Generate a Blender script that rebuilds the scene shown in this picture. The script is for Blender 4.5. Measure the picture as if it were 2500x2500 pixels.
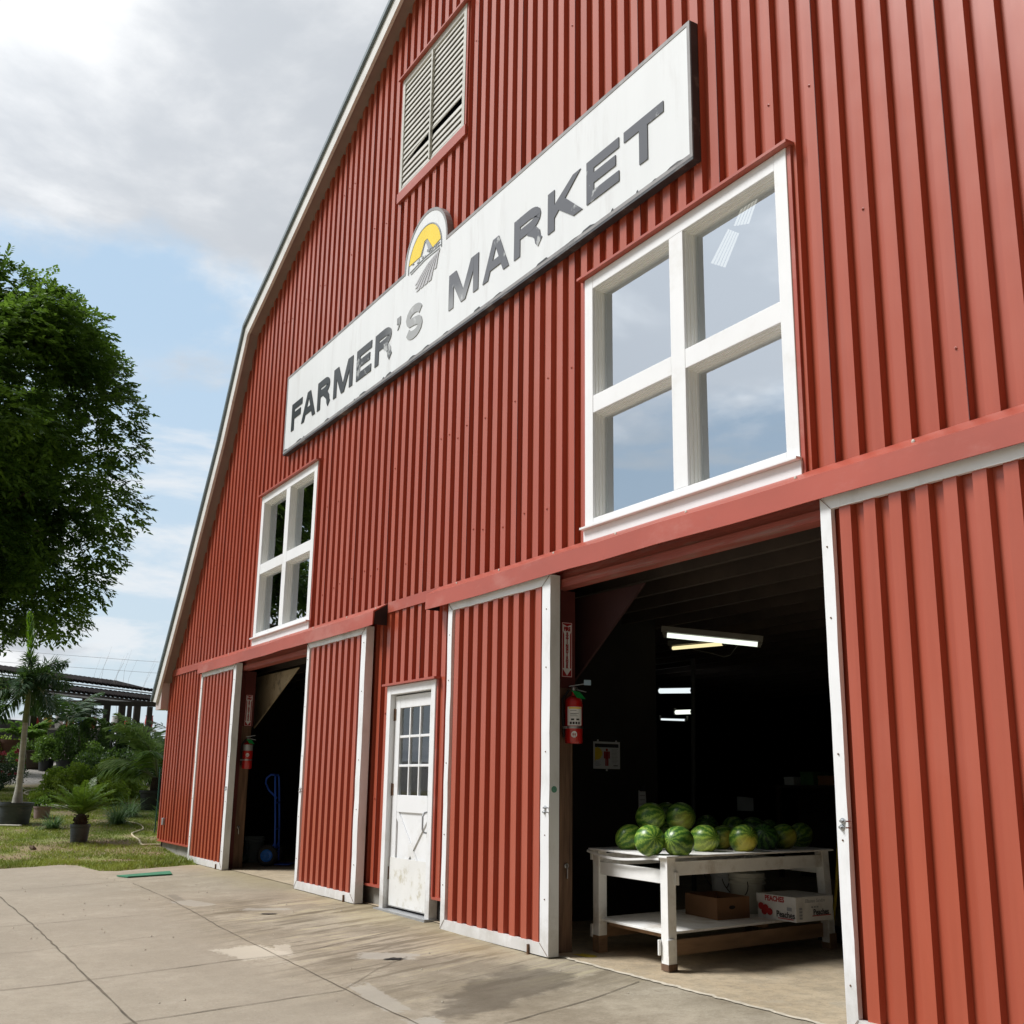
import bpy, math, random
import numpy as np
from mathutils import Vector, Matrix, Euler
R = math.radians
random.seed(7)
rng = np.random.default_rng(7)
scene = bpy.context.scene
COL = scene.collection
for o in list(bpy.data.objects):
    bpy.data.objects.remove(o)

# ------------------------------------------------------------------ camera
cd = bpy.data.cameras.new('camera')
cam = bpy.data.objects.new('camera', cd)
COL.objects.link(cam)
cd.sensor_width = 36.0
cd.lens = 2727.1068 / 2500 * 36
cd.clip_start = 0.05
cd.clip_end = 3000
right = Vector((0.5034506, 0.86390479, 0.01435307))
up = Vector((0.19732709, -0.1311358, 0.97152737))
fwd = Vector((-0.84118934, 0.48628379, 0.23649221))
rm = Matrix((right, up, -fwd)).transposed().to_4x4()
cam.matrix_world = Matrix.Translation((9.86, -4.66606, 1.25)) @ rm
scene.camera = cam
CAM = Vector((9.86, -4.66606, 1.25))

# ------------------------------------------------------------------ world, sun, exposure
SUN_DIR = Vector((-0.30, -0.55, 0.78)).normalized()
sun_el = math.asin(SUN_DIR.z)
sun_az = math.atan2(SUN_DIR.x, SUN_DIR.y)
world = bpy.data.worlds.new("World")
scene.world = world
world.use_nodes = True
nt = world.node_tree
nt.nodes.clear()


class NG:
    """small helper that chains nodes"""
    def __init__(self, tree):
        self.t = tree

    def n(self, kind, **kw):
        nd = self.t.nodes.new(kind)
        for k, v in kw.items():
            if k.startswith('i_'):
                key = k[2:]
                key = int(key) if key.isdigit() else key.replace('_', ' ')
                self.put(nd.inputs[key], v)
            else:
                setattr(nd, k, v)
        return nd

    def put(self, sock, v):
        if hasattr(v, 'is_output'):
            self.t.links.new(v, sock)
        else:
            if isinstance(v, (tuple, list)) and len(v) == 3 and sock.type == 'RGBA':
                v = (*v, 1)
            sock.default_value = v

    def math(self, op, a, b=0.0, clamp=False, c=None):
        nd = self.t.nodes.new('ShaderNodeMath')
        nd.operation = op
        nd.use_clamp = clamp
        self.put(nd.inputs[0], a)
        self.put(nd.inputs[1], b)
        if c is not None:
            self.put(nd.inputs[2], c)
        return nd.outputs[0]

    def vmath(self, op, a, b=(0, 0, 0)):
        nd = self.t.nodes.new('ShaderNodeVectorMath')
        nd.operation = op
        self.put(nd.inputs[0], a)
        self.put(nd.inputs[1], b)
        return nd.outputs['Value'] if op in ('DOT_PRODUCT', 'LENGTH', 'DISTANCE') else nd.outputs[0]

    def ramp(self, v, a, b, lo=0.0, hi=1.0, smooth=True):
        nd = self.t.nodes.new('ShaderNodeMapRange')
        nd.interpolation_type = 'SMOOTHSTEP' if smooth else 'LINEAR'
        self.put(nd.inputs[0], v)
        nd.inputs[1].default_value = a
        nd.inputs[2].default_value = b
        nd.inputs[3].default_value = lo
        nd.inputs[4].default_value = hi
        return nd.outputs[0]

    def mix(self, f, a, b, mode='MIX'):
        nd = self.t.nodes.new('ShaderNodeMix')
        nd.data_type = 'RGBA'
        nd.blend_type = mode
        nd.clamp_factor = True
        self.put(nd.inputs[0], f)
        self.put(nd.inputs[6], a)
        self.put(nd.inputs[7], b)
        return nd.outputs[2]

    def noise(self, vec, scale, detail=4, rough=0.55, dist=0.0, w=None):
        nd = self.t.nodes.new('ShaderNodeTexNoise')
        nd.inputs['Scale'].default_value = scale
        nd.inputs['Detail'].default_value = detail
        nd.inputs['Roughness'].default_value = rough
        nd.inputs['Distortion'].default_value = dist
        if w is not None:
            nd.noise_dimensions = '4D'
            nd.inputs['W'].default_value = w
        self.put(nd.inputs['Vector'], vec)
        return nd.outputs[0]

    def sep(self, v):
        nd = self.t.nodes.new('ShaderNodeSeparateXYZ')
        self.put(nd.inputs[0], v)
        return nd.outputs

    def comb(self, x, y, z):
        nd = self.t.nodes.new('ShaderNodeCombineXYZ')
        for i, v in enumerate((x, y, z)):
            self.put(nd.inputs[i], v)
        return nd.outputs[0]

    def scale(self, v, s):
        nd = self.t.nodes.new('ShaderNodeMapping')
        nd.inputs['Scale'].default_value = s
        self.put(nd.inputs[0], v)
        return nd.outputs[0]


g = NG(nt)
sky = g.n('ShaderNodeTexSky', sky_type='NISHITA', sun_disc=False)
sky.sun_elevation = sun_el
sky.sun_rotation = sun_az
sky.air_density = 1.0
sky.dust_density = 2.2
sky.ozone_density = 1.0
tc = g.n('ShaderNodeTexCoord')
D = g.vmath('NORMALIZE', tc.outputs['Generated'])
sx, sy, sz = g.sep(D)[:3]
zc = g.math('ADD', g.math('MAXIMUM', sz, 0.0), 0.16)
pc = g.comb(g.math('DIVIDE', sx, zc), g.math('DIVIDE', sy, zc), 0.0)
n1 = g.noise(pc, 0.95, 12, 0.60, 0.25, w=2.3)
n2 = g.noise(pc, 2.6, 7, 0.6, 0.2, w=5.1)
cov = g.math('ADD', n1, g.math('MULTIPLY', g.math('SUBTRACT', n2, 0.5), 0.28))
high = g.ramp(sz, 0.30, 0.52)
gap = g.ramp(g.vmath('DOT_PRODUCT', D, (-0.925, 0.185, 0.335)), 0.955, 0.997)
cov = g.math('ADD', cov, g.math('MULTIPLY', high, 0.30))
cov = g.math('SUBTRACT', cov, g.math('MULTIPLY', gap, 0.10))
gap2 = g.ramp(g.vmath('DOT_PRODUCT', D, (-0.80, -0.55, 0.22)), 0.965, 0.998)
cov = g.math('SUBTRACT', cov, g.math('MULTIPLY', gap2, 0.07))
cov = g.math('ADD', cov, g.math('MULTIPLY', g.ramp(sx, -0.45, 0.15), 0.5))  # extra cloud cover added on the unseen right side to cut light there
mask = g.ramp(cov, 0.475, 0.60)
nb = g.noise(pc, 1.7, 8, 0.55, 0.3, w=4.4)
bright = g.ramp(nb, 0.42, 0.60)
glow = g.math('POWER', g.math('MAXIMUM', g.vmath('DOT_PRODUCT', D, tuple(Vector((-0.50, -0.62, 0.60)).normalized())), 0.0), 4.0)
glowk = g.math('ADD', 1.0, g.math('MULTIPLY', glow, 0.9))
# unseen right side of the sky dimmed, added to shade the rib sides
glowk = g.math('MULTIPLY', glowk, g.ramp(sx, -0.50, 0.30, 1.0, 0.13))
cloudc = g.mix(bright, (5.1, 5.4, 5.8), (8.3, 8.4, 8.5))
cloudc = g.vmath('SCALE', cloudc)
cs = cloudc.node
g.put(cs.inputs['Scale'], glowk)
# pale summer haze in front of the blue
hz = g.ramp(sz, 0.0, 0.42, 1.0, 0.0)
skyc = g.vmath('SCALE', sky.outputs[0])
skyc.node.inputs['Scale'].default_value = 1.15
blue = g.mix(0.8, skyc, g.mix(hz, (5.0, 6.7, 8.4), (6.3, 7.4, 8.2)))
wn = g.noise(g.comb(g.math('MULTIPLY', sx, 4.0), g.math('MULTIPLY', sy, 4.0), g.math('MULTIPLY', sz, 15.0)), 1.3, 9, 0.6, 0.3, w=6.6)
wisp = g.math('MULTIPLY', g.ramp(wn, 0.46, 0.62), g.ramp(sz, 0.37, 0.24))
blue = g.mix(g.math('MULTIPLY', wisp, 0.85), blue, (7.7, 8.0, 8.3))
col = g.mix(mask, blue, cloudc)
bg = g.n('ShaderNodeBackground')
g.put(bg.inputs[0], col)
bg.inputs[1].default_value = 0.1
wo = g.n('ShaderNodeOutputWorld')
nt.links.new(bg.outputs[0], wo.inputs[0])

sl = bpy.data.lights.new('sun', 'SUN')
sl.energy = 3.6
sl.angle = R(18)
sl.color = (1.0, 0.985, 0.97)
sun = bpy.data.objects.new('sun', sl)
COL.objects.link(sun)
sun.rotation_euler = SUN_DIR.to_track_quat('Z', 'Y').to_euler()

vs = scene.view_settings
vs.view_transform = 'Standard'
vs.look = 'None'
vs.exposure = 0.15
vs.gamma = 1.0
vs.use_curve_mapping = False
scene.render.engine = 'CYCLES'
scene.cycles.max_bounces = 8
scene.cycles.transparent_max_bounces = 12
scene.render.resolution_x = 1024
scene.render.resolution_y = 1024


# ------------------------------------------------------------------ helpers
class MB:
    """collects faces for ONE mesh object"""
    def __init__(self):
        self.v = []
        self.f = []
        self.m = []
        self.mi = 0

    def face(self, pts):
        b = len(self.v)
        self.v += [tuple(p) for p in pts]
        self.f.append(tuple(range(b, b + len(pts))))
        self.m.append(self.mi)

    def add(self, vs_, fs):
        b = len(self.v)
        self.v += [tuple(p) for p in vs_]
        for f in fs:
            self.f.append(tuple(i + b for i in f))
            self.m.append(self.mi)

    def box(self, x0, x1, y0, y1, z0, z1):
        p = [(x0, y0, z0), (x1, y0, z0), (x1, y1, z0), (x0, y1, z0), (x0, y0, z1), (x1, y0, z1), (x1, y1, z1), (x0, y1, z1)]
        self.add(p, [(0, 3, 2, 1), (4, 5, 6, 7), (0, 1, 5, 4), (1, 2, 6, 5), (2, 3, 7, 6), (3, 0, 4, 7)])

    def bar(self, a, b, w, h, upv=(0, 0, 1)):
        a = Vector(a)
        b = Vector(b)
        d = (b - a).normalized()
        u = Vector(upv)
        s = d.cross(u)
        if s.length < 1e-4:
            s = d.cross(Vector((1, 0, 0)))
        s.normalize()
        u = s.cross(d)
        p = []
        for q in (a, b):
            for i, j in ((-1, -1), (1, -1), (1, 1), (-1, 1)):
                p.append(q + s * (w / 2 * i) + u * (h / 2 * j))
        self.add(p, [(3, 2, 1, 0), (4, 5, 6, 7), (0, 1, 5, 4), (1, 2, 6, 5), (2, 3, 7, 6), (3, 0, 4, 7)])

    def tube(self, pts, r, n=8, cap=True):
        pts = [Vector(p) for p in pts]
        k = len(pts)
        rs = r if isinstance(r, (list, tuple)) else [r] * k
        vs_ = []
        ref = None
        for i in range(k):
            d = (pts[min(i + 1, k - 1)] - pts[max(i - 1, 0)])
            if d.length < 1e-9:
                d = Vector((0, 0, 1))
            d.normalize()
            if ref is None:
                ref = Vector((0, 0, 1)) if abs(d.z) < 0.9 else Vector((1, 0, 0))
            s = d.cross(ref)
            if s.length < 1e-6:
                s = d.orthogonal()
            s.normalize()
            u = s.cross(d)
            ref = u
            for j in range(n):
                a = 2 * math.pi * j / n
                vs_.append(pts[i] + s * (rs[i] * math.cos(a)) + u * (rs[i] * math.sin(a)))
        fs = []
        for i in range(k - 1):
            for j in range(n):
                fs.append((i * n + j, i * n + (j + 1) % n, (i + 1) * n + (j + 1) % n, (i + 1) * n + j))
        if cap:
            fs.append(tuple(range(n - 1, -1, -1)))
            fs.append(tuple((k - 1) * n + j for j in range(n)))
        self.add(vs_, fs)

    def lathe(self, prof, n=24, c=(0, 0, 0), axis='z', a0=0.0, a1=2 * math.pi):
        full = abs(a1 - a0 - 2 * math.pi) < 1e-6
        m = n if full else n + 1
        vs_ = []
        for (r, z) in prof:
            for j in range(m):
                a = a0 + (a1 - a0) * j / n
                x, y = r * math.cos(a), r * math.sin(a)
                p = (x, y, z) if axis == 'z' else ((z, x, y) if axis == 'x' else (x, z, y))
                vs_.append((p[0] + c[0], p[1] + c[1], p[2] + c[2]))
        fs = []
        for i in range(len(prof) - 1):
            for j in range(n):
                k = (j + 1) % m
                fs.append((i * m + j, i * m + k, (i + 1) * m + k, (i + 1) * m + j))
        self.add(vs_, fs)

    def prism(self, poly, y0, y1):
        """polygon in x,z given thickness along y"""
        n = len(poly)
        p = [(x, y0, z) for x, z in poly] + [(x, y1, z) for x, z in poly]
        fs = [tuple(range(n)), tuple(range(2 * n - 1, n - 1, -1))]
        for i in range(n):
            j = (i + 1) % n
            fs.append((i, i + n, j + n, j))
        self.add(p, fs)

    def stroke(self, pts, w, y0, y1, closed=False):
        """ribbon of width w along a polyline in x,z with mitred joints, thickness along y"""
        P = [Vector((a, b)) for a, b in pts]
        n = len(P)
        L, Rr = [], []
        for i in range(n):
            if closed:
                a, b, c = P[i - 1], P[i], P[(i + 1) % n]
            else:
                a, b, c = P[max(i - 1, 0)], P[i], P[min(i + 1, n - 1)]
            d1 = (b - a).normalized() if (b - a).length > 1e-9 else (c - b).normalized()
            d2 = (c - b).normalized() if (c - b).length > 1e-9 else d1
            t = (d1 + d2).normalized()
            nn = Vector((-t.y, t.x))
            k = w / 2 / max(0.4, nn.dot(Vector((-d1.y, d1.x))))
            L.append(b + nn * k)
            Rr.append(b - nn * k)
        m = n if closed else n - 1
        for i in range(m):
            j = (i + 1) % n
            q = [L[i], L[j], Rr[j], Rr[i]]
            self.prism([(p.x, p.y) for p in q], y0, y1)

    def build(self, name, mats, parent=None, smooth=False, loc=None, rot=None, bevel=0.0, auto=None):
        me = bpy.data.meshes.new(name)
        me.from_pydata(self.v, [], self.f)
        if not isinstance(mats, (list, tuple)):
            mats = [mats]
        for m in mats:
            me.materials.append(m)
        if any(self.m):
            me.polygons.foreach_set('material_index', self.m)
        if smooth:
            me.polygons.foreach_set('use_smooth', [True] * len(me.polygons))
        me.update()
        o = bpy.data.objects.new(name, me)
        COL.objects.link(o)
        if parent is not None:
            o.parent = parent
        if loc is not None:
            o.location = loc
        if rot is not None:
            o.rotation_euler = rot
        if auto:
            import bmesh
            bm = bmesh.new()
            bm.from_mesh(me)
            bmesh.ops.remove_doubles(bm, verts=bm.verts, dist=1e-5)
            for e in bm.edges:
                if len(e.link_faces) == 2 and e.calc_face_angle(0) > R(auto):
                    e.smooth = False
            for f in bm.faces:
                f.smooth = True
            bm.to_mesh(me)
            bm.free()
        if bevel:
            md = o.modifiers.new('bevel', 'BEVEL')
            md.width = bevel
            md.segments = 2
            md.limit_method = 'ANGLE'
            md.angle_limit = R(40)
        return o


def fastmesh(name, verts, k, mat, parent=None, loc=None, smooth=False):
    """verts: (N*k,3) array, every k verts one face"""
    verts = np.asarray(verts, dtype=np.float32)
    nv = len(verts)
    nf = nv // k
    me = bpy.data.meshes.new(name)
    me.vertices.add(nv)
    me.vertices.foreach_set('co', verts.ravel())
    me.loops.add(nv)
    me.loops.foreach_set('vertex_index', np.arange(nv, dtype=np.int32))
    me.polygons.add(nf)
    me.polygons.foreach_set('loop_start', np.arange(0, nv, k, dtype=np.int32))
    me.polygons.foreach_set('loop_total', np.full(nf, k, dtype=np.int32))
    me.materials.append(mat)
    me.update(calc_edges=True)
    me.validate()
    o = bpy.data.objects.new(name, me)
    COL.objects.link(o)
    if parent is not None:
        o.parent = parent
    if loc is not None:
        o.location = loc
    return o


def tag(o, label=None, cat=None, group=None, kind=None):
    if label:
        o['label'] = label
    if cat:
        o['category'] = cat
    if group:
        o['group'] = group
    if kind:
        o['kind'] = kind
    return o


def empty(name, loc, label=None, cat=None, group=None, rz=0.0):
    o = bpy.data.objects.new(name, None)
    o.empty_display_size = 0.1
    COL.objects.link(o)
    o.location = loc
    o.rotation_euler = (0, 0, rz)
    return tag(o, label, cat, group)


def copy_tree(o, parent=None):
    c = o.copy()
    COL.objects.link(c)
    if parent is not None:
        c.parent = parent
    for ch in [x for x in COL.objects if x.parent == o]:
        copy_tree(ch, c)
    return c


def text(name, body, size, mat, parent, mtx, depth=0.001, bold=0.0, align='CENTER', sx=1.0, shear=0.0):
    cu = bpy.data.curves.new(name, 'FONT')
    cu.body = body
    cu.size = size
    cu.extrude = depth
    cu.offset = bold
    cu.shear = shear
    cu.align_x = align
    cu.align_y = 'CENTER'
    cu.resolution_u = 3
    t = bpy.data.objects.new(name, cu)
    COL.objects.link(t)
    bpy.context.view_layer.update()
    me = bpy.data.meshes.new_from_object(t.evaluated_get(bpy.context.evaluated_depsgraph_get()))
    bpy.data.objects.remove(t)
    bpy.data.curves.remove(cu)
    me.name = name
    me.materials.clear()
    me.materials.append(mat)
    o = bpy.data.objects.new(name, me)
    COL.objects.link(o)
    o.parent = parent
    o.matrix_local = mtx @ Matrix.Diagonal((sx, 1, 1, 1))
    return o


# text frames: glyph x, glyph y, normal
def frame(o, x, y):
    x = Vector(x).normalized()
    y = Vector(y).normalized()
    m = Matrix((x, y, x.cross(y))).transposed().to_4x4()
    m.translation = Vector(o)
    return m


# ------------------------------------------------------------------ materials
def mat(name, col, rough=0.6, var=0.12, vscale=3.0, stretch=(1, 1, 1), metal=0.0, bump=0.0, bscale=60.0,
        spec=0.5, grime=0.0, dirt=None, dirt_amt=0.0, dirt_scale=2.0, rvar=0.0, coat=0.0):
    m = bpy.data.materials.new(name)
    m.use_nodes = True
    t = m.node_tree
    t.nodes.clear()
    q = NG(t)
    out = q.n('ShaderNodeOutputMaterial')
    b = q.n('ShaderNodeBsdfPrincipled')
    t.links.new(b.outputs[0], out.inputs[0])
    c = q.n('ShaderNodeTexCoord').outputs['Object']
    v = q.scale(c, stretch)
    n = q.noise(v, vscale, 6, 0.6)
    k = q.ramp(n, 0.3, 0.7, 1 - var, 1 + var, False)
    cc = q.vmath('SCALE', tuple(col))
    q.put(cc.node.inputs['Scale'], k)
    if dirt is not None:
        dn = q.noise(v, dirt_scale, 9, 0.68, w=3.7)
        cc = q.mix(q.math('MULTIPLY', q.ramp(dn, 0.5, 0.68), dirt_amt), cc, tuple(dirt))
    if grime:
        gz_ = q.math('ADD', q.sep(c)[2], q.math('MULTIPLY', q.math('SUBTRACT', q.noise(c, 7.0, 7, 0.7, w=5.5), 0.5), 0.9))
        cc = q.mix(q.math('MULTIPLY', q.ramp(gz_, 0.42, 0.02), grime), cc, (0.27, 0.23, 0.17))
    q.put(b.inputs['Base Color'], cc)
    if rvar:
        q.put(b.inputs['Roughness'], q.ramp(q.noise(v, vscale * 2.3, 5), 0.3, 0.7, max(0.02, rough - rvar), rough + rvar, False))
    else:
        b.inputs['Roughness'].default_value = rough
    b.inputs['Metallic'].default_value = metal
    b.inputs['Specular IOR Level'].default_value = spec
    if coat:
        b.inputs['Coat Weight'].default_value = coat
        b.inputs['Coat Roughness'].default_value = 0.08
    if bump:
        bp = q.n('ShaderNodeBump')
        bp.inputs['Strength'].default_value = bump
        bp.inputs['Distance'].default_value = 0.01
        q.put(bp.inputs['Height'], q.noise(v, bscale, 6, 0.65))
        t.links.new(bp.outputs[0], b.inputs['Normal'])
    return m


def emis(name, col, s):
    m = bpy.data.materials.new(name)
    m.use_nodes = True
    t = m.node_tree
    t.nodes.clear()
    q = NG(t)
    e = q.n('ShaderNodeEmission')
    e.inputs[0].default_value = (*col, 1)
    e.inputs[1].default_value = s
    o = q.n('ShaderNodeOutputMaterial')
    t.links.new(e.outputs[0], o.inputs[0])
    return m


def leafmat(name, a, b, trans=0.35, scale=1.2, rough=0.5, tcol=None):
    m = bpy.data.materials.new(name)
    m.use_nodes = True
    t = m.node_tree
    t.nodes.clear()
    q = NG(t)
    c = q.n('ShaderNodeTexCoord').outputs['Object']
    n = q.noise(c, scale, 3, 0.6)
    n2 = q.noise(c, scale * 9, 2, 0.5, w=4.0)
    f = q.math('ADD', q.math('MULTIPLY', n, 0.6), q.math('MULTIPLY', n2, 0.4))
    colr = q.mix(q.ramp(f, 0.36, 0.64), a, b)
    p = q.n('ShaderNodeBsdfPrincipled')
    q.put(p.inputs['Base Color'], colr)
    p.inputs['Roughness'].default_value = rough
    p.inputs['Specular IOR Level'].default_value = 0.35
    tr = q.n('ShaderNodeBsdfTranslucent')
    q.put(tr.inputs[0], q.mix(0.5, colr, tcol or (0.12, 0.2, 0.02)))
    mx = q.n('ShaderNodeMixShader')
    mx.inputs[0].default_value = trans
    t.links.new(p.outputs[0], mx.inputs[1])
    t.links.new(tr.outputs[0], mx.inputs[2])
    o = q.n('ShaderNodeOutputMaterial')
    t.links.new(mx.outputs[0], o.inputs[0])
    return m


def glassmat(name, refl, tint=(0.86, 0.9, 0.9), rough=0.0):
    m = bpy.data.materials.new(name)
    m.use_nodes = True
    t = m.node_tree
    t.nodes.clear()
    q = NG(t)
    a = q.n('ShaderNodeBsdfTransparent')
    a.inputs[0].default_value = (*tint, 1)
    b = q.n('ShaderNodeBsdfGlossy')
    b.inputs['Roughness'].default_value = rough
    b.inputs[0].default_value = (0.9, 0.95, 1.0, 1)
    c = q.n('ShaderNodeTexCoord').outputs['Object']
    bp = q.n('ShaderNodeBump')
    bp.inputs['Strength'].default_value = 0.02
    bp.inputs['Distance'].default_value = 0.02
    q.put(bp.inputs['Height'], q.noise(c, 2.0, 1))
    t.links.new(bp.outputs[0], b.inputs['Normal'])
    mx = q.n('ShaderNodeMixShader')
    mx.inputs[0].default_value = refl
    t.links.new(a.outputs[0], mx.inputs[1])
    t.links.new(b.outputs[0], mx.inputs[2])
    o = q.n('ShaderNodeOutputMaterial')
    t.links.new(mx.outputs[0], o.inputs[0])
    return m


def red_metal(name):
    m = bpy.data.materials.new(name)
    m.use_nodes = True
    t = m.node_tree
    t.nodes.clear()
    q = NG(t)
    out = q.n('ShaderNodeOutputMaterial')
    b = q.n('ShaderNodeBsdfPrincipled')
    t.links.new(b.outputs[0], out.inputs[0])
    c = q.n('ShaderNodeTexCoord').outputs['Object']
    streak = q.noise(q.scale(c, (5, 5, 0.22)), 1.6, 6, 0.62)
    blot = q.noise(c, 1.1, 7, 0.6, w=1.5)
    base = q.mix(q.ramp(streak, 0.32, 0.7), (0.345, 0.062, 0.028), (0.40, 0.078, 0.037))
    base = q.mix(q.math('MULTIPLY', q.ramp(blot, 0.5, 0.74), 0.30), base, (0.43, 0.115, 0.075))
    sheet = q.noise(q.comb(q.math('FLOOR', q.math('DIVIDE', q.sep(c)[0], 0.9)), 0.5, 0.5), 3.3, 0, 0.5)
    base = q.mix(q.math('MULTIPLY', q.ramp(sheet, 0.40, 0.60), 0.22), base, (0.46, 0.125, 0.085))
    # small pale scuffs
    sc = q.noise(q.scale(c, (9, 9, 1.6)), 2.2, 8, 0.72, w=7.7)
    base = q.mix(q.math('MULTIPLY', q.ramp(sc, 0.70, 0.77), 0.45), base, (0.62, 0.36, 0.28))
    q.put(b.inputs['Base Color'], base)
    q.put(b.inputs['Roughness'], q.ramp(q.noise(c, 2.5, 5, w=2.0), 0.3, 0.7, 0.29, 0.40, False))
    b.inputs['Specular IOR Level'].default_value = 0.5
    bp = q.n('ShaderNodeBump')
    bp.inputs['Strength'].default_value = 0.12
    bp.inputs['Distance'].default_value = 0.02
    q.put(bp.inputs['Height'], q.noise(q.scale(c, (1, 1, 0.5)), 2.2, 3))
    t.links.new(bp.outputs[0], b.inputs['Normal'])
    return m


M = {}
M['red'] = red_metal('red_painted_metal')
M['redtrim'] = mat('red_trim', (0.37, 0.072, 0.044), 0.4, 0.12, 2.0, (0.5, 1, 1), dirt=(0.5, 0.24, 0.2), dirt_amt=0.35, dirt_scale=2.5)
M['redwood'] = mat('weathered_red_wood', (0.33, 0.075, 0.055), 0.7, 0.25, 4.0, (0.25, 1, 4), bump=0.4, bscale=14, dirt=(0.3, 0.22, 0.2), dirt_amt=0.6, dirt_scale=5)
M['darkred'] = mat('dark_red_board', (0.10, 0.016, 0.014), 0.7, 0.2, 3.0)
M['white'] = mat('white_paint', (0.80, 0.81, 0.82), 0.45, 0.03, 2.0, dirt=(0.62, 0.60, 0.56), dirt_amt=0.35, dirt_scale=2.5)
M['whitetrim'] = mat('white_metal_trim', (0.80, 0.81, 0.82), 0.4, 0.03, 2.0, (1, 1, 0.4), grime=0.35, dirt=(0.5, 0.49, 0.46), dirt_amt=0.45, dirt_scale=3.2)
M['chipped'] = mat('chipped_white_paint', (0.78, 0.79, 0.80), 0.5, 0.03, 3.0, (1, 1, 1), bump=0.1, bscale=12, grime=0.5, dirt=(0.55, 0.53, 0.48), dirt_amt=0.35, dirt_scale=4.5)
M['oldwhite'] = mat('worn_white_wood', (0.84, 0.84, 0.82), 0.6, 0.08, 3.0, (1, 1, 1), bump=0.2, bscale=20, dirt=(0.44, 0.36, 0.27), dirt_amt=0.6, dirt_scale=3.4)
M['wood'] = mat('raw_brown_wood', (0.15, 0.085, 0.05), 0.75, 0.55, 5.0, (7, 7, 0.45), bump=0.3, bscale=18)
M['woodx'] = mat('raw_plank', (0.26, 0.155, 0.085), 0.75, 0.3, 3.0, (5, 0.5, 6), bump=0.3, bscale=18)
M['greywood'] = mat('grey_weathered_wood', (0.075, 0.062, 0.055), 0.8, 0.25, 3.0, (4, 4, 0.6), bump=0.3, bscale=14)
M['plywood'] = mat('stained_plywood', (0.36, 0.29, 0.19), 0.8, 0.15, 3.0, dirt=(0.08, 0.06, 0.04), dirt_amt=0.7, dirt_scale=6)
M['soffit'] = mat('brown_soffit', (0.27, 0.20, 0.175), 0.7, 0.12, 3.0, bump=0.1)
M['fascia'] = mat('pale_fascia', (0.66, 0.65, 0.63), 0.6, 0.08, 3.0, dirt=(0.4, 0.36, 0.33), dirt_amt=0.5, dirt_scale=4)
M['pinkbox'] = mat('pale_pink_eave', (0.56, 0.47, 0.45), 0.6, 0.06, 3.0)
M['roof'] = mat('grey_roof_metal', (0.16, 0.20, 0.22), 0.4, 0.12, 2.0, metal=0.3)
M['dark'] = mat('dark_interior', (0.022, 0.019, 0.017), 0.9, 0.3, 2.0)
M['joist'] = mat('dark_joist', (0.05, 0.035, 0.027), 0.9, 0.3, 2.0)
M['black'] = mat('black_rubber', (0.012, 0.012, 0.013), 0.6, 0.2, 8.0)
M['blackmetal'] = mat('black_metal', (0.02, 0.022, 0.024), 0.45, 0.2, 8.0, metal=0.4)
M['steel'] = mat('galvanised_steel', (0.45, 0.46, 0.47), 0.35, 0.15, 10.0, metal=0.9)
M['dullsteel'] = mat('dull_steel', (0.40, 0.41, 0.42), 0.5, 0.15, 10.0, metal=0.6)
M['rust'] = mat('rusty_hinge', (0.16, 0.09, 0.05), 0.8, 0.35, 30.0)
M['found'] = mat('concrete_block', (0.30, 0.29, 0.26), 0.9, 0.18, 4.0, bump=0.5, bscale=40, dirt=(0.14, 0.13, 0.10), dirt_amt=0.7, dirt_scale=3)
M['glass'] = glassmat('window_glass', 0.58)
M['doorglass'] = glassmat('old_door_glass', 0.16, (0.75, 0.78, 0.78), 0.02)
M['sash'] = mat('white_sash', (0.82, 0.82, 0.80), 0.5, 0.02, 4.0)
M['louver'] = mat('grey_louver_paint', (0.52, 0.51, 0.47), 0.55, 0.08, 4.0, dirt=(0.35, 0.33, 0.3), dirt_amt=0.5, dirt_scale=5)
M['signwhite'] = mat('faded_sign_white', (0.72, 0.74, 0.75), 0.38, 0.03, 1.2, (2.5, 1, 0.35), dirt=(0.58, 0.58, 0.58), dirt_amt=0.5, dirt_scale=2.4)
M['signedge'] = mat('dark_sign_edge', (0.035, 0.038, 0.045), 0.6, 0.25, 5.0, dirt=(0.3, 0.29, 0.27), dirt_amt=0.5, dirt_scale=4)
M['signrim'] = mat('grey_sign_rim', (0.27, 0.26, 0.26), 0.55, 0.2, 3.0, dirt=(0.06, 0.06, 0.07), dirt_amt=0.6, dirt_scale=4)
M['yellow'] = mat('logo_yellow', (0.82, 0.60, 0.03), 0.5, 0.05, 3.0)
M['logogrey'] = mat('logo_grey', (0.30, 0.32, 0.34), 0.5, 0.15, 8.0)
M['logopale'] = mat('logo_faded_grey', (0.46, 0.46, 0.48), 0.5, 0.12, 6.0)
M['peachred'] = mat('extinguisher_red', (0.42, 0.012, 0.010), 0.28, 0.06, 4.0, coat=0.4)
M['signred'] = mat('safety_sign_red', (0.34, 0.012, 0.018), 0.45, 0.1, 4.0)
M['paper'] = mat('white_paper', (0.72, 0.73, 0.74), 0.7, 0.03, 3.0)
M['ink'] = mat('dark_ink', (0.03, 0.03, 0.035), 0.7, 0.1, 5.0)
M['greyink'] = mat('grey_ink', (0.30, 0.31, 0.33), 0.7, 0.1, 5.0)
M['redink'] = mat('red_ink', (0.40, 0.02, 0.02), 0.7, 0.1, 5.0)
M['green'] = mat('bright_green_tag', (0.01, 0.32, 0.07), 0.5, 0.1, 5.0)
M['blue'] = mat('blue_enamel', (0.02, 0.10, 0.60), 0.35, 0.12, 5.0)
M['bluerim'] = mat('blue_wheel_rim', (0.03, 0.2, 0.70), 0.4, 0.12, 5.0)
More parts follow.
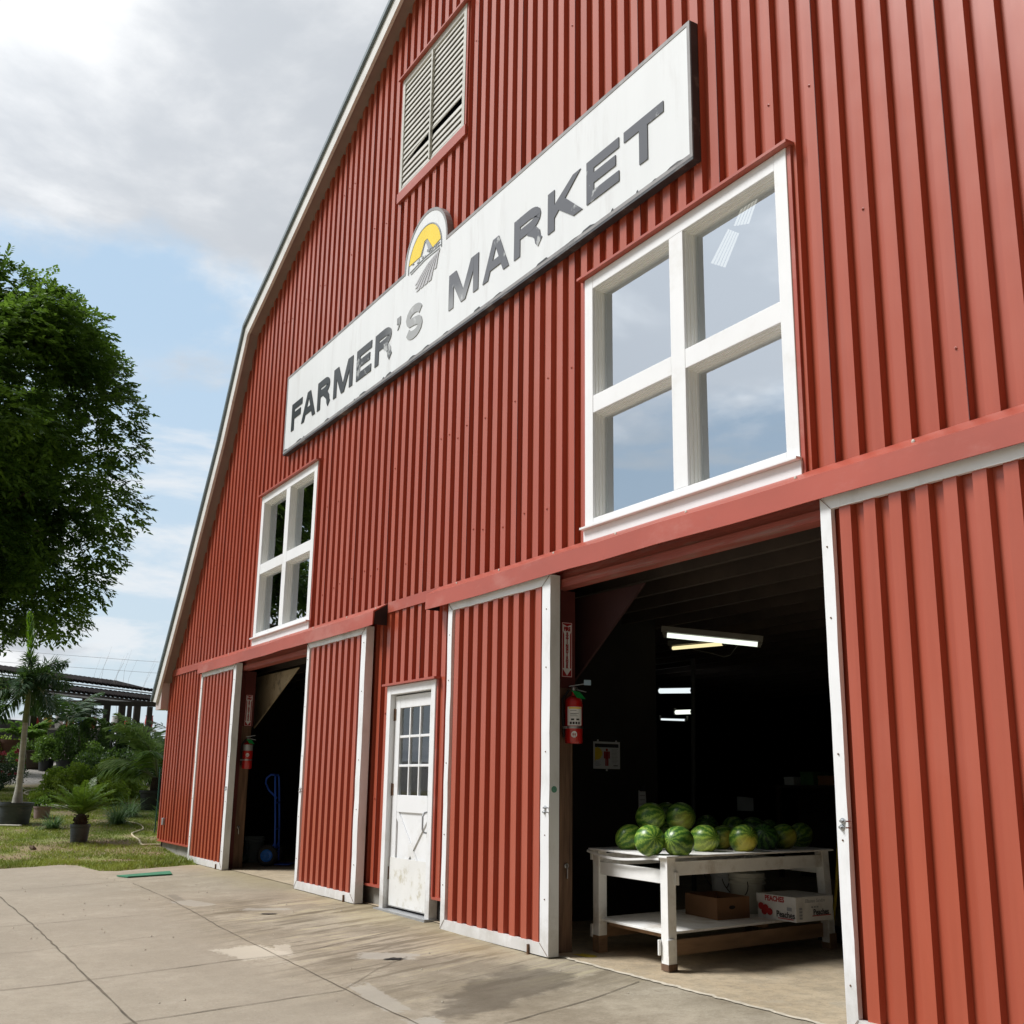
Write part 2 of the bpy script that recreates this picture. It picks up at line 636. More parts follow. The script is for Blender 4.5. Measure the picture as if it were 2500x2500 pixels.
M['bucket'] = mat('dirty_white_plastic', (0.46, 0.46, 0.40), 0.5, 0.1, 5.0, dirt=(0.25, 0.23, 0.18), dirt_amt=0.6, dirt_scale=6)
M['greybucket'] = mat('grey_plastic', (0.22, 0.27, 0.28), 0.5, 0.1, 5.0)
M['foam'] = mat('white_foam', (0.5, 0.53, 0.55), 0.8, 0.06, 8.0)
M['greenbag'] = mat('dark_green_plastic', (0.012, 0.06, 0.05), 0.5, 0.3, 6.0)
M['cardboard'] = mat('brown_cardboard', (0.20, 0.10, 0.045), 0.85, 0.12, 4.0, bump=0.1)
M['carton'] = mat('white_carton', (0.66, 0.65, 0.63), 0.7, 0.05, 4.0, dirt=(0.45, 0.43, 0.4), dirt_amt=0.4, dirt_scale=6)
M['broom'] = mat('yellow_pole', (0.60, 0.45, 0.02), 0.4, 0.1, 5.0)
M['pot'] = mat('grey_black_nursery_pot', (0.055, 0.068, 0.082), 0.6, 0.25, 5.0, (1, 1, 2.5), dirt=(0.14, 0.14, 0.13), dirt_amt=0.5, dirt_scale=5)
M['potblack'] = mat('black_nursery_pot', (0.018, 0.022, 0.024), 0.55, 0.25, 5.0)
M['terracotta'] = mat('pale_terracotta', (0.26, 0.19, 0.175), 0.8, 0.2, 5.0)
M['planter'] = mat('brown_planter', (0.085, 0.06, 0.045), 0.7, 0.2, 5.0)
M['soil'] = mat('potting_soil', (0.03, 0.022, 0.016), 0.95, 0.4, 20.0)
M['trunkpale'] = mat('pale_ringed_trunk', (0.36, 0.35, 0.30), 0.8, 0.18, 4.0, (1, 1, 3.5), bump=0.3, bscale=20)
M['crownshaft'] = mat('green_crownshaft', (0.14, 0.17, 0.06), 0.6, 0.25, 4.0, (1, 1, 2))
M['bark'] = mat('tree_bark', (0.09, 0.07, 0.055), 0.9, 0.3, 6.0, (2, 2, 0.5), bump=0.5, bscale=20)
M['sagotrunk'] = mat('shaggy_brown_trunk', (0.045, 0.03, 0.022), 0.95, 0.4, 25.0, bump=0.8, bscale=50)
M['tree'] = leafmat('tree_foliage', (0.035, 0.095, 0.018), (0.21, 0.36, 0.045), 0.45, 0.75, 0.5)
M['palm'] = leafmat('palm_fronds', (0.014, 0.050, 0.020), (0.045, 0.11, 0.035), 0.28, 1.5)
M['palmlight'] = leafmat('light_palm_fronds', (0.20, 0.35, 0.08), (0.50, 0.65, 0.28), 0.5, 1.6)
M['spear'] = leafmat('palm_spear', (0.22, 0.42, 0.02), (0.34, 0.55, 0.05), 0.45, 3, tcol=(.3, .5, .03))
M['sago'] = leafmat('sago_fronds', (0.055, 0.12, 0.015), (0.17, 0.28, 0.03), 0.35, 2.5, 0.4)
M['shrub'] = leafmat('light_green_shrub', (0.20, 0.33, 0.03), (0.48, 0.62, 0.09), 0.5, 2.2)
M['shrubdark'] = leafmat('dark_green_shrub', (0.020, 0.055, 0.016), (0.07, 0.15, 0.03), 0.35, 2.2)
M['shrubmid'] = leafmat('mid_green_shrub', (0.05, 0.12, 0.022), (0.18, 0.30, 0.045), 0.4, 2.2)
M['rosegreen'] = leafmat('blue_green_foliage', (0.025, 0.055, 0.035), (0.06, 0.11, 0.06), 0.25, 2.5)
M['strap'] = leafmat('grey_green_straps', (0.08, 0.17, 0.08), (0.22, 0.34, 0.17), 0.4, 3)
M['lime'] = leafmat('lime_leaves', (0.20, 0.27, 0.05), (0.36, 0.42, 0.12), 0.35, 3)
M['brightleaf'] = leafmat('bright_broad_leaves', (0.09, 0.21, 0.012), (0.20, 0.38, 0.035), 0.45, 2)
M['pink'] = leafmat('pink_petals', (0.55, 0.06, 0.13), (0.62, 0.16, 0.16), 0.3, 3, tcol=(0.6, 0.1, 0.15))
M['grassb'] = leafmat('grass_blades', (0.17, 0.23, 0.03), (0.42, 0.47, 0.09), 0.35, 0.7)
M['deadleaf'] = mat('dead_leaf', (0.09, 0.055, 0.03), 0.9, 0.4, 20.0)
M['hose'] = mat('cream_hose', (0.58, 0.50, 0.32), 0.5, 0.06, 8.0)
M['log'] = mat('pale_pipe', (0.50, 0.48, 0.42), 0.7, 0.15, 8.0)
M['stake'] = mat('green_stake', (0.015, 0.09, 0.06), 0.5, 0.1, 8.0)
M['mat'] = mat('green_rubber_mat', (0.045, 0.20, 0.11), 0.85, 0.2, 6.0)
M['tile'] = mat('dark_roof_tile', (0.013, 0.010, 0.010), 0.9, 0.35, 5.0, dirt=(0.035, 0.022, 0.02), dirt_amt=0.5, dirt_scale=4, spec=0.15)
M['gutter'] = mat('pale_gutter', (0.55, 0.57, 0.58), 0.5, 0.06, 4.0)
M['greywall'] = mat('grey_backdrop_wall', (0.10, 0.10, 0.10), 0.8, 0.2, 3.0)
M['wire'] = mat('power_wire', (0.45, 0.48, 0.51), 0.6, 0.05, 1.0)
M['twig'] = mat('dry_twig', (0.42, 0.39, 0.36), 0.9, 0.2, 4.0)
M['patch'] = mat('pale_cement_patch', (0.50, 0.45, 0.36), 0.9, 0.22, 9.0, bump=0.5, bscale=50, dirt=(0.34, 0.30, 0.23), dirt_amt=0.9, dirt_scale=9)
M['greypatch'] = mat('grey_cement_patch', (0.36, 0.335, 0.285), 0.9, 0.18, 9.0, bump=0.4, bscale=50, dirt=(0.30, 0.265, 0.20), dirt_amt=0.9, dirt_scale=7)
M['jointdirt'] = mat('joint_dirt', (0.13, 0.108, 0.078), 0.95, 0.3, 8.0)
M['hole'] = mat('dark_hole', (0.012, 0.010, 0.008), 0.95, 0.4, 20.0)
M['fixture'] = mat('lamp_fixture', (0.20, 0.19, 0.16), 0.6, 0.2, 6.0)
M['tubewhite'] = emis('white_lamp_tube', (0.93, 1.0, 0.86), 1.15)
M['tubeyellow'] = emis('yellow_lamp_tube', (1.0, 0.84, 0.45), 1.0)
M['tubefar'] = emis('far_lamp_tube', (0.86, 0.95, 0.98), 0.9)
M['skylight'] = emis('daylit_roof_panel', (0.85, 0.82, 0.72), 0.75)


# sign lettering: glossy vinyl, cloud and sky reflections painted in, plus wear
def vinyl():
    m = bpy.data.materials.new('worn_vinyl_painted_sheen')
    m.use_nodes = True
    t = m.node_tree
    t.nodes.clear()
    q = NG(t)
    c = q.n('ShaderNodeTexCoord').outputs['Object']
    x, y, z = q.sep(c)[:3]
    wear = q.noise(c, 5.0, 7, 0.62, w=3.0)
    cloud_refl = q.math('MULTIPLY', q.ramp(x, -1.05, -0.30), q.ramp(x, 0.55, 0.15))  # bright cloud reflection painted across the middle letters
    grey = q.ramp(x, 0.2, 0.75)  # grey sky reflection painted into the right-hand word
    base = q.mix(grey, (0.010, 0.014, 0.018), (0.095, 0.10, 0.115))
    base = q.mix(q.math('MULTIPLY', cloud_refl, 0.92), base, (0.36, 0.37, 0.37))
    low = q.math('MULTIPLY', q.ramp(z, 6.05, 5.80), q.math('MULTIPLY', q.ramp(x, 0.35, 0.6), q.ramp(x, 1.4, 0.9)))  # reflection painted on the lower part of the second M
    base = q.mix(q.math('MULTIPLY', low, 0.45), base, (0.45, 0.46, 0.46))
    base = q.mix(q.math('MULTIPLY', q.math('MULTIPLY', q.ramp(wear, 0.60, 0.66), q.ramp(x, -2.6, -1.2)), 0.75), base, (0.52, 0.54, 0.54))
    b = q.n('ShaderNodeBsdfPrincipled')
    q.put(b.inputs['Base Color'], base)
    b.inputs['Roughness'].default_value = 0.32
    b.inputs['Specular IOR Level'].default_value = 0.35
    o = q.n('ShaderNodeOutputMaterial')
    t.links.new(b.outputs[0], o.inputs[0])
    return m


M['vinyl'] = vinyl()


def melon_mat():
    m = bpy.data.materials.new('watermelon_rind')
    m.use_nodes = True
    t = m.node_tree
    t.nodes.clear()
    q = NG(t)
    c = q.n('ShaderNodeTexCoord').outputs['Object']
    info = q.n('ShaderNodeObjectInfo')
    oc = info.outputs['Color']
    rnd = info.outputs['Random']
    cv = q.vmath('ADD', c, q.comb(q.math('MULTIPLY', rnd, 7.0), q.math('MULTIPLY', rnd, 3.0), 0.0))
    x, y, z = q.sep(c)[:3]
    ang = q.math('ARCTAN2', y, x)
    nz = q.noise(cv, 14.0, 5, 0.65)
    nz = q.noise(cv, 2.2, 6, 0.7)
    s = q.math('SINE', q.math('ADD', q.math('MULTIPLY', ang, 11.0), q.math('MULTIPLY', q.math('SUBTRACT', nz, 0.5), 11.0)))
    fine = q.noise(cv, 9.0, 6, 0.72)
    s = q.math('ADD', q.math('MULTIPLY', s, 0.75), q.math('MULTIPLY', q.math('SUBTRACT', fine, 0.5), 5.0))
    # object colour: r = how light the rind is, g = how much yellow ground spot
    r, gg, b_ = q.sep(oc)[:3]
    light = q.mix(r, (0.09, 0.23, 0.035), (0.42, 0.57, 0.08))
    darkc = q.mix(r, (0.007, 0.042, 0.014), (0.075, 0.21, 0.02))
    colr = q.mix(q.ramp(s, -0.7, 1.3), darkc, light)
    spot = q.ramp(q.math('ADD', q.vmath('DOT_PRODUCT', q.vmath('NORMALIZE', c), (0.75, -0.35, 0.55)), q.math('MULTIPLY', q.math('SUBTRACT', nz, 0.5), 0.8)), 0.45, 0.95)
    colr = q.mix(q.math('MULTIPLY', spot, gg), colr, (0.70, 0.58, 0.08))
    p = q.n('ShaderNodeBsdfPrincipled')
    q.put(p.inputs['Base Color'], colr)
    p.inputs['Roughness'].default_value = 0.33
    o = q.n('ShaderNodeOutputMaterial')
    t.links.new(p.outputs[0], o.inputs[0])
    return m


M['melon'] = melon_mat()


# concrete apron: blotches, drip streaks at the wall, damp patch
def concrete(name, inside=False):
    m = bpy.data.materials.new(name)
    m.use_nodes = True
    t = m.node_tree
    t.nodes.clear()
    q = NG(t)
    c = q.n('ShaderNodeTexCoord').outputs['Object']
    x, y, z = q.sep(c)[:3]
    n = q.noise(c, 0.7, 7, 0.6)
    f = q.noise(c, 9.0, 9, 0.72, w=2.0)
    if inside:
        base = q.mix(q.ramp(n, 0.35, 0.65), (0.45, 0.355, 0.235), (0.54, 0.445, 0.31))
    else:
        base = q.mix(q.ramp(n, 0.34, 0.66), (0.30, 0.258, 0.19), (0.395, 0.345, 0.262))
    base = q.mix(q.math('MULTIPLY', q.ramp(f, 0.42, 0.62), 0.45), base, (0.24, 0.205, 0.15))
    md = q.noise(c, 2.6, 8, 0.7, w=12.0)
    base = q.mix(q.math('MULTIPLY', q.ramp(md, 0.50, 0.66), 0.35), base, (0.26, 0.22, 0.155))
    base = q.mix(q.math('MULTIPLY', q.ramp(md, 0.46, 0.32), 0.35), base, (0.50, 0.45, 0.36))
    sp = q.noise(c, 55.0, 5, 0.7, w=6.0)
    base = q.mix(q.math('MULTIPLY', q.ramp(sp, 0.54, 0.66), 0.5), base, (0.48, 0.44, 0.37))
    base = q.mix(q.math('MULTIPLY', q.ramp(sp, 0.45, 0.33), 0.55), base, (0.14, 0.12, 0.095))
    if not inside:
        # water runs slightly towards the right, away from the wall
        rot = q.n('ShaderNodeMapping')
        rot.inputs['Rotation'].default_value = (0, 0, R(-20))
        q.put(rot.inputs[0], c)
        rx, ry, rz_ = q.sep(rot.outputs[0])[:3]
        sv = q.comb(q.math('MULTIPLY', rx, 6.5), q.math('MULTIPLY', ry, 0.75), 0.0)
        st = q.noise(sv, 1.5, 8, 0.66, 0.3, w=1.0)
        reach = q.math('ADD', y, q.math('MULTIPLY', q.math('SUBTRACT', n, 0.5), 1.5))
        near = q.math('MULTIPLY', q.ramp(reach, -2.4, -1.0), q.math('MULTIPLY', q.ramp(x, -2.8, -0.9), q.ramp(x, 4.2, 2.6)))
        base = q.mix(q.math('MULTIPLY', q.math('MULTIPLY', q.ramp(st, 0.50, 0.59), near), 0.78), base, (0.115, 0.092, 0.055))
        base = q.mix(q.math('MULTIPLY', q.math('MULTIPLY', q.ramp(st, 0.47, 0.38), near), 0.70), base, (0.48, 0.42, 0.27))
        # yellow-brown grime along the wall foot
        foot = q.math('MULTIPLY', q.ramp(reach, -0.75, -0.05), q.ramp(x, 3.2, 1.8))
        base = q.mix(q.math('MULTIPLY', foot, 0.5), base, (0.34, 0.27, 0.14))
        grn = q.noise(c, 1.3, 7, 0.68, w=31.0)
        zone = q.math('MULTIPLY', q.ramp(reach, -3.0, -0.9), q.ramp(x, -4.0, -1.5))
        base = q.mix(q.math('MULTIPLY', q.math('MULTIPLY', q.ramp(grn, 0.42, 0.64), zone), 0.60), base, (0.16, 0.13, 0.085))
        # damp stain
        wob = q.noise(c, 3.2, 5, 0.6, w=8.0)
        a = q.math('ADD', q.math('MULTIPLY', q.math('SUBTRACT', x, 3.38), 0.80), q.math('MULTIPLY', q.math('SUBTRACT', y, -0.92), 0.60))
        b2 = q.math('SUBTRACT', q.math('MULTIPLY', q.math('SUBTRACT', y, -0.92), 0.80), q.math('MULTIPLY', q.math('SUBTRACT', x, 3.38), 0.60))
        el = q.math('SQRT', q.math('ADD', q.math('POWER', q.math('DIVIDE', a, 0.30), 2.0), q.math('POWER', q.math('DIVIDE', b2, 0.85), 2.0)))
        el = q.math('ADD', el, q.math('MULTIPLY', q.math('SUBTRACT', wob, 0.5), 2.0))
        wet = q.ramp(el, 1.15, 0.75)
        base = q.mix(q.math('MULTIPLY', wet, 0.68), base, (0.085, 0.07, 0.05))
        # cement patches with ragged feathered edges
        pn = q.noise(c, 11.0, 7, 0.7, w=21.0)
        pn2 = q.noise(c, 34.0, 5, 0.7, w=22.0)
        for cx_, cy_, hx_, hy_, ro_, col_, am_ in ((1.20, -1.85, .30, .20, .15, (0.56, 0.51, 0.41), .85), (1.24, -1.62, .27, .06, -.28, (0.53, 0.48, 0.39), .7),
                                                   (3.20, -1.70, .45, .075, -.12, (0.40, 0.375, 0.32), .7), (4.15, -1.77, .30, .09, -.1, (0.42, 0.40, 0.35), .7),
                                                   (-2.05, -1.45, .32, .13, .2, (0.40, 0.375, 0.32), .6), (-2.65, -1.46, .34, .05, -.1, (0.16, 0.14, 0.11), .5),
                                                   (1.90, -1.06, .22, .14, .9, (0.40, 0.38, 0.33), .75), (-1.12, -0.98, .22, .09, 1.0, (0.40, 0.38, 0.33), .6)):
            dx_, dy_ = q.math('SUBTRACT', x, cx_), q.math('SUBTRACT', y, cy_)
            cu, su = math.cos(ro_), math.sin(ro_)
            u_ = q.math('ADD', q.math('MULTIPLY', dx_, cu / hx_), q.math('MULTIPLY', dy_, su / hx_))
            v_ = q.math('SUBTRACT', q.math('MULTIPLY', dy_, cu / hy_), q.math('MULTIPLY', dx_, su / hy_))
            dd_ = q.math('MAXIMUM', q.math('ABSOLUTE', u_), q.math('ABSOLUTE', v_))
            dd_ = q.math('ADD', dd_, q.math('ADD', q.math('MULTIPLY', q.math('SUBTRACT', pn, 0.5), 1.1), q.math('MULTIPLY', q.math('SUBTRACT', pn2, 0.5), 1.0)))
            base = q.mix(q.math('MULTIPLY', q.ramp(dd_, 1.08, 0.88), am_), base, col_)
        # older slabs away from the wall are greyer
        base = q.mix(q.math('MULTIPLY', q.ramp(y, -1.5, -2.2), 0.35), base, (0.34, 0.305, 0.25))
        tint = q.noise(q.comb(q.math('FLOOR', q.math('DIVIDE', q.math('ADD', x, 0.3), 1.7)), q.math('FLOOR', q.math('DIVIDE', q.math('ADD', y, 0.0), 1.62)), 0.0), 3.7, 0, 0.5)
        base = q.mix(q.math('MULTIPLY', q.ramp(tint, 0.4, 0.6), 0.14), base, (0.28, 0.25, 0.20))
    p = q.n('ShaderNodeBsdfPrincipled')
    q.put(p.inputs['Base Color'], base)
    p.inputs['Roughness'].default_value = 0.8
    p.inputs['Specular IOR Level'].default_value = 0.3
    bp = q.n('ShaderNodeBump')
    bp.inputs['Strength'].default_value = 0.35
    bp.inputs['Distance'].default_value = 0.01
    q.put(bp.inputs['Height'], q.noise(c, 70.0, 8, 0.7))
    t.links.new(bp.outputs[0], p.inputs['Normal'])
    o = q.n('ShaderNodeOutputMaterial')
    t.links.new(p.outputs[0], o.inputs[0])
    return m


M['concrete'] = concrete('concrete_apron')
M['floor'] = concrete('barn_floor_concrete', True)


def soilmat():
    m = bpy.data.materials.new('patchy_lawn_soil')
    m.use_nodes = True
    t = m.node_tree
    t.nodes.clear()
    q = NG(t)
    c = q.n('ShaderNodeTexCoord').outputs['Object']
    x, y, z = q.sep(c)[:3]
    n = q.noise(c, 1.6, 8, 0.65)
    n2 = q.noise(c, 12.0, 8, 0.7, w=2.0)
    base = q.mix(q.ramp(n, 0.44, 0.60), (0.27, 0.20, 0.115), (0.22, 0.25, 0.06))
    base = q.mix(q.math('MULTIPLY', q.ramp(n2, 0.45, 0.6), 0.55), base, (0.13, 0.12, 0.045))
    gv = q.noise(c, 24.0, 6, 0.7, w=5.0)
    gravel = q.mix(q.ramp(gv, 0.35, 0.65), (0.17, 0.155, 0.14), (0.36, 0.34, 0.31))
    base = q.mix(q.ramp(q.math('ADD', x, q.math('MULTIPLY', n, 2.0)), -21.2, -22.2), base, gravel)
    p = q.n('ShaderNodeBsdfPrincipled')
    q.put(p.inputs['Base Color'], base)
    p.inputs['Roughness'].default_value = 0.95
    bp = q.n('ShaderNodeBump')
    bp.inputs['Strength'].default_value = 0.8
    bp.inputs['Distance'].default_value = 0.03
    q.put(bp.inputs['Height'], n2)
    t.links.new(bp.outputs[0], p.inputs['Normal'])
    o = q.n('ShaderNodeOutputMaterial')
    t.links.new(p.outputs[0], o.inputs[0])
    return m


M['soilground'] = soilmat()


# ------------------------------------------------------------------ ground
def base_z(x):
    if x < -1:
        return 0.075
    if x > 3.2:
        return 0.035
    return 0.075 + (x + 1) / 4.2 * (0.035 - 0.075)


def apron_z(x, y):
    return base_z(x) + (0.03 * max(y, -3.3) if y < 0 else 0.0)


def hill(x):
    s = min(max(0.0, -8.5 - x), 32.0)
    return 0.07 * s


EDGE_Y = [0.3, 0.0, -0.3, -1.0, -1.3, -1.52, -1.6, -1.8, -2.4, -5]
EDGE_X = [-6.6, -6.6, -6.85, -6.62, -6.5, -6.8, -7.7, -7.95, -7.85, -7.85]


def apron_edge(y):
    if y >= EDGE_Y[0]:
        return -6.6
    for i in range(len(EDGE_Y) - 1):
        if EDGE_Y[i] >= y >= EDGE_Y[i + 1]:
            t_ = (EDGE_Y[i] - y) / (EDGE_Y[i] - EDGE_Y[i + 1])
            return EDGE_X[i] + (EDGE_X[i + 1] - EDGE_X[i]) * t_
    return EDGE_X[-1]


def ground_z(x, y):
    a = apron_z(x, y)
    k = min(1.0, max(0.0, (apron_edge(y) + 0.02 - x) / 0.25))
    return a - 0.06 * (1 - k) + 0.008 * k + hill(x)


gx = sorted(set([-600, -300, -150, -90, -60, -50, -40.5] + [round(-40 + i * 0.5, 3) for i in range(0, 63)] + [round(-8.5 + i * 0.1, 3) for i in range(0, 31)] + [-5, -3, -1, 1, 3.2, 6, 10, 20, 60, 200, 600]))
gy = sorted(set([-600, -200, -80, -40, -20, -12, -8, -6] + [round(-5 + 0.15 * i, 3) for i in range(0, 40)] + [1.3, 1.6, 2, 2.5, 3, 3.5, 4, 5, 6] + [8, 10, 14, 20, 30, 60, 120, 300, 600]))
mb = MB()
nx, ny = len(gx), len(gy)
vv = []
for yy in gy:
    for xx in gx:
        bumpz = 0.012 * math.sin(xx * 3.1 + yy * 1.7) * math.sin(yy * 2.3 - xx) if -30 < xx < -8 else 0
        vv.append((xx, yy, ground_z(xx, yy) + bumpz))
mb.add(vv, [(j * nx + i, j * nx + i + 1, (j + 1) * nx + i + 1, (j + 1) * nx + i) for j in range(ny - 1) for i in range(nx - 1)])
gr = mb.build('ground', M['soilground'], smooth=True)
tag(gr, kind='structure')

# concrete apron, edge to the grass is irregular
edge = [(-6.55, 0.02), (-6.75, -0.25), (-6.62, -0.6), (-6.52, -0.98), (-6.35, -1.3), (-6.6, -1.52), (-7.1, -1.56), (-7.75, -1.61),
        (-7.95, -1.8), (-7.85, -2.2), (-7.78, -2.7), (-7.85, -3.4), (-7.8, -5), (-7.9, -8), (-7.8, -14)]
pe = []
for i in range(len(edge) - 1):
    (x0, y0), (x1, y1) = edge[i], edge[i + 1]
    k = max(1, int(math.hypot(x1 - x0, y1 - y0) / 0.12))
    for j in range(k):
        t_ = j / k
        pe.append((x0 + (x1 - x0) * t_ + random.uniform(-.035, .035), y0 + (y1 - y0) * t_))
pe.append(edge[-1])
mb = MB()
xs = [-5.8, -4, -2, -1, 0, 1, 2, 3.2, 5, 8, 12, 25]
rows = []
for (ex, ey) in pe:
    rows.append([(ex, ey, apron_z(ex, ey))] + [(x, ey, apron_z(x, ey)) for x in xs])
vv = [p for r in rows for p in r]
k = len(xs) + 1
fs = [(j * k + i, (j + 1) * k + i, (j + 1) * k + i + 1, j * k + i + 1) for j in range(len(rows) - 1) for i in range(k - 1)]
mb.add(vv, fs)
# edge drop
low = [(p[0][0], p[0][1], p[0][2] - 0.12) for p in rows]
mb.add([r[0] for r in rows] + low, [(j, j + len(rows), j + 1 + len(rows), j + 1) for j in range(len(rows) - 1)])
ap = mb.build('pavement', M['concrete'], smooth=False)
tag(ap, kind='structure')

# control joints: thin dirt-filled cracks lying on the apron
mb = MB()


def joint(pts, w, lift=0.004, jit=0.012):
    P = []
    for i in range(len(pts) - 1):
        a, b = pts[i], pts[i + 1]
        k = max(1, int(math.hypot(b[0] - a[0], b[1] - a[1]) / 0.15))
        for j in range(k):
            P.append((a[0] + (b[0] - a[0]) * j / k, a[1] + (b[1] - a[1]) * j / k))
    P.append(pts[-1])
    dx, dy = P[-1][0] - P[0][0], P[-1][1] - P[0][1]
    L = math.hypot(dx, dy)
    nx_, ny_ = -dy / L, dx / L
    V = []
    for (x, y) in P:
        o = random.uniform(-jit, jit) * 0.5
        ww = w * random.uniform(0.55, 1.25) / 2
        for s in (-1, 1):
            X, Y = x + nx_ * (o + s * ww), y + ny_ * (o + s * ww)
            V.append((X, Y, apron_z(X, Y) + lift))
    mb.add(V, [(2 * i, 2 * i + 1, 2 * i + 3, 2 * i + 2) for i in range(len(P) - 1)])


def fl(p, z):
    """move a point read on the plane z=0 along the line of sight to height z"""
    k = (1.25 - z) / 1.25
    return (9.86 + (p[0] - 9.86) * k, -4.666 + (p[1] + 4.666) * k)


def fa(p):
    q = p
    for _ in range(6):
        q = fl(p, apron_z(*q))
    return q


joint([fa((-7.2, -3.0)), fa((-3.669, -3.057)), fa((-1.244, -3.074)), fa((1.898, -3.139)), fa((3.412, -3.174)), fa((6.0, -3.2))], 0.014)
joint([fa((-4.878, -1.434)), fa((-2.834, -1.481)), fa((-0.331, -1.655)), fa((1.879, -1.762)), fa((2.992, -1.816)), fa((6, -1.9))], 0.007)
for a in ([(-5.9, -0.15), (-5.118, -1.542), (-4.309, -2.988), (-3.4, -4.6)], [(-1.492, -1.98), (-1.056, -3.341), (-0.5, -4.6)],
          [(-0.5, -1.2), (-0.131, -1.87), (0.578, -3.518), (1.1, -4.6)], [(0.35, -0.15), (1.452, -1.651), (1.558, -2.119), (2.107, -3.684), (2.4, -4.6)],
          [(2.978, -1.845), (3.36, -3.128), (3.9, -4.6)], [(3.508, 0.02), (3.85, -0.55), (4.264, -1.435)], [(1.9, -0.9), (2.3, -1.3), (2.978, -1.845)]):
    joint([fa(p) for p in a], 0.010 if a[0][0] not in (-0.5, 1.9) else 0.005)
jo = mb.build('pavement_joint', M['jointdirt'])
tag(jo, kind='structure')


def blob(cx, cy, rx, ry, n, jit, lift, rot=0.0):
    V = [(cx, cy, apron_z(cx, cy) + lift)]
    for i in range(n):
        a = 2 * math.pi * i / n
        r = 1 + random.uniform(-jit, jit)
        u, v = rx * r * math.cos(a), ry * r * math.sin(a)
        X, Y = cx + u * math.cos(rot) - v * math.sin(rot), cy + u * math.sin(rot) + v * math.cos(rot)
        V.append((X, Y, apron_z(X, Y) + lift))
    mb.add(V, [(0, i + 1, (i + 1) % n + 1) for i in range(n)])


def polypatch(pts, lift):
    P = []
    for i in range(len(pts)):
        a, b = pts[i], pts[(i + 1) % len(pts)]
        for j in range(5):
            t_ = j / 5
            P.append((a[0] + (b[0] - a[0]) * t_ + random.uniform(-.03, .03), a[1] + (b[1] - a[1]) * t_ + random.uniform(-.03, .03)))
    mb.face([(x, y, apron_z(x, y) + lift) for x, y in P])


mb = MB()
x_, y_ = fa((1.972, -1.032))
blob(x_, y_, 0.075, 0.042, 18, 0.4, 0.006, 1.0)
x_, y_ = fa((-1.092, -0.962))
blob(x_, y_, 0.085, 0.026, 16, 0.35, 0.006, 1.0)
tag(mb.build('pavement_hole', M['hole']), kind='structure')
mb = MB()
x_, y_ = fa((2.44, 0.33))
blob(x_, y_, 0.10, 0.06, 12, 0.3, 0.008, 0.6)
tag(mb.build('paint_mark', mat('yellow_floor_paint', (0.55, 0.42, 0.03), 0.7, 0.2, 12.0)), kind='structure')
# a few bits of grit
mb = MB()
for _ in range(90):
    x = random.uniform(-5.5, 4.5)
    y = random.uniform(-3.3, -0.3)
    r = random.uniform(0.004, 0.012)
    z = apron_z(x, y) + 0.002
    mb.add([(x - r, y, z), (x, y - r, z), (x + r, y, z), (x, y + r, z), (x, y, z + r)], [(0, 1, 4), (1, 2, 4), (2, 3, 4), (3, 0, 4)])
tag(mb.build('grit', M['patch']), 'pale grit and leaf crumbs scattered on the concrete apron', 'grit', kind='stuff')

# ------------------------------------------------------------------ the barn
ROOF = [(-9.78, 2.84), (-8.63, 4.27), (-7.05, 6.36), (-6.09, 7.92), (-5.06, 8.345), (-0.636, 10.252), (0, 10.5)]
ROOF = ROOF + [(-x, z) for x, z in reversed(ROOF[:-1])]


def roof_z(x):
    for (a, za), (b, zb) in zip(ROOF, ROOF[1:]):
        if a <= x <= b:
            return za + (zb - za) * (x - a) / (b - a)
    return 2.4


barn = empty('red_barn', (0, 0, 0), 'red metal barn with gambrel gable front, white trimmed doors and windows', 'barn')

WIN = (2.976, 5.246, 3.052, 5.182)
SWIN = (-5.215, -3.005, 3.052, 5.150)
LOUV = (-0.83, 0.76, 7.80, 9.26)
MD = (-0.577, 0.51, 0.0, 2.182)
OPL = (-5.75, -2.62, -1, 2.88)
OPR = (2.50, 5.75, -1, 2.88)
OPEN = [WIN, SWIN, LOUV, MD, OPL, OPR]
YT, YP = -0.020, 0.022


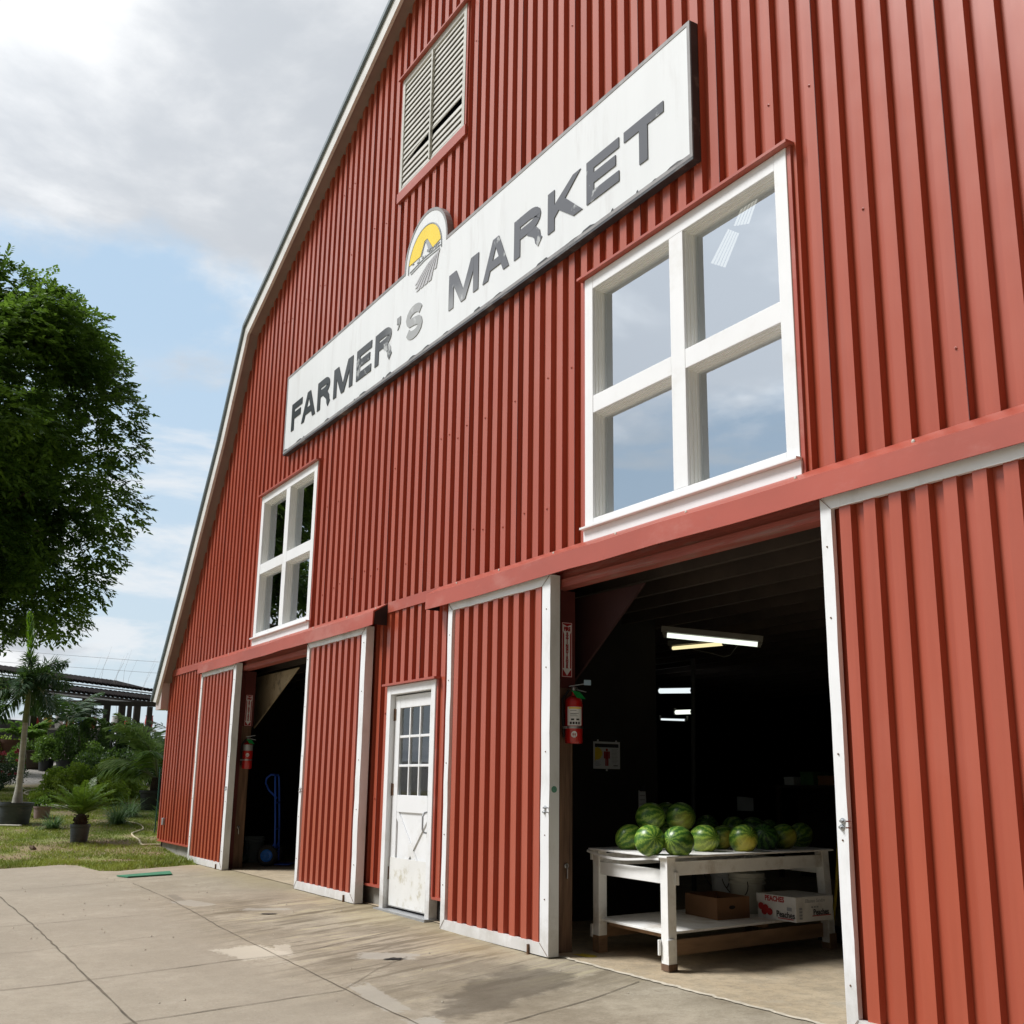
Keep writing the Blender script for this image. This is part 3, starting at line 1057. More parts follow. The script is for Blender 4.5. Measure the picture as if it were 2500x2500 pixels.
def corrugate(mb, x0, x1, zlo, zhi, opens, yt, yp, pitch=0.18, phase=0.0, top=0.085, run=0.008):
    xs = []
    k = math.floor((x0 - phase) / pitch) - 1
    while phase + k * pitch < x1 + pitch:
        b = phase + k * pitch
        xs += [(b, yp), (b + run, yt), (b + run + top, yt), (b + 2 * run + top, yp)]
        k += 1

    def yat(x):
        for (a, ya), (b, yb) in zip(xs, xs[1:]):
            if a <= x <= b and b > a:
                return ya + (yb - ya) * (x - a) / (b - a)
        return yp
    cuts = set([x0, x1])
    for o in opens:
        for c in o[:2]:
            if x0 < c < x1:
                cuts.add(c)
    for c, _ in ROOF:
        if x0 < c < x1:
            cuts.add(c)
    P = sorted([p for p in xs if x0 < p[0] < x1] + [(c, yat(c)) for c in cuts])
    for (a, ya), (b, yb) in zip(P, P[1:]):
        if b - a < 1e-5:
            continue
        m = (a + b) / 2
        iv = [(zlo, None)]
        segs = [[zlo, 1e9]]
        for o in opens:
            if o[0] < m < o[1]:
                ns = []
                for s in segs:
                    if o[3] <= s[0] or o[2] >= s[1]:
                        ns.append(s)
                        continue
                    if o[2] > s[0]:
                        ns.append([s[0], o[2]])
                    if o[3] < s[1]:
                        ns.append([o[3], s[1]])
                segs = ns
        for s in segs:
            ta = min(s[1], zhi(a))
            tb = min(s[1], zhi(b))
            if ta - s[0] < 1e-4 and tb - s[0] < 1e-4:
                continue
            mb.face([(a, ya, s[0]), (b, yb, s[0]), (b, yb, max(tb, s[0])), (a, ya, max(ta, s[0]))])


mb = MB()
corrugate(mb, -9.76, 9.76, 3.0, lambda x: roof_z(x) + 0.03, OPEN, YT, YP)
corrugate(mb, -9.72, 9.72, 0.27, lambda x: 2.995, OPEN, YT + 0.004, YP + 0.004)
mb.build('front_wall', M['red'], barn)
# fixing screws: small washers' heads scattered on the ribs
mb = MB()
for zz in (3.45, 4.5, 5.55, 6.6, 7.65, 8.7, 1.1, 1.95):
    for i in range(-52, 53):
        if random.random() < 0.28:
            x = i * 0.18 + 0.05
            z = zz + random.uniform(-.05, .05)
            if z > roof_z(x) - 0.3 or any(o[0] - .05 < x < o[1] + .05 and o[2] - .05 < z < o[3] + .05 for o in OPEN):
                continue
            mb.lathe([(0.009, 0), (0.009, -0.004), (0.005, -0.005), (0.005, -0.010), (0, -0.010)], 6, (x, YT, z), 'y')
mb.build('screws', M['redtrim'], barn)

mb = MB()
for i in range(-10, 11):
    x = i * 0.9 + 0.094
    zt2 = roof_z(x)
    segs = [[0.28, 2.94], [3.06, zt2 - 0.05]]
    for o in OPEN:
        if o[0] - .03 < x < o[1] + .03:
            segs = [t_ for s in segs for t_ in ([s] if o[3] <= s[0] or o[2] >= s[1] else ([[s[0], o[2]]] if o[2] > s[0] else []) + ([[o[3], s[1]]] if o[3] < s[1] else []))]
    for a, b in segs:
        if b - a > .2:
            mb.box(x - .001, x + .0035, YT - .0022, YT + .002, a, b)
mb.build('sheet_laps', M['darkred'], barn)
# structural inside of the wall, foundation, interior shell
for a, b in ((-9.72, -5.9), (-2.6, -0.6), (0.52, 2.35), (5.75, 9.72)):
    mb = MB()
    mb.box(a, b, 0.035, 0.22, -0.1, 0.285)
    mb.build('foundation', M['found'], barn, bevel=0.006)
mb = MB()
# backing behind the siding keeps daylight out
bo = [WIN, SWIN, LOUV, MD, OPL, OPR]
xs_ = sorted(set([-9.7, 9.7] + [c for o in bo for c in o[:2]] + [c for c, _ in ROOF if abs(c) < 9.7]))
for a, b in zip(xs_, xs_[1:]):
    m_ = (a + b) / 2
    segs = [[0.28, 1e9]]
    for o in bo:
        if o[0] < m_ < o[1]:
            segs = [t_ for s in segs for t_ in ([s] if o[3] <= s[0] or o[2] >= s[1] else ([[s[0], o[2]]] if o[2] > s[0] else []) + ([[o[3], s[1]]] if o[3] < s[1] else []))]
    for s in segs:
        pa, pb = min(s[1], roof_z(a) - .02), min(s[1], roof_z(b) - .02)
        for y in (0.06, 0.16):
            mb.face([(a, y, s[0]), (b, y, s[0]), (b, y, pb), (a, y, pa)])
# reveals of the openings
for o in bo:
    if o in (OPL, OPR):
        continue
    for x in o[:2]:
        mb.face([(x, 0.06, max(o[2], 0.02)), (x, 0.16, max(o[2], 0.02)), (x, 0.16, o[3]), (x, 0.06, o[3])])
    mb.face([(o[0], 0.06, o[3]), (o[1], 0.06, o[3]), (o[1], 0.16, o[3]), (o[0], 0.16, o[3])])
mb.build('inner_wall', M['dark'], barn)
mb = MB()
mb.box(-9.74, -9.66, 0.03, 25, 0.0, 2.9)
mb.box(9.66, 9.74, 0.03, 25, 0.0, 2.9)
mb.face([(-9.7, 25, 0), (9.7, 25, 0), (9.7, 25, 3)] + [(x, 25, z) for x, z in reversed(ROOF)] + [(-9.7, 25, 3)])
mb.face([(-9.66, 0.2, 2.99), (9.66, 0.2, 2.99), (9.66, 25, 2.99), (-9.66, 25, 2.99)])
mb.face([(-9.66, 12, 0), (9.66, 12, 0), (9.66, 12, 2.99), (-9.66, 12, 2.99)])
# loft partition so the upper windows look into a dark room
mb.face([(-9, 14, 3), (9, 14, 3), (6, 14, 7.9), (0, 14, 10.4), (-6, 14, 7.9)])
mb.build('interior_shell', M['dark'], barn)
for i in range(22):
    y = 0.45 + i * 0.42
    mb = MB()
    mb.box(-9.5, 9.5, y, y + 0.045, 2.78, 2.985)
    mb.build('ceiling_joist', M['joist'], barn)
mb = MB()
fx = [-9.66, -6, -1, 0, 1, 2, 3.2, 6, 9.66]
for a, b in zip(fx, fx[1:]):
    mb.face([(a, -0.02, base_z(a) + 0.006), (b, -0.02, base_z(b) + 0.006), (b, 25, base_z(b) + 0.006), (a, 25, base_z(a) + 0.006)])
mb.build('barn_floor', M['floor'], barn)
# chipped slab edge at the threshold of the large opening
mb = MB()
V = []
for i in range(60):
    x = 2.42 + i * 0.055
    y = -0.03 + random.uniform(-.012, .012)
    V += [(x, y - 0.004, base_z(x) + 0.0045), (x, y + random.uniform(.004, .024), base_z(x) + 0.0105)]
mb.add(V, [(2 * i, 2 * i + 2, 2 * i + 3, 2 * i + 1) for i in range(59)])
mb.build('threshold_edge', M['patch'], barn)
# roof skin and rake trim


def offset_profile(d):
    P = [Vector(p) for p in ROOF]
    out = []
    for i in range(len(P)):
        d1 = (P[i] - P[i - 1]).normalized() if i else (P[1] - P[0]).normalized()
        d2 = (P[i + 1] - P[i]).normalized() if i < len(P) - 1 else d1
        t_ = (d1 + d2).normalized()
        n_ = Vector((-t_.y, t_.x))
        k_ = d / max(0.5, n_.dot(Vector((-d1.y, d1.x))))
        out.append(P[i] + n_ * k_)
    return out


def band(mb, lo, hi, y0, y1):
    for i in range(len(lo) - 1):
        q = [lo[i], hi[i], hi[i + 1], lo[i + 1]]
        mb.prism([(p.x, p.y) for p in q], y0, y1)


def ext(P, drop):
    """carry the profile down past the eave"""
    a, b = P[0], P[1]
    s = (a - b).normalized()
    k_ = drop / abs(s.y)
    P = [a + s * k_] + P
    a, b = P[-1], P[-2]
    s = (a - b).normalized()
    return P + [a + s * (drop / abs(s.y))]


O = {d: ext(offset_profile(d), 0.40 if d > 0.02 else 0.0) for d in (-0.03, 0.17, 0.175, 0.235)}
lo_ = ext(offset_profile(-0.03), 0.30)
mb = MB()
band(mb, lo_, O[0.17], -0.195, -0.155)
mb.build('rake_board', M['fascia'], barn)
mb = MB()
P = offset_profile(0.0)
Q = offset_profile(0.02)
band(mb, P, Q, -0.154, 0.02)
mb.build('rake_soffit', M['soffit'], barn)
mb = MB()
band(mb, O[0.175], O[0.235], -0.23, 25.2)
mb.build('roof', M['roof'], barn)
for s in (-1, 1):
    mb = MB()
    mb.box(*sorted((s * 9.80, s * 10.16)), -0.153, 0.0, 2.40, 2.86)
    mb.build('eave_box', M['pinkbox'], barn)
    mb = MB()
    a, b = sorted((s * 9.79, s * 10.2))
    mb.box(a, b, 0.03, 25, 2.40, 2.75)
    mb.build('eave', M['soffit'], barn)

# track covers over the sliding doors


def header(x0, x1):
    prof = [(-0.021, 3.05), (-0.035, 3.046), (-0.185, 2.955), (-0.190, 2.812), (-0.180, 2.812), (-0.170, 2.945), (-0.021, 3.035)]
    mb = MB()
    k = int((x1 - x0) / 0.35)
    n = len(prof)
    V = []
    for i in range(k + 1):
        x = x0 + (x1 - x0) * i / k
        jy, jz = random.uniform(-.004, .004), random.uniform(-.006, .006)
        for q, (y, z) in enumerate(prof):
            f = 1.0 if q in (2, 3, 4) else 0.0
            V.append((x, y + jy * f, z + jz * f))
    F = [(i * n + j, i * n + (j + 1) % n, (i + 1) * n + (j + 1) % n, (i + 1) * n + j) for i in range(k) for j in range(n)]
    F += [tuple(range(n))[::-1], tuple(k * n + j for j in range(n))]
    mb.add(V, F)
    o = mb.build('track_cover', M['redtrim'], barn)
    s = MB()
    x = x0 + 0.5
    while x < x1:
        s.lathe([(0.011, 0), (0.011, -0.006), (0.0, -0.010)], 8, (x, -0.118, 2.998), 'y')
        x += random.uniform(0.75, 1.1)
    s.build('screws', M['log'], o)
    e = MB()
    e.prism([(0, 0)], 0, 0) if False else None
    for x in (x0 - 0.004, x1 + 0.004):
        e.face([(x, y * 0.94 - 0.004, z - 0.004) for y, z in [(-0.03, 3.04), (-0.18, 2.95), (-0.185, 2.82), (-0.03, 2.82)]])
    e.build('end_cap', M['blackmetal'], o)


header(-7.43, -0.70)
header(0.52, 7.60)
for a, b in ((-9.74, -7.44), (-0.69, 0.51), (7.61, 9.74)):
    mb = MB()
    mb.box(a, b, -0.032, -0.022, 2.945, 3.052)
    mb.build('seam_strip', M['redtrim'], barn)
# drip caps and side channels
for o, zz in ((WIN, 1), (SWIN, 1), (LOUV, 1), (MD, 1)):
    mb = MB()
    mb.bar((o[0] - 0.05, -0.045, o[3] + 0.012), (o[1] + 0.05, -0.045, o[3] + 0.012), 0.09, 0.02)
    for x in (o[0] - 0.018, o[1] + 0.018):
        mb.box(x - 0.016, x + 0.016, -0.038, 0.02, max(o[2] - (0.02 if o is not MD else -0.27), 0.27), o[3])
    mb.build('flashing', M['redtrim'], barn)
mb = MB()
mb.box(LOUV[0] - 0.04, LOUV[1] + 0.04, -0.05, 0.02, LOUV[2] - 0.12, LOUV[2] - 0.002)
mb.build('flashing', M['redtrim'], barn)
for a, b in ((-9.74, -5.92), (-2.6, -0.6), (0.53, 2.35), (5.76, 9.72)):
    mb = MB()
    mb.box(a, b, -0.04, 0.02, 0.25, 0.272)
    mb.build('base_strip', M['redtrim'], barn)
for a in (-9.80, 9.735):
    mb = MB()
    mb.box(a, a + .065, -0.03, 0.10, 0.285, 2.84)
    mb.build('corner_trim', M['redtrim'], barn)
# painted wooden lintels
for a, b in ((OPL[0], OPL[1]), (OPR[0], OPR[1])):
    mb = MB()
    mb.box(a - 0.12, b + 0.12, -0.035, 0.0, 2.74, 2.80)
    mb.box(a - 0.12, b + 0.12, -0.008, 0.10, 2.745, 2.99)
    mb.build('lintel', M['redwood'], barn)
# jamb posts
for x0, x1, y0, y1 in ((-5.92, -5.75, 0.058, 0.188), (2.33, 2.50, 0.042, 0.156)):
    mb = MB()
    mb.box(x0, x1, y0, y1, base_z(x0), 2.74)
    p = mb.build('jamb_post', M['wood'], barn)
    mb = MB()
    mb.box(x0, x1 + 0.003, -0.03, y0 - 0.002, base_z(x0) + 0.01, 2.74)
    mb.box(x1 + 0.001, x1 + 0.006, y0, y1 + 0.02, 1.98, 2.74)
    mb.build('jamb_lining', M['darkred'], p)
    mb = MB()
    zz = 0.62 if x0 < 0 else 0.66
    mb.tube([(x1 + 0.004, 0.10, zz), (x1 + 0.02, 0.10, zz - 0.02), (x1 + 0.012, 0.105, zz - 0.09)], 0.006, 6)
    mb.lathe([(0.012, -0.004), (0.02, 0), (0.012, 0.004)], 8, (x1 + 0.012, 0.10, zz), 'x')
    mb.build('hook', M['steel'], p)
for x0, x1 in ((-2.62, -2.48), (5.75, 5.9)):
    mb = MB()
    mb.box(x0, x1, 0.06, 0.19, 0.04, 2.74)
    mb.build('jamb_post', M['wood'], barn)
# gusset boards behind the posts
mb = MB()
mb.prism([(-6.33, 2.72), (-4.55, 2.72), (-6.33, 1.98)], 0.40, 0.42)
mb.build('brace_panel', M['plywood'], barn)
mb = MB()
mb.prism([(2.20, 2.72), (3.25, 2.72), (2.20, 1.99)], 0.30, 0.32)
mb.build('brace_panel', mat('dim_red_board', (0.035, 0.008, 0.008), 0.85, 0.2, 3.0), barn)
# inside partition facing the large opening, back walls of the store
for a, b in ((0.90, 2.12), (-1.9, 3.3)):
    mb = MB()
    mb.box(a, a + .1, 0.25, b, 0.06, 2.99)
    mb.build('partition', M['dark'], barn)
mb = MB()
mb.box(-9.6, -2.0, 3.2, 3.25, 0.06, 2.99)
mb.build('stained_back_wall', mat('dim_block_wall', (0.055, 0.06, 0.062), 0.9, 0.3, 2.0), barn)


# windows
def window(o4, name='window'):
    x0, x1, z0, z1 = o4
    yf = -0.045
    cw = 0.11
    xm = (x0 + x1) / 2 + 0.02
    zm = z0 + (z1 - z0) * 0.495
    mb = MB()
    mb.box(x0, x0 + cw, yf, 0.08, z0 + 0.09, z1)
    mb.box(x1 - cw, x1, yf, 0.08, z0 + 0.09, z1)
    mb.box(x0 + cw, x1 - cw, yf + .001, 0.08, z1 - cw, z1)
    mb.box(x0 + cw, x1 - cw, yf + .001, 0.08, z0 + 0.09, z0 + 0.15)
    mb.box(xm - 0.077, xm + 0.077, yf + .002, 0.08, z0 + 0.15, z1 - cw)
    mb.box(x0 + cw, xm - 0.077, yf + .003, 0.08, zm - 0.07, zm + 0.07)
    mb.box(xm + 0.077, x1 - cw, yf + .003, 0.08, zm - 0.07, zm + 0.07)
    w = mb.build(name, M['white'], barn, bevel=0.004)
    mb = MB()
    mb.box(x0 - 0.012, x1 + 0.012, yf - 0.006, 0.06, z0 - 0.035, z0 + 0.072)
    mb.bar((x0 - 0.012, yf - 0.02, z0 + 0.082), (x1 + 0.012, yf - 0.02, z0 + 0.082), 0.05, 0.018)
    mb.build('sill', M['white'], w, bevel=0.003)
    for (a, b) in ((x0 + cw, xm - 0.077), (xm + 0.077, x1 - cw)):
        for (c, d) in ((z0 + 0.15, zm - 0.07), (zm + 0.07, z1 - cw)):
            mb = MB()
            for s, yy, t_ in ((0.0, -0.020, 0.009), (0.009, 0.004, 0.009), (0.018, 0.030, 0.010)):
                for q in ((a + s, a + s + t_, c + s, d - s), (b - s - t_, b - s, c + s, d - s), (a + s + t_, b - s - t_, c + s, c + s + t_), (a + s + t_, b - s - t_, d - s - t_, d - s)):
                    mb.box(q[0], q[1], yy, 0.07, q[2], q[3])
            sh = mb.build('sash', M['sash'], w)
            mb = MB()
            mb.face([(a + 0.02, 0.052, c + 0.02), (b - 0.02, 0.052, c + 0.02), (b - 0.02, 0.052, d - 0.02), (a + 0.02, 0.052, d - 0.02)])
            mb.build('pane', M['glass'], sh)
    return w


window(WIN)
window(SWIN)

# louvre
x0, x1, z0, z1 = LOUV
mb = MB()
mb.box(x0, x0 + 0.06, -0.045, 0.10, z0, z1)
mb.box(x1 - 0.06, x1, -0.045, 0.10, z0, z1)
mb.box(x0 + .06, x1 - .06, -0.044, 0.10, z1 - 0.08, z1)
mb.box(x0 + .06, x1 - .06, -0.044, 0.10, z0, z0 + 0.03)
lv = mb.build('louver', M['louver'], barn, bevel=0.003)
xm = -0.03
mb = MB()
mb.bar((xm, -0.045, z0 + .03), (xm, -0.045, z1 - .08), 0.03, 0.03, (0, 1, 0))
mb.build('center_bar', M['louver'], lv)
n = 19
for i in range(n):
    z = z0 + 0.075 + i * (z1 - 0.13 - z0 - 0.05) / (n - 1)
    for a, b in ((x0 + .06, xm - .01), (xm + .01, x1 - .06)):
        mb = MB()
        dz0 = dz1 = 0.0
        if i == 4 and a < -0.5:
            dz1 = 0.075
        if i == 4 and a > -0.5:
            dz0, dz1 = 0.05, 0.065
        p = []
        for x, dz in ((a, dz0), (b, dz1)):
            p += [(x, -0.040, z - 0.036 + dz), (x, -0.020, z + 0.035 + dz), (x, -0.012, z + 0.035 + dz), (x, -0.030, z - 0.036 + dz)]
        mb.add(p, [(0, 1, 2, 3), (7, 6, 5, 4), (0, 4, 5, 1), (1, 5, 6, 2), (2, 6, 7, 3), (3, 7, 4, 0)])
        mb.build('slat', M['louver'], lv)

# white personnel door
x0, x1, z0, z1 = MD
mb = MB()
zb = base_z(0) - 0.02
fw = 0.088
mb.box(x0, x0 + fw, -0.05, 0.10, zb, z1)
mb.box(x1 - fw, x1, -0.05, 0.10, zb + .02, z1)
mb.box(x0 + fw, x1 - fw, -0.049, 0.10, z1 - 0.085, z1)
fr = mb.build('door_frame', M['chipped'], barn, bevel=0.004)
mb = MB()
a, b = x0 + fw + 0.006, x1 - fw - 0.006
zl, zt_ = zb + 0.055, z1 - 0.10
yf, yb = 0.005, 0.045
st = 0.115
pz0, pz1 = zl + 1.03, zl + 1.86
mb.box(a, a + st, yf, yb, zl, zt_)
mb.box(b - st, b, yf, yb, zl, zt_)
mb.box(a + st, b - st, yf + .001, yb, pz1, zt_)
mb.box(a + st, b - st, yf + .001, yb, zl + 0.87, pz0)
mb.box(a + st, b - st, yf + .001, yb, zl, zl + 0.2)
mb.box(a + st, b - st, 0.022, yb - .002, zl + 0.2, zl + 0.87)
cx0, cx1 = a + st, b - st
for t_ in (1, 2):
    x = cx0 + (cx1 - cx0) * t_ / 3
    mb.box(x - 0.012, x + 0.012, yf + .006, yb - .004, pz0, pz1)
    z = pz0 + (pz1 - pz0) * t_ / 3
    for k_ in range(3):
        xa = cx0 + (cx1 - cx0) * k_ / 3 + (0.012 if k_ else 0)
        xb = cx0 + (cx1 - cx0) * (k_ + 1) / 3 - (0.012 if k_ < 2 else 0)
        mb.box(xa, xb, yf + .007, yb - .004, z - 0.012, z + 0.012)
leaf = mb.build('door_leaf', M['chipped'], fr, bevel=0.003)
mb = MB()
mb.bar((cx0, 0.014, zl + 0.86), (cx1, 0.014, zl + 0.21), 0.012, 0.07, (0, 0, 1))
mb.bar((cx1, 0.016, zl + 0.86), (cx0, 0.016, zl + 0.21), 0.012, 0.07, (0, 0, 1))
mb.build('cross_brace', M['chipped'], fr)
for i in range(3):
    for j in range(3):
        mb = MB()
        xa, xb = cx0 + (cx1 - cx0) * i / 3, cx0 + (cx1 - cx0) * (i + 1) / 3
        za, zc_ = pz0 + (pz1 - pz0) * j / 3, pz0 + (pz1 - pz0) * (j + 1) / 3
        mb.face([(xa, 0.026, za), (xb, 0.026, za), (xb, 0.026, zc_), (xa, 0.026, zc_)])
        mb.build('pane', M['doorglass'], fr)
mb = MB()
mb.box(a + 0.012, b - 0.005, yf - 0.006, yf - 0.001, zl + 0.012, zl + 0.45)
tag(mb.build('kick_plate', mat('scuffed_kick_plate', (0.74, 0.74, 0.72), 0.55, 0.05, 3.0, (1, 1, 1), bump=0.3, bscale=8, dirt=(0.46, 0.42, 0.30), dirt_amt=0.9, dirt_scale=6.5), fr), 'scuffed and peeling kick plate')
mb = MB()
hx = b - 0.062
mb.box(hx - 0.03, hx + 0.03, yf - 0.007, yf - 0.001, zl + 0.66, zl + 1.08)
mb.tube([(hx - 0.01, yf - .006, zl + 0.70), (hx - 0.01, yf - 0.05, zl + 0.71), (hx - 0.01, yf - 0.062, zl + 0.74), (hx - 0.01, yf - 0.062, zl + 0.85), (hx - 0.01, yf - 0.05, zl + 0.88), (hx - 0.01, yf - .006, zl + 0.89)], 0.009, 8)
mb.lathe([(0.016, 0), (0.016, -0.012), (0, -0.012)], 12, (hx, yf - .007, zl + 1.03), 'y')
mb.build('handle', M['dullsteel'], fr, smooth=False)
for z in (zl + 1.80, zl + 1.08, zl + 0.3):
    mb = MB()
    mb.tube([(a - 0.012, -0.002, z - 0.06), (a - 0.012, -0.002, z + 0.06)], 0.009, 8)
    mb.box(a - 0.012, a + 0.03, 0.0, 0.004, z - 0.055, z + 0.055)
    mb.build('hinge', M['rust'], fr)
mb = MB()
mb.box(x0 - .02, x1 + .02, -0.10, 0.10, zb - 0.03, zb + 0.035)
mb.build('threshold', M['dullsteel'], fr)
mb = MB()
mb.box(x1 + 0.003, x1 + 0.14, 0.03, 0.034, 0.05, 0.27)
mb.build('gap_backing', M['hole'], barn)


# sliding doors
def sliding(x0, x1, z0, z1, bolts, label=None, phase=0.0):
    yf, yb = -0.140, -0.052
    lw, rw, tw, bw = 0.078, 0.118, 0.075, 0.085
    mb = MB()
    corrugate(mb, x0 + lw * 0.5, x1 - rw * 0.5, z0 + 0.02, lambda x: z1 - 0.02, [], yf + 0.012, yf + 0.050, 0.172, x0 + lw + 0.03 + phase, 0.08)
    mb.face([(x0 + .02, yb + .002, z0 + .02), (x1 - .02, yb + .002, z0 + .02), (x1 - .02, yb + .002, z1 - .02), (x0 + .02, yb + .002, z1 - .02)])
    d = mb.build('sliding_door', M['red'], barn)
    if label:
        d['label'] = label
    mb = MB()

    def strip(p, q, wd, n_):
        """one trim board split along its length and slightly dented"""
        pass
    # mitred boards: outer and inner rectangle joined corner to corner
    o_ = [(x0, z0), (x1, z0), (x1, z1), (x0, z1)]
    i_ = [(x0 + lw, z0 + bw), (x1 - rw, z0 + bw), (x1 - rw, z1 - tw), (x0 + lw, z1 - tw)]
    for k in range(4):
        j = (k + 1) % 4
        m_ = 14
        V = []
        for s in range(m_ + 1):
            t_ = s / m_
            po = (o_[k][0] + (o_[j][0] - o_[k][0]) * t_, o_[k][1] + (o_[j][1] - o_[k][1]) * t_)
            pi = (i_[k][0] + (i_[j][0] - i_[k][0]) * t_, i_[k][1] + (i_[j][1] - i_[k][1]) * t_)
            jt = random.uniform(-.0025, .0025) if 0 < s < m_ else 0
            ji = random.uniform(-.003, .003) if 0 < s < m_ else 0
            if k == 0 and 2 < s < m_ - 2:
                jt *= 2.5
            g_ = 0.0015
            V += [(po[0], yf + jt, po[1]), (pi[0] + (ji if k in (1, 3) else 0), yf + jt, pi[1] + (ji if k in (0, 2) else 0)),
                  (pi[0], yf + 0.03, pi[1]), (po[0], yb, po[1])]
        F = []
        for s in range(m_):
            b_ = s * 4
            F += [(b_, b_ + 4, b_ + 5, b_ + 1), (b_ + 1, b_ + 5, b_ + 6, b_ + 2), (b_ + 3, b_ + 7, b_ + 4, b_)]
        F += [(0, 1, 2, 3), (m_ * 4 + 3, m_ * 4 + 2, m_ * 4 + 1, m_ * 4)]
        mb.add(V, F)
    mb.build('door_trim', M['whitetrim'], d)
    # dark line of the corner mitres, trim screws
    mb = MB()
    for k in range(4):
        a_, b_ = Vector((o_[k][0], yf - 0.0035, o_[k][1])), Vector((i_[k][0], yf - 0.0035, i_[k][1]))
        mb.bar(a_, b_, 0.002, 0.003, (0, 1, 0))
    for s in range(5):
        z = z0 + 0.3 + s * (z1 - z0 - 0.5) / 4
        for x in (x0 + lw / 2, x1 - rw * 0.45):
            mb.lathe([(0.005, 0), (0.005, -0.004), (0, -0.005)], 8, (x, yf - .001, z + random.uniform(-.1, .1)), 'y')
    mb.build('trim_screws', M['rust'], d)
    mb = MB()
    for (bx, bz) in bolts:
        for dz in (0.0, 0.032):
            mb.lathe([(0.016, 0), (0.016, -0.004), (0.007, -0.005), (0.007, -0.02), (0, -0.02)], 10, (bx + dz * 0.25, yf - .002, bz + dz), 'y')
            mb.tube([(bx + 0.05, yf + 0.01, bz + dz), (bx + 0.05, yf - 0.03, bz + dz)], 0.004, 6)
    mb.build('latch_bolts', M['steel'], d)
    mb = MB()
    gx_ = x1 - rw - 0.15
    mb.box(gx_, gx_ + 0.012, yf - 0.02, yf + 0.02, z0 - 0.015, z0 + 0.06)
    mb.box(gx_ - 0.012, gx_ + 0.03, yf - 0.03, yf - 0.008, z0 - 0.02, z0 - 0.008)
    mb.build('floor_guide', M['rust'], d)
    return d


dA = sliding(-7.365, -5.567, 0.078, 2.834, [(-5.64, 1.12)], 'narrowest looking sliding panel beside the grass, warped left edge')
dB = sliding(-2.739, -0.971, 0.078, 2.834, [(-2.70, 1.13)], 'sliding panel left of the white door')
dC = sliding(0.913, 2.641, 0.047, 2.830, [(2.585, 1.05)], 'sliding panel right of the white door')
dD = sliding(5.474, 7.24, 0.047, 2.830, [(5.513, 1.055)], 'sliding panel cut off by the right picture edge', 0.012)
# small round sticker on the edge of one panel
mb = MB()
mb.lathe([(0.0, 0.001), (0.021, 0.001), (0.024, 0.0015), (0.024, 0)], 20, (2.6415, -0.097, 1.215), 'x')
mb.build('round_sticker', mat('faded_green_sticker', (0.10, 0.28, 0.20), 0.5, 0.3, 60.0), dC)
mb = MB()
for _ in range(9):
    x = random.uniform(1.2, 2.3)
    z = random.uniform(0.4, 2.2)
    pass
# daylit corrugated panels in the far roof slope, seen through the big window
for q in (((-2.67, 6.15), (-2.05, 5.98), (-2.06, 6.22), (-2.67, 6.46)), ((-1.98, 6.03), (-1.46, 5.84), (-1.36, 6.02), (-1.86, 6.25))):
    mb = MB()
    for k in range(5):
        s0, s1 = k / 5, (k + 0.8) / 5
        A = Vector(q[0]).lerp(Vector(q[3]), s0)
        B = Vector(q[1]).lerp(Vector(q[2]), s0)
        C_ = Vector(q[1]).lerp(Vector(q[2]), s1)
        D_ = Vector(q[0]).lerp(Vector(q[3]), s1)
        mb.face([(p.x, p.y, roof_z(p.x) - 0.06) for p in (A, B, C_, D_)])
    mb.build('skylight_panel', M['skylight'], barn)
mb = MB()
mb.box(-9.475, -9.375, -0.055, -0.021, 0.515, 0.625)
mb.build('outlet_box', M['dullsteel'], barn, bevel=0.005)

# ------------------------------------------------------------------ the big sign
SY = -0.09
s0, s1, sz0, sz1 = -4.256, 4.39, 5.56, 6.625
sign = empty('market_sign', (0, 0, 0), "long white FARMER'S MARKET sign with round farm emblem on the barn front", 'sign')
# outline with the arched bump for the emblem
LC = (0.045, 6.66)
bump = [(LC[0] + 0.50 * math.cos(a), LC[1] + 0.47 * math.sin(a)) for a in [math.pi * t_ / 24 for t_ in range(25)]]
outl = [(s0, sz0), (s1, sz0), (s1, sz1), (LC[0] + 0.50, sz1)] + bump[1:-1] + [(LC[0] - 0.50, sz1), (s0, sz1)]
mb = MB()
mb.prism(outl, SY, -0.022)
mb.build('board', M['signwhite'], sign)
mb = MB()
mb.stroke([(x, z) for x, z in outl], 0.032, SY - 0.004, -0.0225, closed=True)
mb.build('rim', M['signrim'], sign)
mb = MB()
mb.box(s0 - .016, s1 + .016, SY - .003, -.023, sz0 - 0.04, sz0 - 0.017)
mb.box(s1 + .017, s1 + 0.021, SY + .002, -.023, sz0 - 0.04, sz1 + 0.01)
# flaking dark primer along the lower edge
x = s0
while x < s1:
    w_ = random.uniform(0.02, 0.22)
    if random.random() < 0.45 and x + w_ < s1 - .05:
        h_ = random.uniform(0.004, 0.022)
        mb.face([(x, SY - .0055, sz0 + .012), (x + w_, SY - .0055, sz0 + .012), (x + w_ * random.uniform(.6, .9), SY - .0055, sz0 + .014 + h_), (x + w_ * random.uniform(.1, .4), SY - .0055, sz0 + .014 + h_ * .7)])
    x += w_ + random.uniform(0.02, 0.3)
mb.build('backing_edge', M['signedge'], sign)
# lettering
ZB, ZT = 5.785, 6.162
H = ZT - ZB
mb = MB()
yl0, yl1 = SY - 0.0065, SY - 0.002
lw = 0.104


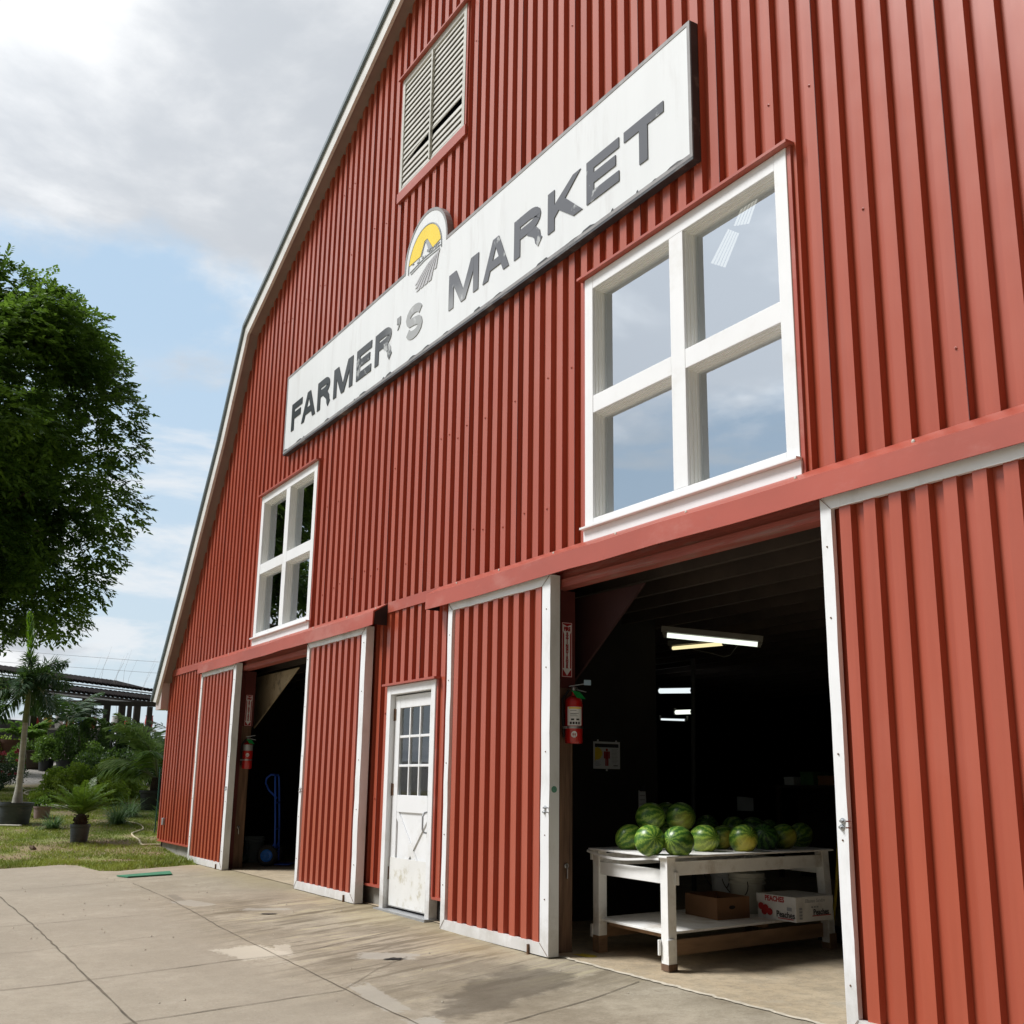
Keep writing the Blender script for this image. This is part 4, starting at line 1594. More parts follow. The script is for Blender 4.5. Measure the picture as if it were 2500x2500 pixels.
def letter(ch, x0, x1):
    W = x1 - x0
    h = lw / 2

    cnt = [0]

    def P(*pts):
        cnt[0] += 1
        mb.prism([(x0 + u * W, ZB + v * H) for u, v in pts], yl0 - .0004 * cnt[0], yl1)
    q = lw / W
    r = lw * 0.86 / H
    if ch == 'F':
        P((0., 0.), (q, 0.), (q, 1.), (0., 1.))
        P((q, 1 - r), (1., 1 - r), (1., 1.), (q, 1.))
        P((q, .42), (.88, .42), (.88, .42 + r), (q, .42 + r))
    elif ch == 'E':
        P((0., 0.), (q, 0.), (q, 1.), (0., 1.))
        P((q, 1 - r), (1., 1 - r), (1., 1.), (q, 1.))
        P((q, .41), (.9, .41), (.9, .41 + r), (q, .41 + r))
        P((q, 0.), (1., 0.), (1., r), (q, r))
    elif ch == 'T':
        P((0., 1 - r), (1., 1 - r), (1., 1.), (0., 1.))
        P((.5 - q / 2, 0.), (.5 + q / 2, 0.), (.5 + q / 2, 1 - r), (.5 - q / 2, 1 - r))
    elif ch == 'A':
        k_ = q * 1.02
        P((0., 0.), (k_, 0.), (.5 + k_ * .42, 1.), (.5 - k_ * .52, 1.))
        P((1. - k_, 0.), (1., 0.), (.5 + k_ * .52, 1.), (.5 + k_ * .52 - k_ * .95, 1.))
        P((.25, .22), (.75, .22), (.75 - .07, .22 + r * .95), (.25 + .07, .22 + r * .95))
    elif ch == 'M':
        q = q * 0.98
        P((0., 0.), (q, 0.), (q, 1.), (0., 1.))
        P((1 - q, 0.), (1., 0.), (1., 1.), (1 - q, 1.))
        P((q, 1.), (q, .62), (.5 - q * .45, 0.), (.5, 0.), (.5, .30), (q * 1.5, 1.))
        P((.5, 0.), (.5 + q * .45, 0.), (1 - q, .62), (1 - q, 1.), (1 - q * 1.5, 1.), (.5, .30))
    elif ch == 'K':
        P((0., 0.), (q, 0.), (q, 1.), (0., 1.))
        P((q, .30), (q, .30 + r * 1.35), (1. - q * 1.25, 1.), (.97, 1.))
        P((q * 1.45, .46), (1. - q * 1.2, 0.), (1.02, 0.), (q * 2.05, .72))
    elif ch == 'R':
        P((0., 0.), (q, 0.), (q, 1.), (0., 1.))
        cx, zc_, rx, rz_ = x0 + W * .55, ZB + H * .72, W * .40 - h, H * .28 - h * .86
        pts = [(x0 + lw * .9, ZT - h * .86), (cx, ZT - h * .86)]
        pts += [(cx + rx * math.cos(a), zc_ + rz_ * math.sin(a)) for a in [math.pi / 2 - math.pi * t_ / 10 for t_ in range(1, 11)]]
        pts += [(x0 + lw * .9, zc_ - rz_)]
        mb.stroke(pts, lw * .9, yl0, yl1)
        mb.stroke([(x0 + W * .52, zc_ - rz_ - h * .4), (x0 + W * .72, ZB + H * .36), (x0 + W * .82, ZB + H * .24), (x0 + W * .85, ZB + H * .10), (x0 + W * .92, ZB)], lw * .92, yl0 + .0006, yl1)
    elif ch == 'S':
        cx = (x0 + x1) / 2
        rx, rz_ = W / 2 - h, H * .26 - h * .45
        zt2, zb2 = ZT - h * .86 - rz_, ZB + h * .86 + rz_
        pts = [(cx + rx * math.cos(a), zt2 + rz_ * math.sin(a)) for a in [R(12 + 24 * t_) for t_ in range(0, 10)]]
        pts += [(cx, (zt2 + zb2) / 2 + .004)]
        pts += [(cx + rx * math.cos(a), zb2 + rz_ * math.sin(a)) for a in [R(48 - 24 * t_) for t_ in range(0, 10)]]
        mb.stroke(pts, lw * .9, yl0, yl1)


for ch, a, b in (('F', -3.995, -3.60), ('A', -3.60, -3.085), ('R', -3.02, -2.575), ('M', -2.465, -1.855), ('E', -1.738, -1.30), ('R', -1.195, -0.725), ('S', -0.375, 0.035),
                 ('M', 0.635, 1.25), ('A', 1.335, 1.83), ('R', 1.92, 2.40), ('K', 2.49, 3.01), ('E', 3.08, 3.53), ('T', 3.595, 4.09)):
    mb = MB()
    letter(ch, a, b)
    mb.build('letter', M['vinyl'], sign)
mb = MB()
mb.prism([(-0.612, 6.09), (-0.52, 6.09), (-0.52, 6.165), (-0.612, 6.165)], yl0, yl1)
mb.prism([(-0.60, 6.02), (-0.565, 6.03), (-0.52, 6.089), (-0.56, 6.089)], yl0, yl1)
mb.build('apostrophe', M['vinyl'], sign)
# emblem: yellow sky, barn on a hill, ploughed rows
EX, EZ = 0.03, 6.615
ea, eb = 0.385, 0.355
ye = SY - 0.003
mb = MB()
top = [(EX + ea * math.cos(a), EZ + eb * math.sin(a)) for a in [R(10 + 160 * t_ / 30) for t_ in range(31)]]
hill_l = [(EX - 0.10, EZ + 0.06), (EX - 0.01, EZ + 0.20), (EX + 0.06, EZ + 0.20), (EX + 0.20, EZ + 0.04), (EX + 0.28, EZ + 0.05)]
mb.prism(top + hill_l, ye - .003, ye)
mb.build('emblem_sky', M['yellow'], sign)
mb = MB()
ring = [(EX + (ea + .012) * math.cos(a), EZ + (eb + .012) * math.sin(a)) for a in [R(-6 + 192 * t_ / 40) for t_ in range(41)]]
mb.stroke(ring, 0.012, ye - .004, ye)
mb.prism([(EX + .02, EZ + .18), (EX + .07, EZ + .185), (EX + .19, EZ + .045), (EX + .10, EZ + .05)], ye - .0035, ye)
for z, a, b in ((-.005, -.36, .38), (-.035, -.33, .36), (.03, .12, .36)):
    mb.stroke([(EX + a, EZ + z - .02), (EX + (a + b) / 2, EZ + z + .01), (EX + b, EZ + z)], 0.008, ye - .0035, ye)
mb.stroke([(EX - .085, EZ + .05), (EX - .005, EZ + .18), (EX + .06, EZ + .19)], 0.010, ye - .004, ye)
for k in range(16):
    x, z = EX + random.uniform(-.3, .3), EZ + random.uniform(0, .05)
    mb.prism([(x, z), (x + random.uniform(.02, .05), z + .004), (x + .02, z + random.uniform(.01, .03))], ye - .0038 - k * .00002, ye)
mb.build('emblem_drawing', M['logogrey'], sign)
mb = MB()
for k in range(7):
    x_top = EX - .30 + k * .10
    x_bot = EX - .34 + k * .085
    bx = (k - 1.2)
    pts = []
    for t_ in range(7):
        s = t_ / 6
        z = EZ - .05 - s * .27
        x = EX + .36 - (.36 - (-.28 + k * .095)) * (s ** 0.55) - .05 * s
        if ((x - EX) / ea) ** 2 + ((z - EZ) / eb) ** 2 < 0.97:
            pts.append((x, z))
    for i in range(len(pts) - 1):
        w0, w1 = .007 + .030 * i / 6, .007 + .030 * (i + 1) / 6
        mb.prism([(pts[i][0] - w0, pts[i][1]), (pts[i][0] + w0, pts[i][1]), (pts[i + 1][0] + w1, pts[i + 1][1]), (pts[i + 1][0] - w1, pts[i + 1][1])], ye - .003 - k * .0001, ye)
mb.build('emblem_rows', M['logopale'], sign)

# ------------------------------------------------------------------ safety signs and extinguishers


def fire_sign(loc, label, h=0.43, w=0.098):
    """faces +x; local y runs left to right as read, z up"""
    t = empty('fire_extinguisher_sign', loc, label, 'safety sign', 'fire extinguisher signs by the openings')
    a, b = -w / 2, w / 2

    def quad(mb, pts, x):
        mb.face([(x, y, z) for y, z in pts])
    mb = MB()
    mb.box(0, 0.003, a, b, -h / 2, h / 2)
    mb.build('board', M['signred'], t)
    mb = MB()
    e, k = 0.004, 0.0032
    for y0, y1, z0, z1 in ((a + e, b - e, h / 2 - 2 * e, h / 2 - e), (a + e, b - e, -h / 2 + e, -h / 2 + 2 * e), (a + e, a + 2 * e, -h / 2 + 2 * e, h / 2 - 2 * e), (b - 2 * e, b - e, -h / 2 + 2 * e, h / 2 - 2 * e)):
        quad(mb, [(y0, z0), (y1, z0), (y1, z1), (y0, z1)], k)
    mb.build('border', M['paper'], t)
    mb = MB()
    f = 0.60
    quad(mb, [(-w * .28, -h * .34), (w * .28, -h * .34), (w * .28, h * .28), (w * .40, h * .34), (w * .40, h * .46), (0, h * .425), (-w * .40, h * .46), (-w * .40, h * .34), (-w * .28, h * .28)], 0.0036)
    quad(mb, [(-w * .42, -h * .34), (0, -h * .47), (w * .42, -h * .34)], 0.0036)
    mb.build('arrow', M['paper'], t)
    text('lettering', 'FIRE', 0.042, M['signred'], t, frame((0.0045, 0, h * .372), (0, 1, 0), (0, 0, 1)), 0.0005, 0.0028, sx=0.80)
    for i, ch in enumerate('EXTINGUISHER'):
        text('lettering', ch, 0.029, M['signred'], t, frame((0.0045, 0, h * .285 - i * h * .0545), (0, 1, 0), (0, 0, 1)), 0.0005, 0.0026)
    return t


fire_sign((2.508, 0.098, 2.277), 'red and white FIRE EXTINGUISHER arrow sign on the post right of the widest panel')
fire_sign((-5.742, 0.130, 2.20), 'smaller looking FIRE EXTINGUISHER arrow sign left in the far opening beside a plywood brace')


def extinguisher(loc, label, variant):
    t = empty('fire_extinguisher', loc, label, 'extinguisher', 'fire extinguishers on the posts', rz=0.0)
    r = 0.068
    h = 0.37
    mb = MB()
    prof = [(0, 0.0), (r * .9, 0.0), (r, 0.012), (r, h * .84)] + [(r * math.cos(a), h * .84 + r * .75 * math.sin(a)) for a in [R(15 * k) for k in range(1, 6)]] + [(0.016, h + .005), (0.016, h + .03), (0, h + .03)]
    mb.lathe(prof, 28)
    mb.build('cylinder', M['peachred'], t, auto=40)
    mb = MB()
    if variant == 0:
        mb.lathe([(r + .0012, h * .36), (r + .0012, h * .74)], 14, a0=R(-75), a1=R(25))
        lb = mb.build('label_panel', M['paper'], t)
        mb = MB()
        mb.lathe([(r + .0018, h * .70), (r + .0018, h * .73)], 10, a0=R(-65), a1=R(20))
        mb.build('label_stripe', M['yellow'], lb)
        mb = MB()
        for q, (u, v, wd) in enumerate(((.66, .645, 40), (.60, .61, 55), (.585, .575, 40), (.55, .545, 48))):
            mb.lathe([(r + .0018, h * u), (r + .0018, h * (u + .008))], 6, a0=R(-55), a1=R(-55 + wd))
        for k in range(4):
            mb.lathe([(r + .0018, h * .385), (r + .0018, h * .435)], 3, a0=R(-58 + 18 * k), a1=R(-45 + 18 * k))
        for k in range(2):
            mb.lathe([(r + .0018, h * .465), (r + .0018, h * .50)], 4, a0=R(-50 + 34 * k), a1=R(-30 + 34 * k))
        mb.build('label_print', M['ink'], lb)
        sticker_a, sticker_z = R(-30), h * .18
    else:
        mb.lathe([(r + .0012, h * .66), (r + .0012, h * .88)], 20, a0=R(-110), a1=R(60))
        mb.build('label_panel', M['dullsteel'], t)
        sticker_a, sticker_z = R(-18), h * .50
    # oval sticker
    mb = MB()
    V = []
    for k in range(18):
        a = 2 * math.pi * k / 18
        aa = sticker_a + 0.34 * math.cos(a)
        rr = r + .0016
        V.append((rr * math.cos(aa), rr * math.sin(aa), sticker_z + 0.024 * math.sin(a)))
    mb.face(V)
    st_ = mb.build('oval_sticker', M['paper'], t)
    mb = MB()
    for dz, wd, hh in ((0.0, .12, .012), (-.006, .07, .02)):
        for s in (-1, 1):
            c_ = sticker_a + s * .11
            rr = r + .0022
            mb.face([(rr * math.cos(c_ - wd / 2), rr * math.sin(c_ - wd / 2), sticker_z - hh / 2 + dz), (rr * math.cos(c_ + wd / 2), rr * math.sin(c_ + wd / 2), sticker_z - hh / 2 + dz),
                     (rr * math.cos(c_ + wd / 2), rr * math.sin(c_ + wd / 2), sticker_z + hh / 2), (rr * math.cos(c_ - wd / 2), rr * math.sin(c_ - wd / 2), sticker_z + hh / 2)])
    mb.build('sticker_print', M['signred'], st_)
    mb = MB()
    for z in ((h * .30, h * .345),):
        mb.lathe([(r + .0005, z[0]), (r + .003, z[0]), (r + .003, z[1]), (r + .0005, z[1])], 28)
    mb.bar((0, -r, h * .32), (-0.0, -r - .03, h * .32), 0.012, 0.02)
    mb.bar((-r + .004, 0, h * .32), (-r - .03, 0, h * .32), 0.03, 0.05)
    mb.build('strap', M['steel'], t)
    mb = MB()
    mb.lathe([(0.019, h + .02), (0.019, h + .05), (0.012, h + .062), (0, h + .062)], 14)
    mb.bar((-.02, -.03, h + .062), (.02, .085, h + .085), 0.018, 0.006)
    mb.bar((0, -.01, h + .045), (.03, .095, h + .022), 0.018, 0.006)
    mb.tube([(0.02, 0, h + .045), (0.034, 0.005, h + .045)], 0.013, 10)
    mb.build('valve_lever', M['steel'], t)
    mb = MB()
    mb.add([(0.02, -.035, h + .032), (0.035, .035, h + .018), (.062, .07, h - .035), (.055, -.005, h - .028)], [(0, 1, 2, 3)])
    mb.add([(0.02, -.035, h + .032), (-.02, .0, h + .03), (.02, .05, h + .02), (0.035, .035, h + .018)], [(0, 1, 2, 3)])
    mb.build('green_tag', M['green'], t)
    mb = MB()
    mb.tube([(-.02, -.03, h + .035), (-.03, -r - .015, h * .9), (-.02, -r - .02, h * .55), (-.01, -r - .014, h * .12)], 0.009, 8)
    mb.build('hose', M['black'], t)
    if variant == 0:
        mb = MB()
        mb.add([(.03, .075, h + .075), (.045, .13, h + .075), (.045, .13, h + .115), (.03, .075, h + .115)], [(0, 1, 2, 3)])
        mb.build('inspection_card', mat('pale_blue_card', (0.35, 0.5, 0.62), 0.6), t)
    return t


extinguisher((2.585, 0.112, 1.555), 'red extinguisher with white label and green tag in the large opening', 0)
extinguisher((-5.665, 0.135, 1.40), 'red extinguisher with silver neck band in the far opening', 1)

# ------------------------------------------------------------------ papers on the inside partition
po = empty('heat_safety_poster', (1.006, 1.52, 1.525), 'white safety poster with yellow sun and red figure on dark partition', 'poster')
w_, h_ = 0.305, 0.25
mb = MB()
mb.box(0, 0.003, -w_ / 2, w_ / 2, -h_ / 2, h_ / 2)
mb.build('sheet', M['paper'], po)
mb = MB()
mb.face([(0.0045, -.135, .072), (0.0045, .135, .072), (0.0045, .135, .105), (0.0045, -.135, .105)])
mb.build('banner', M['ink'], po)
mb = MB()
c0 = (-.135, .0)
P_ = []
for k in range(33):
    a = R(-75 + 150 * k / 32)
    rr = 0.095 if k % 2 else 0.078
    P_.append((0.0045, c0[0] + rr * math.cos(a), 0.015 + rr * .72 * math.sin(a)))
mb.face([(0.0045, -.135, -.055)] + P_ + [(0.0045, -.135, .068)])
mb.build('printed_sun', M['yellow'], po)
mb = MB()
mb.box(0.004, 0.005, -.018, .018, -.035, .035)
for s in (-1, 1):
    mb.box(0.004, 0.0051, s * .027 - .007, s * .027 + .007, -.03, .035)
    mb.box(0.004, 0.0052, s * .010 - .008, s * .010 + .008, -.098, -.033)
mb.lathe([(0.0, 0.005), (0.0125, 0.005)], 14, (0, 0, .05), 'x')
mb.build('printed_figure', M['redink'], po)
mb = MB()
for k in range(11):
    z = .058 - k * .0125
    mb.box(0.004, 0.0048, .055, .055 + random.uniform(.05, .08), z - .003, z)
for k in range(4):
    z = -.062 - k * .011
    mb.box(0.004, 0.0048, -.135, -.135 + random.uniform(.04, .07), z - .003, z)
mb.box(0.004, 0.0048, .075, .125, -.10, -.088)
mb.build('printed_lines', M['greyink'], po)
mb = MB()
for y, z in ((-.10, .135), (.11, .13), (.0, -.137)):
    mb.lathe([(0.0, 0.002), (0.010, 0.002), (0.010, -.002)], 10, (0.002, y, z), 'x')
mb.build('hanging_hook', M['paper'], po)
# a clipped list and two dim notes
nt_ = empty('price_list', (1.02, 1.92, 1.10), 'narrow white list clipped up left above the melons', 'notice')
mb = MB()
mb.add([(0, -.045, -.11), (.01, .045, -.115), (0, .04, .10), (0, -.045, .11)], [(0, 1, 2, 3)])
mb.build('sheet', M['paper'], nt_)
mb = MB()
for k in range(3):
    mb.box(.006, .008, -.035, .03, .06 - k * .04, .063 - k * .04)
mb.box(.004, .02, -.03, .02, .10, .15)
mb.build('clip', M['ink'], nt_)

# ------------------------------------------------------------------ lamps
def tube_lamp(a, b, label, mt, r=0.017, fixture=True):
    a, b = Vector(a), Vector(b)
    t = empty('strip_lamp', (a + b) / 2, label, 'lamp', 'strip lamps in the barn')
    a, b = a - t.location, b - t.location
    d = (b - a).normalized()
    mb = MB()
    mb.tube([a, b], r, 10)
    mb.build('tube', mt, t)
    mb = MB()
    if fixture:
        mb.bar(a - d * .05 + Vector((0, 0, .052)), b + d * .05 + Vector((0, 0, .052)), 0.06, 0.05)
    for p, s in ((a, -1), (b, 1)):
        mb.tube([p, p + d * s * .03], r * 1.15, 8)
        mb.bar(p + d * s * .03, p + d * s * .035 + Vector((0, 0, .055)), 0.03, 0.02, d)
    mb.build('housing', M['fixture'], t)
    return t


tube_lamp((1.90, 1.565, 2.568), (2.42, 2.16, 2.478), 'bright white strip lamp hanging nearest in the large opening', M['tubewhite'], 0.022)
tube_lamp((0.85, 2.46, 2.615), (1.62, 2.46, 2.585), 'yellowish strip lamp crossing behind the bright one', M['tubeyellow'], 0.018)
mb = MB()
mb.tube([(1.25, 2.40, 2.56), (1.5, 2.42, 2.50), (1.75, 2.35, 2.44), (1.95, 2.25, 2.43), (2.25, 2.1, 2.50)], 0.004, 5)
tag(mb.build('lamp_cord', M['fixture']), 'thin brown cord drooping below the crossed strip lamps', 'cord')
tube_lamp((-2.661, 4.998, 2.536), (-1.966, 4.998, 2.498), 'far white strip lamp, uppermost of three deep inside the barn', M['tubefar'], 0.036, False)
tube_lamp((-2.317, 4.998, 2.227), (-1.982, 4.998, 2.219), 'shortest far strip lamp, middle of three deep inside', M['tubewhite'], 0.03, False)
tube_lamp((-2.646, 4.998, 2.147), (-2.127, 4.998, 2.116), 'thinnest far strip lamp, lowest of three deep inside', M['tubefar'], 0.014, False)
mb = MB()
mb.tube([(-0.72, 4.0, 2.75), (-0.80, 4.0, 0.07)], 0.028, 10)
tag(mb.build('support_pole', mat('dim_grey_pole', (0.10, 0.11, 0.11), 0.6)), 'thin grey pole standing in the dark barn beside the far lamps', 'pole')

# ------------------------------------------------------------------ produce table
TZ = 0.787
T1, T2, T3, T4 = (Vector(p) for p in ((2.52, 0.33), (3.52, 0.26), (3.16, 2.14), (2.16, 2.21)))
table = empty('produce_table', (2.84, 1.235, 0.045), 'worn white wooden table with lower shelf in the large opening', 'table')
TB = table.location.copy()


def tp(u, v, z):
    """u from the left end corner to the front corner, v along the length"""
    a = T1.lerp(T2, u)
    b = T4.lerp(T3, u)
    p = a.lerp(b, v)
    return Vector((p.x - TB.x, p.y - TB.y, z - TB.z))


def slabT(mb, u0, u1, v0, v1, z0, z1, sag=0.0):
    p = [tp(u0, v0, z0), tp(u1, v0, z0), tp(u1, v1, z0), tp(u0, v1, z0), tp(u0, v0, z1), tp(u1, v0, z1), tp(u1, v1, z1), tp(u0, v1, z1)]
    mb.add(p, [(0, 3, 2, 1), (4, 5, 6, 7), (0, 1, 5, 4), (1, 2, 6, 5), (2, 3, 7, 6), (3, 0, 4, 7)])


mb = MB()
slabT(mb, -.03, 1.03, -.015, 1.02, TZ - 0.014, TZ)
mb.build('tabletop', M['oldwhite'], table, bevel=0.003)
mb = MB()
# loose edge strip sagging below the near end of the top
pts = [tp(-.03 + k / 10 * 0.98, -.019, TZ - .022 - .045 * math.sin(math.pi * min(1, k / 9.5)) * (1 - k / 16)) for k in range(11)]
for a, b in zip(pts, pts[1:]):
    mb.bar(a, b, 0.012, 0.016)
mb.build('loose_edge_strip', M['oldwhite'], table)
LEG = 0.09
for (u, v, du, dv, tilt) in ((0.0, 0.0, .088, .045, 0), (0.912, 0.0, .088, .045, 0), (0.912, 0.955, .088, .045, .05), (0.0, .955, .088, .045, 0)):
    mb = MB()
    p = []
    for z, o in ((TB.z, tilt), (TZ - .014, 0)):
        for a, b in ((u, v), (u + du, v), (u + du, v + dv), (u, v + dv)):
            p.append(tp(a + o * .4, b + o * .3, z))
    mb.add(p, [(3, 2, 1, 0), (4, 5, 6, 7), (0, 1, 5, 4), (1, 2, 6, 5), (2, 3, 7, 6), (3, 0, 4, 7)])
    leg = mb.build('leg', M['oldwhite'], table, bevel=0.004)
    mb = MB()
    p = []
    for z in (TB.z + .002, TB.z + (.045 if (u > .5 and v < .5) else random.uniform(.10, .13))):
        for a, b in ((u - .002, v - .001), (u + du + .002, v - .001), (u + du + .002, v + dv + .001), (u - .002, v + dv + .001)):
            p.append(tp(a + tilt * .4, b + tilt * .3, z))
    mb.add(p, [(0, 1, 5, 4), (1, 2, 6, 5), (2, 3, 7, 6), (3, 0, 4, 7)])
    mb.build('bare_foot', M['wood'] if (u > .5 and v < .5) else M['woodx'], leg)
for u0, u1, v0, v1, z0, z1, nm in ((0.088, 0.912, .008, .028, 0.60, 0.69, 'end_rail'), (0.97, 0.995, .045, .955, 0.655, 0.745, 'side_rail'), (0.005, .03, .045, .955, 0.655, 0.745, 'side_rail'), (0.088, .912, .97, .99, .60, .69, 'end_rail'),
                                   (-.03, 0.0, -.004, .02, .70, .775, 'rail_block'), (1.0, 1.02, .035, .055, .595, .68, 'rail_block'), (1.0, 1.02, -.01, .03, .15, .25, 'rail_block'), (.90, .915, -.014, -.001, .14, .24, 'rail_block'), (-.03, 0., -.004, .02, .15, .24, 'rail_block')):
    mb = MB()
    slabT(mb, u0, u1, v0, v1, z0, z1)
    mb.build(nm, M['oldwhite'], table, bevel=0.003)
mb = MB()
slabT(mb, 0.02, 0.96, .012, .985, 0.272, 0.288)
mb.build('shelf', M['oldwhite'], table, bevel=0.002)
for u0, u1, v0, v1, z0, z1 in ((0.945, 0.97, .046, .954, 0.135, 0.235), (0.03, .06, .046, .954, .15, .24), (.10, .90, .05, .075, .235, .271), (.1, .9, .6, .63, .235, .271)):
    mb = MB()
    slabT(mb, u0, u1, v0, v1, z0, z1)
    mb.build('shelf_beam', M['woodx'], table)


def ray_at(p, z=None, y=None):
    """a point read at z0 slides along the line of sight to another height"""
    p = Vector(p)
    k = (z - CAM.z) / (p.z - CAM.z)
    return CAM + (p - CAM) * k


MEL = [  # point on the sight line, height of centre, radius, stretch, lightness, yellow spot, label
    ((3.813, -0.098, 1.055), 1.022, .102, 1.02, .55, .1, 'striped light green melon, upper left of the pile'),
    ((3.882, 0.096, 1.055), 1.022, .106, 1.0, .35, .35, 'striped green melon with yellow fleck, upper right of the pile'),
    ((2.992, 0.67, 1.055), 1.035, .085, 1.0, .3, .0, 'melon peeking out between the two uppermost melons'),
    ((3.028, 0.301, 0.885), .872, .093, 1.05, .75, .3, 'pale striped melon at the left end of the table'),
    ((3.429, 0.185, 0.885), .880, .103, 1.0, .62, .0, 'plain light green melon at the near table corner'),
    ((2.458, 1.088, 0.885), .880, .088, 1.0, .55, .0, 'light melon in shadow behind the two nearest front melons'),
    ((3.614, 0.287, 0.885), .876, .103, 1.0, .38, .1, 'dark striped melon with pale blossom end, second in the front row'),
    ((3.346, 0.732, 0.885), .874, .100, 1.12, .70, .25, 'tilted oval light green melon, third in the front row'),
    ((3.19, 1.031, 0.885), .872, .086, 1.1, .55, .9, 'melon with yellow top between oval and striped yellow melons'),
    ((1.306, 2.462, 0.885), .925, .092, 1.0, .12, .1, 'dark melon half hidden behind the oval melon'),
    ((3.417, 1.039, 0.885), .874, .102, 1.0, .65, .75, 'yellow green striped melon in the middle of the front row'),
    ((1.801, 2.359, 0.885), .917, .095, 1.0, .30, .4, 'melon half hidden behind the yellow striped melon'),
    ((3.268, 1.383, 0.885), .874, .100, 1.1, .04, .0, 'darkest melon in the front row'),
    ((1.977, 2.448, 0.885), .912, .095, 1.1, .12, .0, 'dark striped melon behind the darkest one'),
    ((3.204, 1.631, 0.885), .874, .096, 1.0, .60, .55, 'yellowish plain melon right of the darkest one'),
    ((3.03, 1.978, 0.885), .874, .096, 1.05, .45, .1, 'striped melon at the right end of the table'),
    ((2.003, 2.601, 0.885), .900, .080, 1.0, .1, .0, 'small dark melon peeping out at the back right'),
]
mb = MB()
mb.lathe([(0, -1)] + [(math.sin(R(a)), -math.cos(R(a))) for a in range(9, 180, 9)] + [(0, 1)], 28)
mel0 = None
for i, (p, z, r, s, lt, yl, lab) in enumerate(MEL):
    q = ray_at(p, z)
    if mel0 is None:
        o = mel0 = mb.build('watermelon', M['melon'], None, smooth=True)
    else:
        o = mel0.copy()
        COL.objects.link(o)
    o.location = q
    o.scale = (r * 1.03, r * 1.05, r * 1.05 * (s + .05))
    rr = random.Random(i * 13 + 5)
    o.rotation_euler = (rr.uniform(-1.2, 1.2), rr.uniform(0.6, 1.5), rr.uniform(-1.5, 1.5))
    o.color = (lt, yl, 0, 1)
    tag(o, lab, 'watermelon', 'watermelons heaped on the white table')

# boxes and buckets on the shelf
SZ = 0.289
cb = empty('cardboard_box', (2.95, 1.27, SZ), 'open brown cardboard box on the lower shelf of the table', 'box')
A, B, Cc = Vector((3.07, 1.07)), Vector((2.62, 1.13)), Vector((3.03, 1.42))


def carton(t, A, B, Cc, z0, z1, th=0.006, openb=True):
    base = t.location
    Dd = B + Cc - A
    ring = [A, B, Dd, Cc]
    cen = (A + Dd) / 2
    mb = MB()
    for k in range(4):
        p, q = ring[k], ring[(k + 1) % 4]
        pi, qi = p + (cen - p).normalized() * th * 1.4, q + (cen - q).normalized() * th * 1.4
        a = [(p.x - base.x, p.y - base.y, z0), (q.x - base.x, q.y - base.y, z0), (q.x - base.x, q.y - base.y, z1), (p.x - base.x, p.y - base.y, z1)]
        b = [(pi.x - base.x, pi.y - base.y, z0), (qi.x - base.x, qi.y - base.y, z0), (qi.x - base.x, qi.y - base.y, z1), (pi.x - base.x, pi.y - base.y, z1)]
        mb.add(a + b, [(0, 1, 2, 3), (7, 6, 5, 4), (3, 2, 6, 7)])
    mb.face([(p.x - base.x, p.y - base.y, z0 + .002) for p in ring])
    if not openb:
        mb.face([(p.x - base.x, p.y - base.y, z1 + .0005) for p in ring])
    return mb, ring, base


mb, ring, base = carton(cb, A, B, Cc, 0, 0.155)
mb.build('box_body', M['cardboard'], cb)
mb = MB()
ex = (Cc - A).normalized()
c = A.lerp(Cc, .45) - base.to_2d()
nrm = Vector((ex.y, -ex.x))
c = c + nrm * .002
P_ = [(c.x + ex.x * .035 * math.cos(a), c.y + ex.y * .035 * math.cos(a), .085 + .014 * math.sin(a)) for a in [2 * math.pi * k / 12 for k in range(12)]]
mb.face(P_)
mb.build('hand_hole', M['hole'], cb)

pb = empty('peach_box', (3.2, 1.73, SZ), 'white lidded carton printed PEACHES with red fruit, on the lower shelf', 'box')
A, B, Cc = Vector((3.42, 1.52)), Vector((3.00, 1.53)), Vector((3.36, 1.95))
mb, ring, base = carton(pb, A, B, Cc, 0, 0.125, openb=False)
mb.build('box_body', M['carton'], pb)
cen = (A + B + Cc - A + B * 0 + Cc * 0) / 2
cen = (B + Cc) / 2
g_ = 0.008
A2, B2, C2 = (p + (p - cen).normalized() * g_ for p in (A, B, Cc))
mb, _, _ = carton(pb, A2, B2, C2, 0.112, 0.175, openb=False)
lid = mb.build('lid', M['carton'], pb)
fx_ = (A2 - B2).normalized()   # front face reads left to right from B to A
nf = Vector((fx_.y, -fx_.x))
sx_ = (C2 - A2).normalized()
ns = Vector((sx_.y, -sx_.x))


def on_front(u, z, off=.0015):
    p = B2.lerp(A2, u) + nf * off - base.to_2d()
    return (p.x, p.y, z)


def on_side(u, z, off=.0015):
    p = A2.lerp(C2, u) + ns * off - base.to_2d()
    return (p.x, p.y, z)


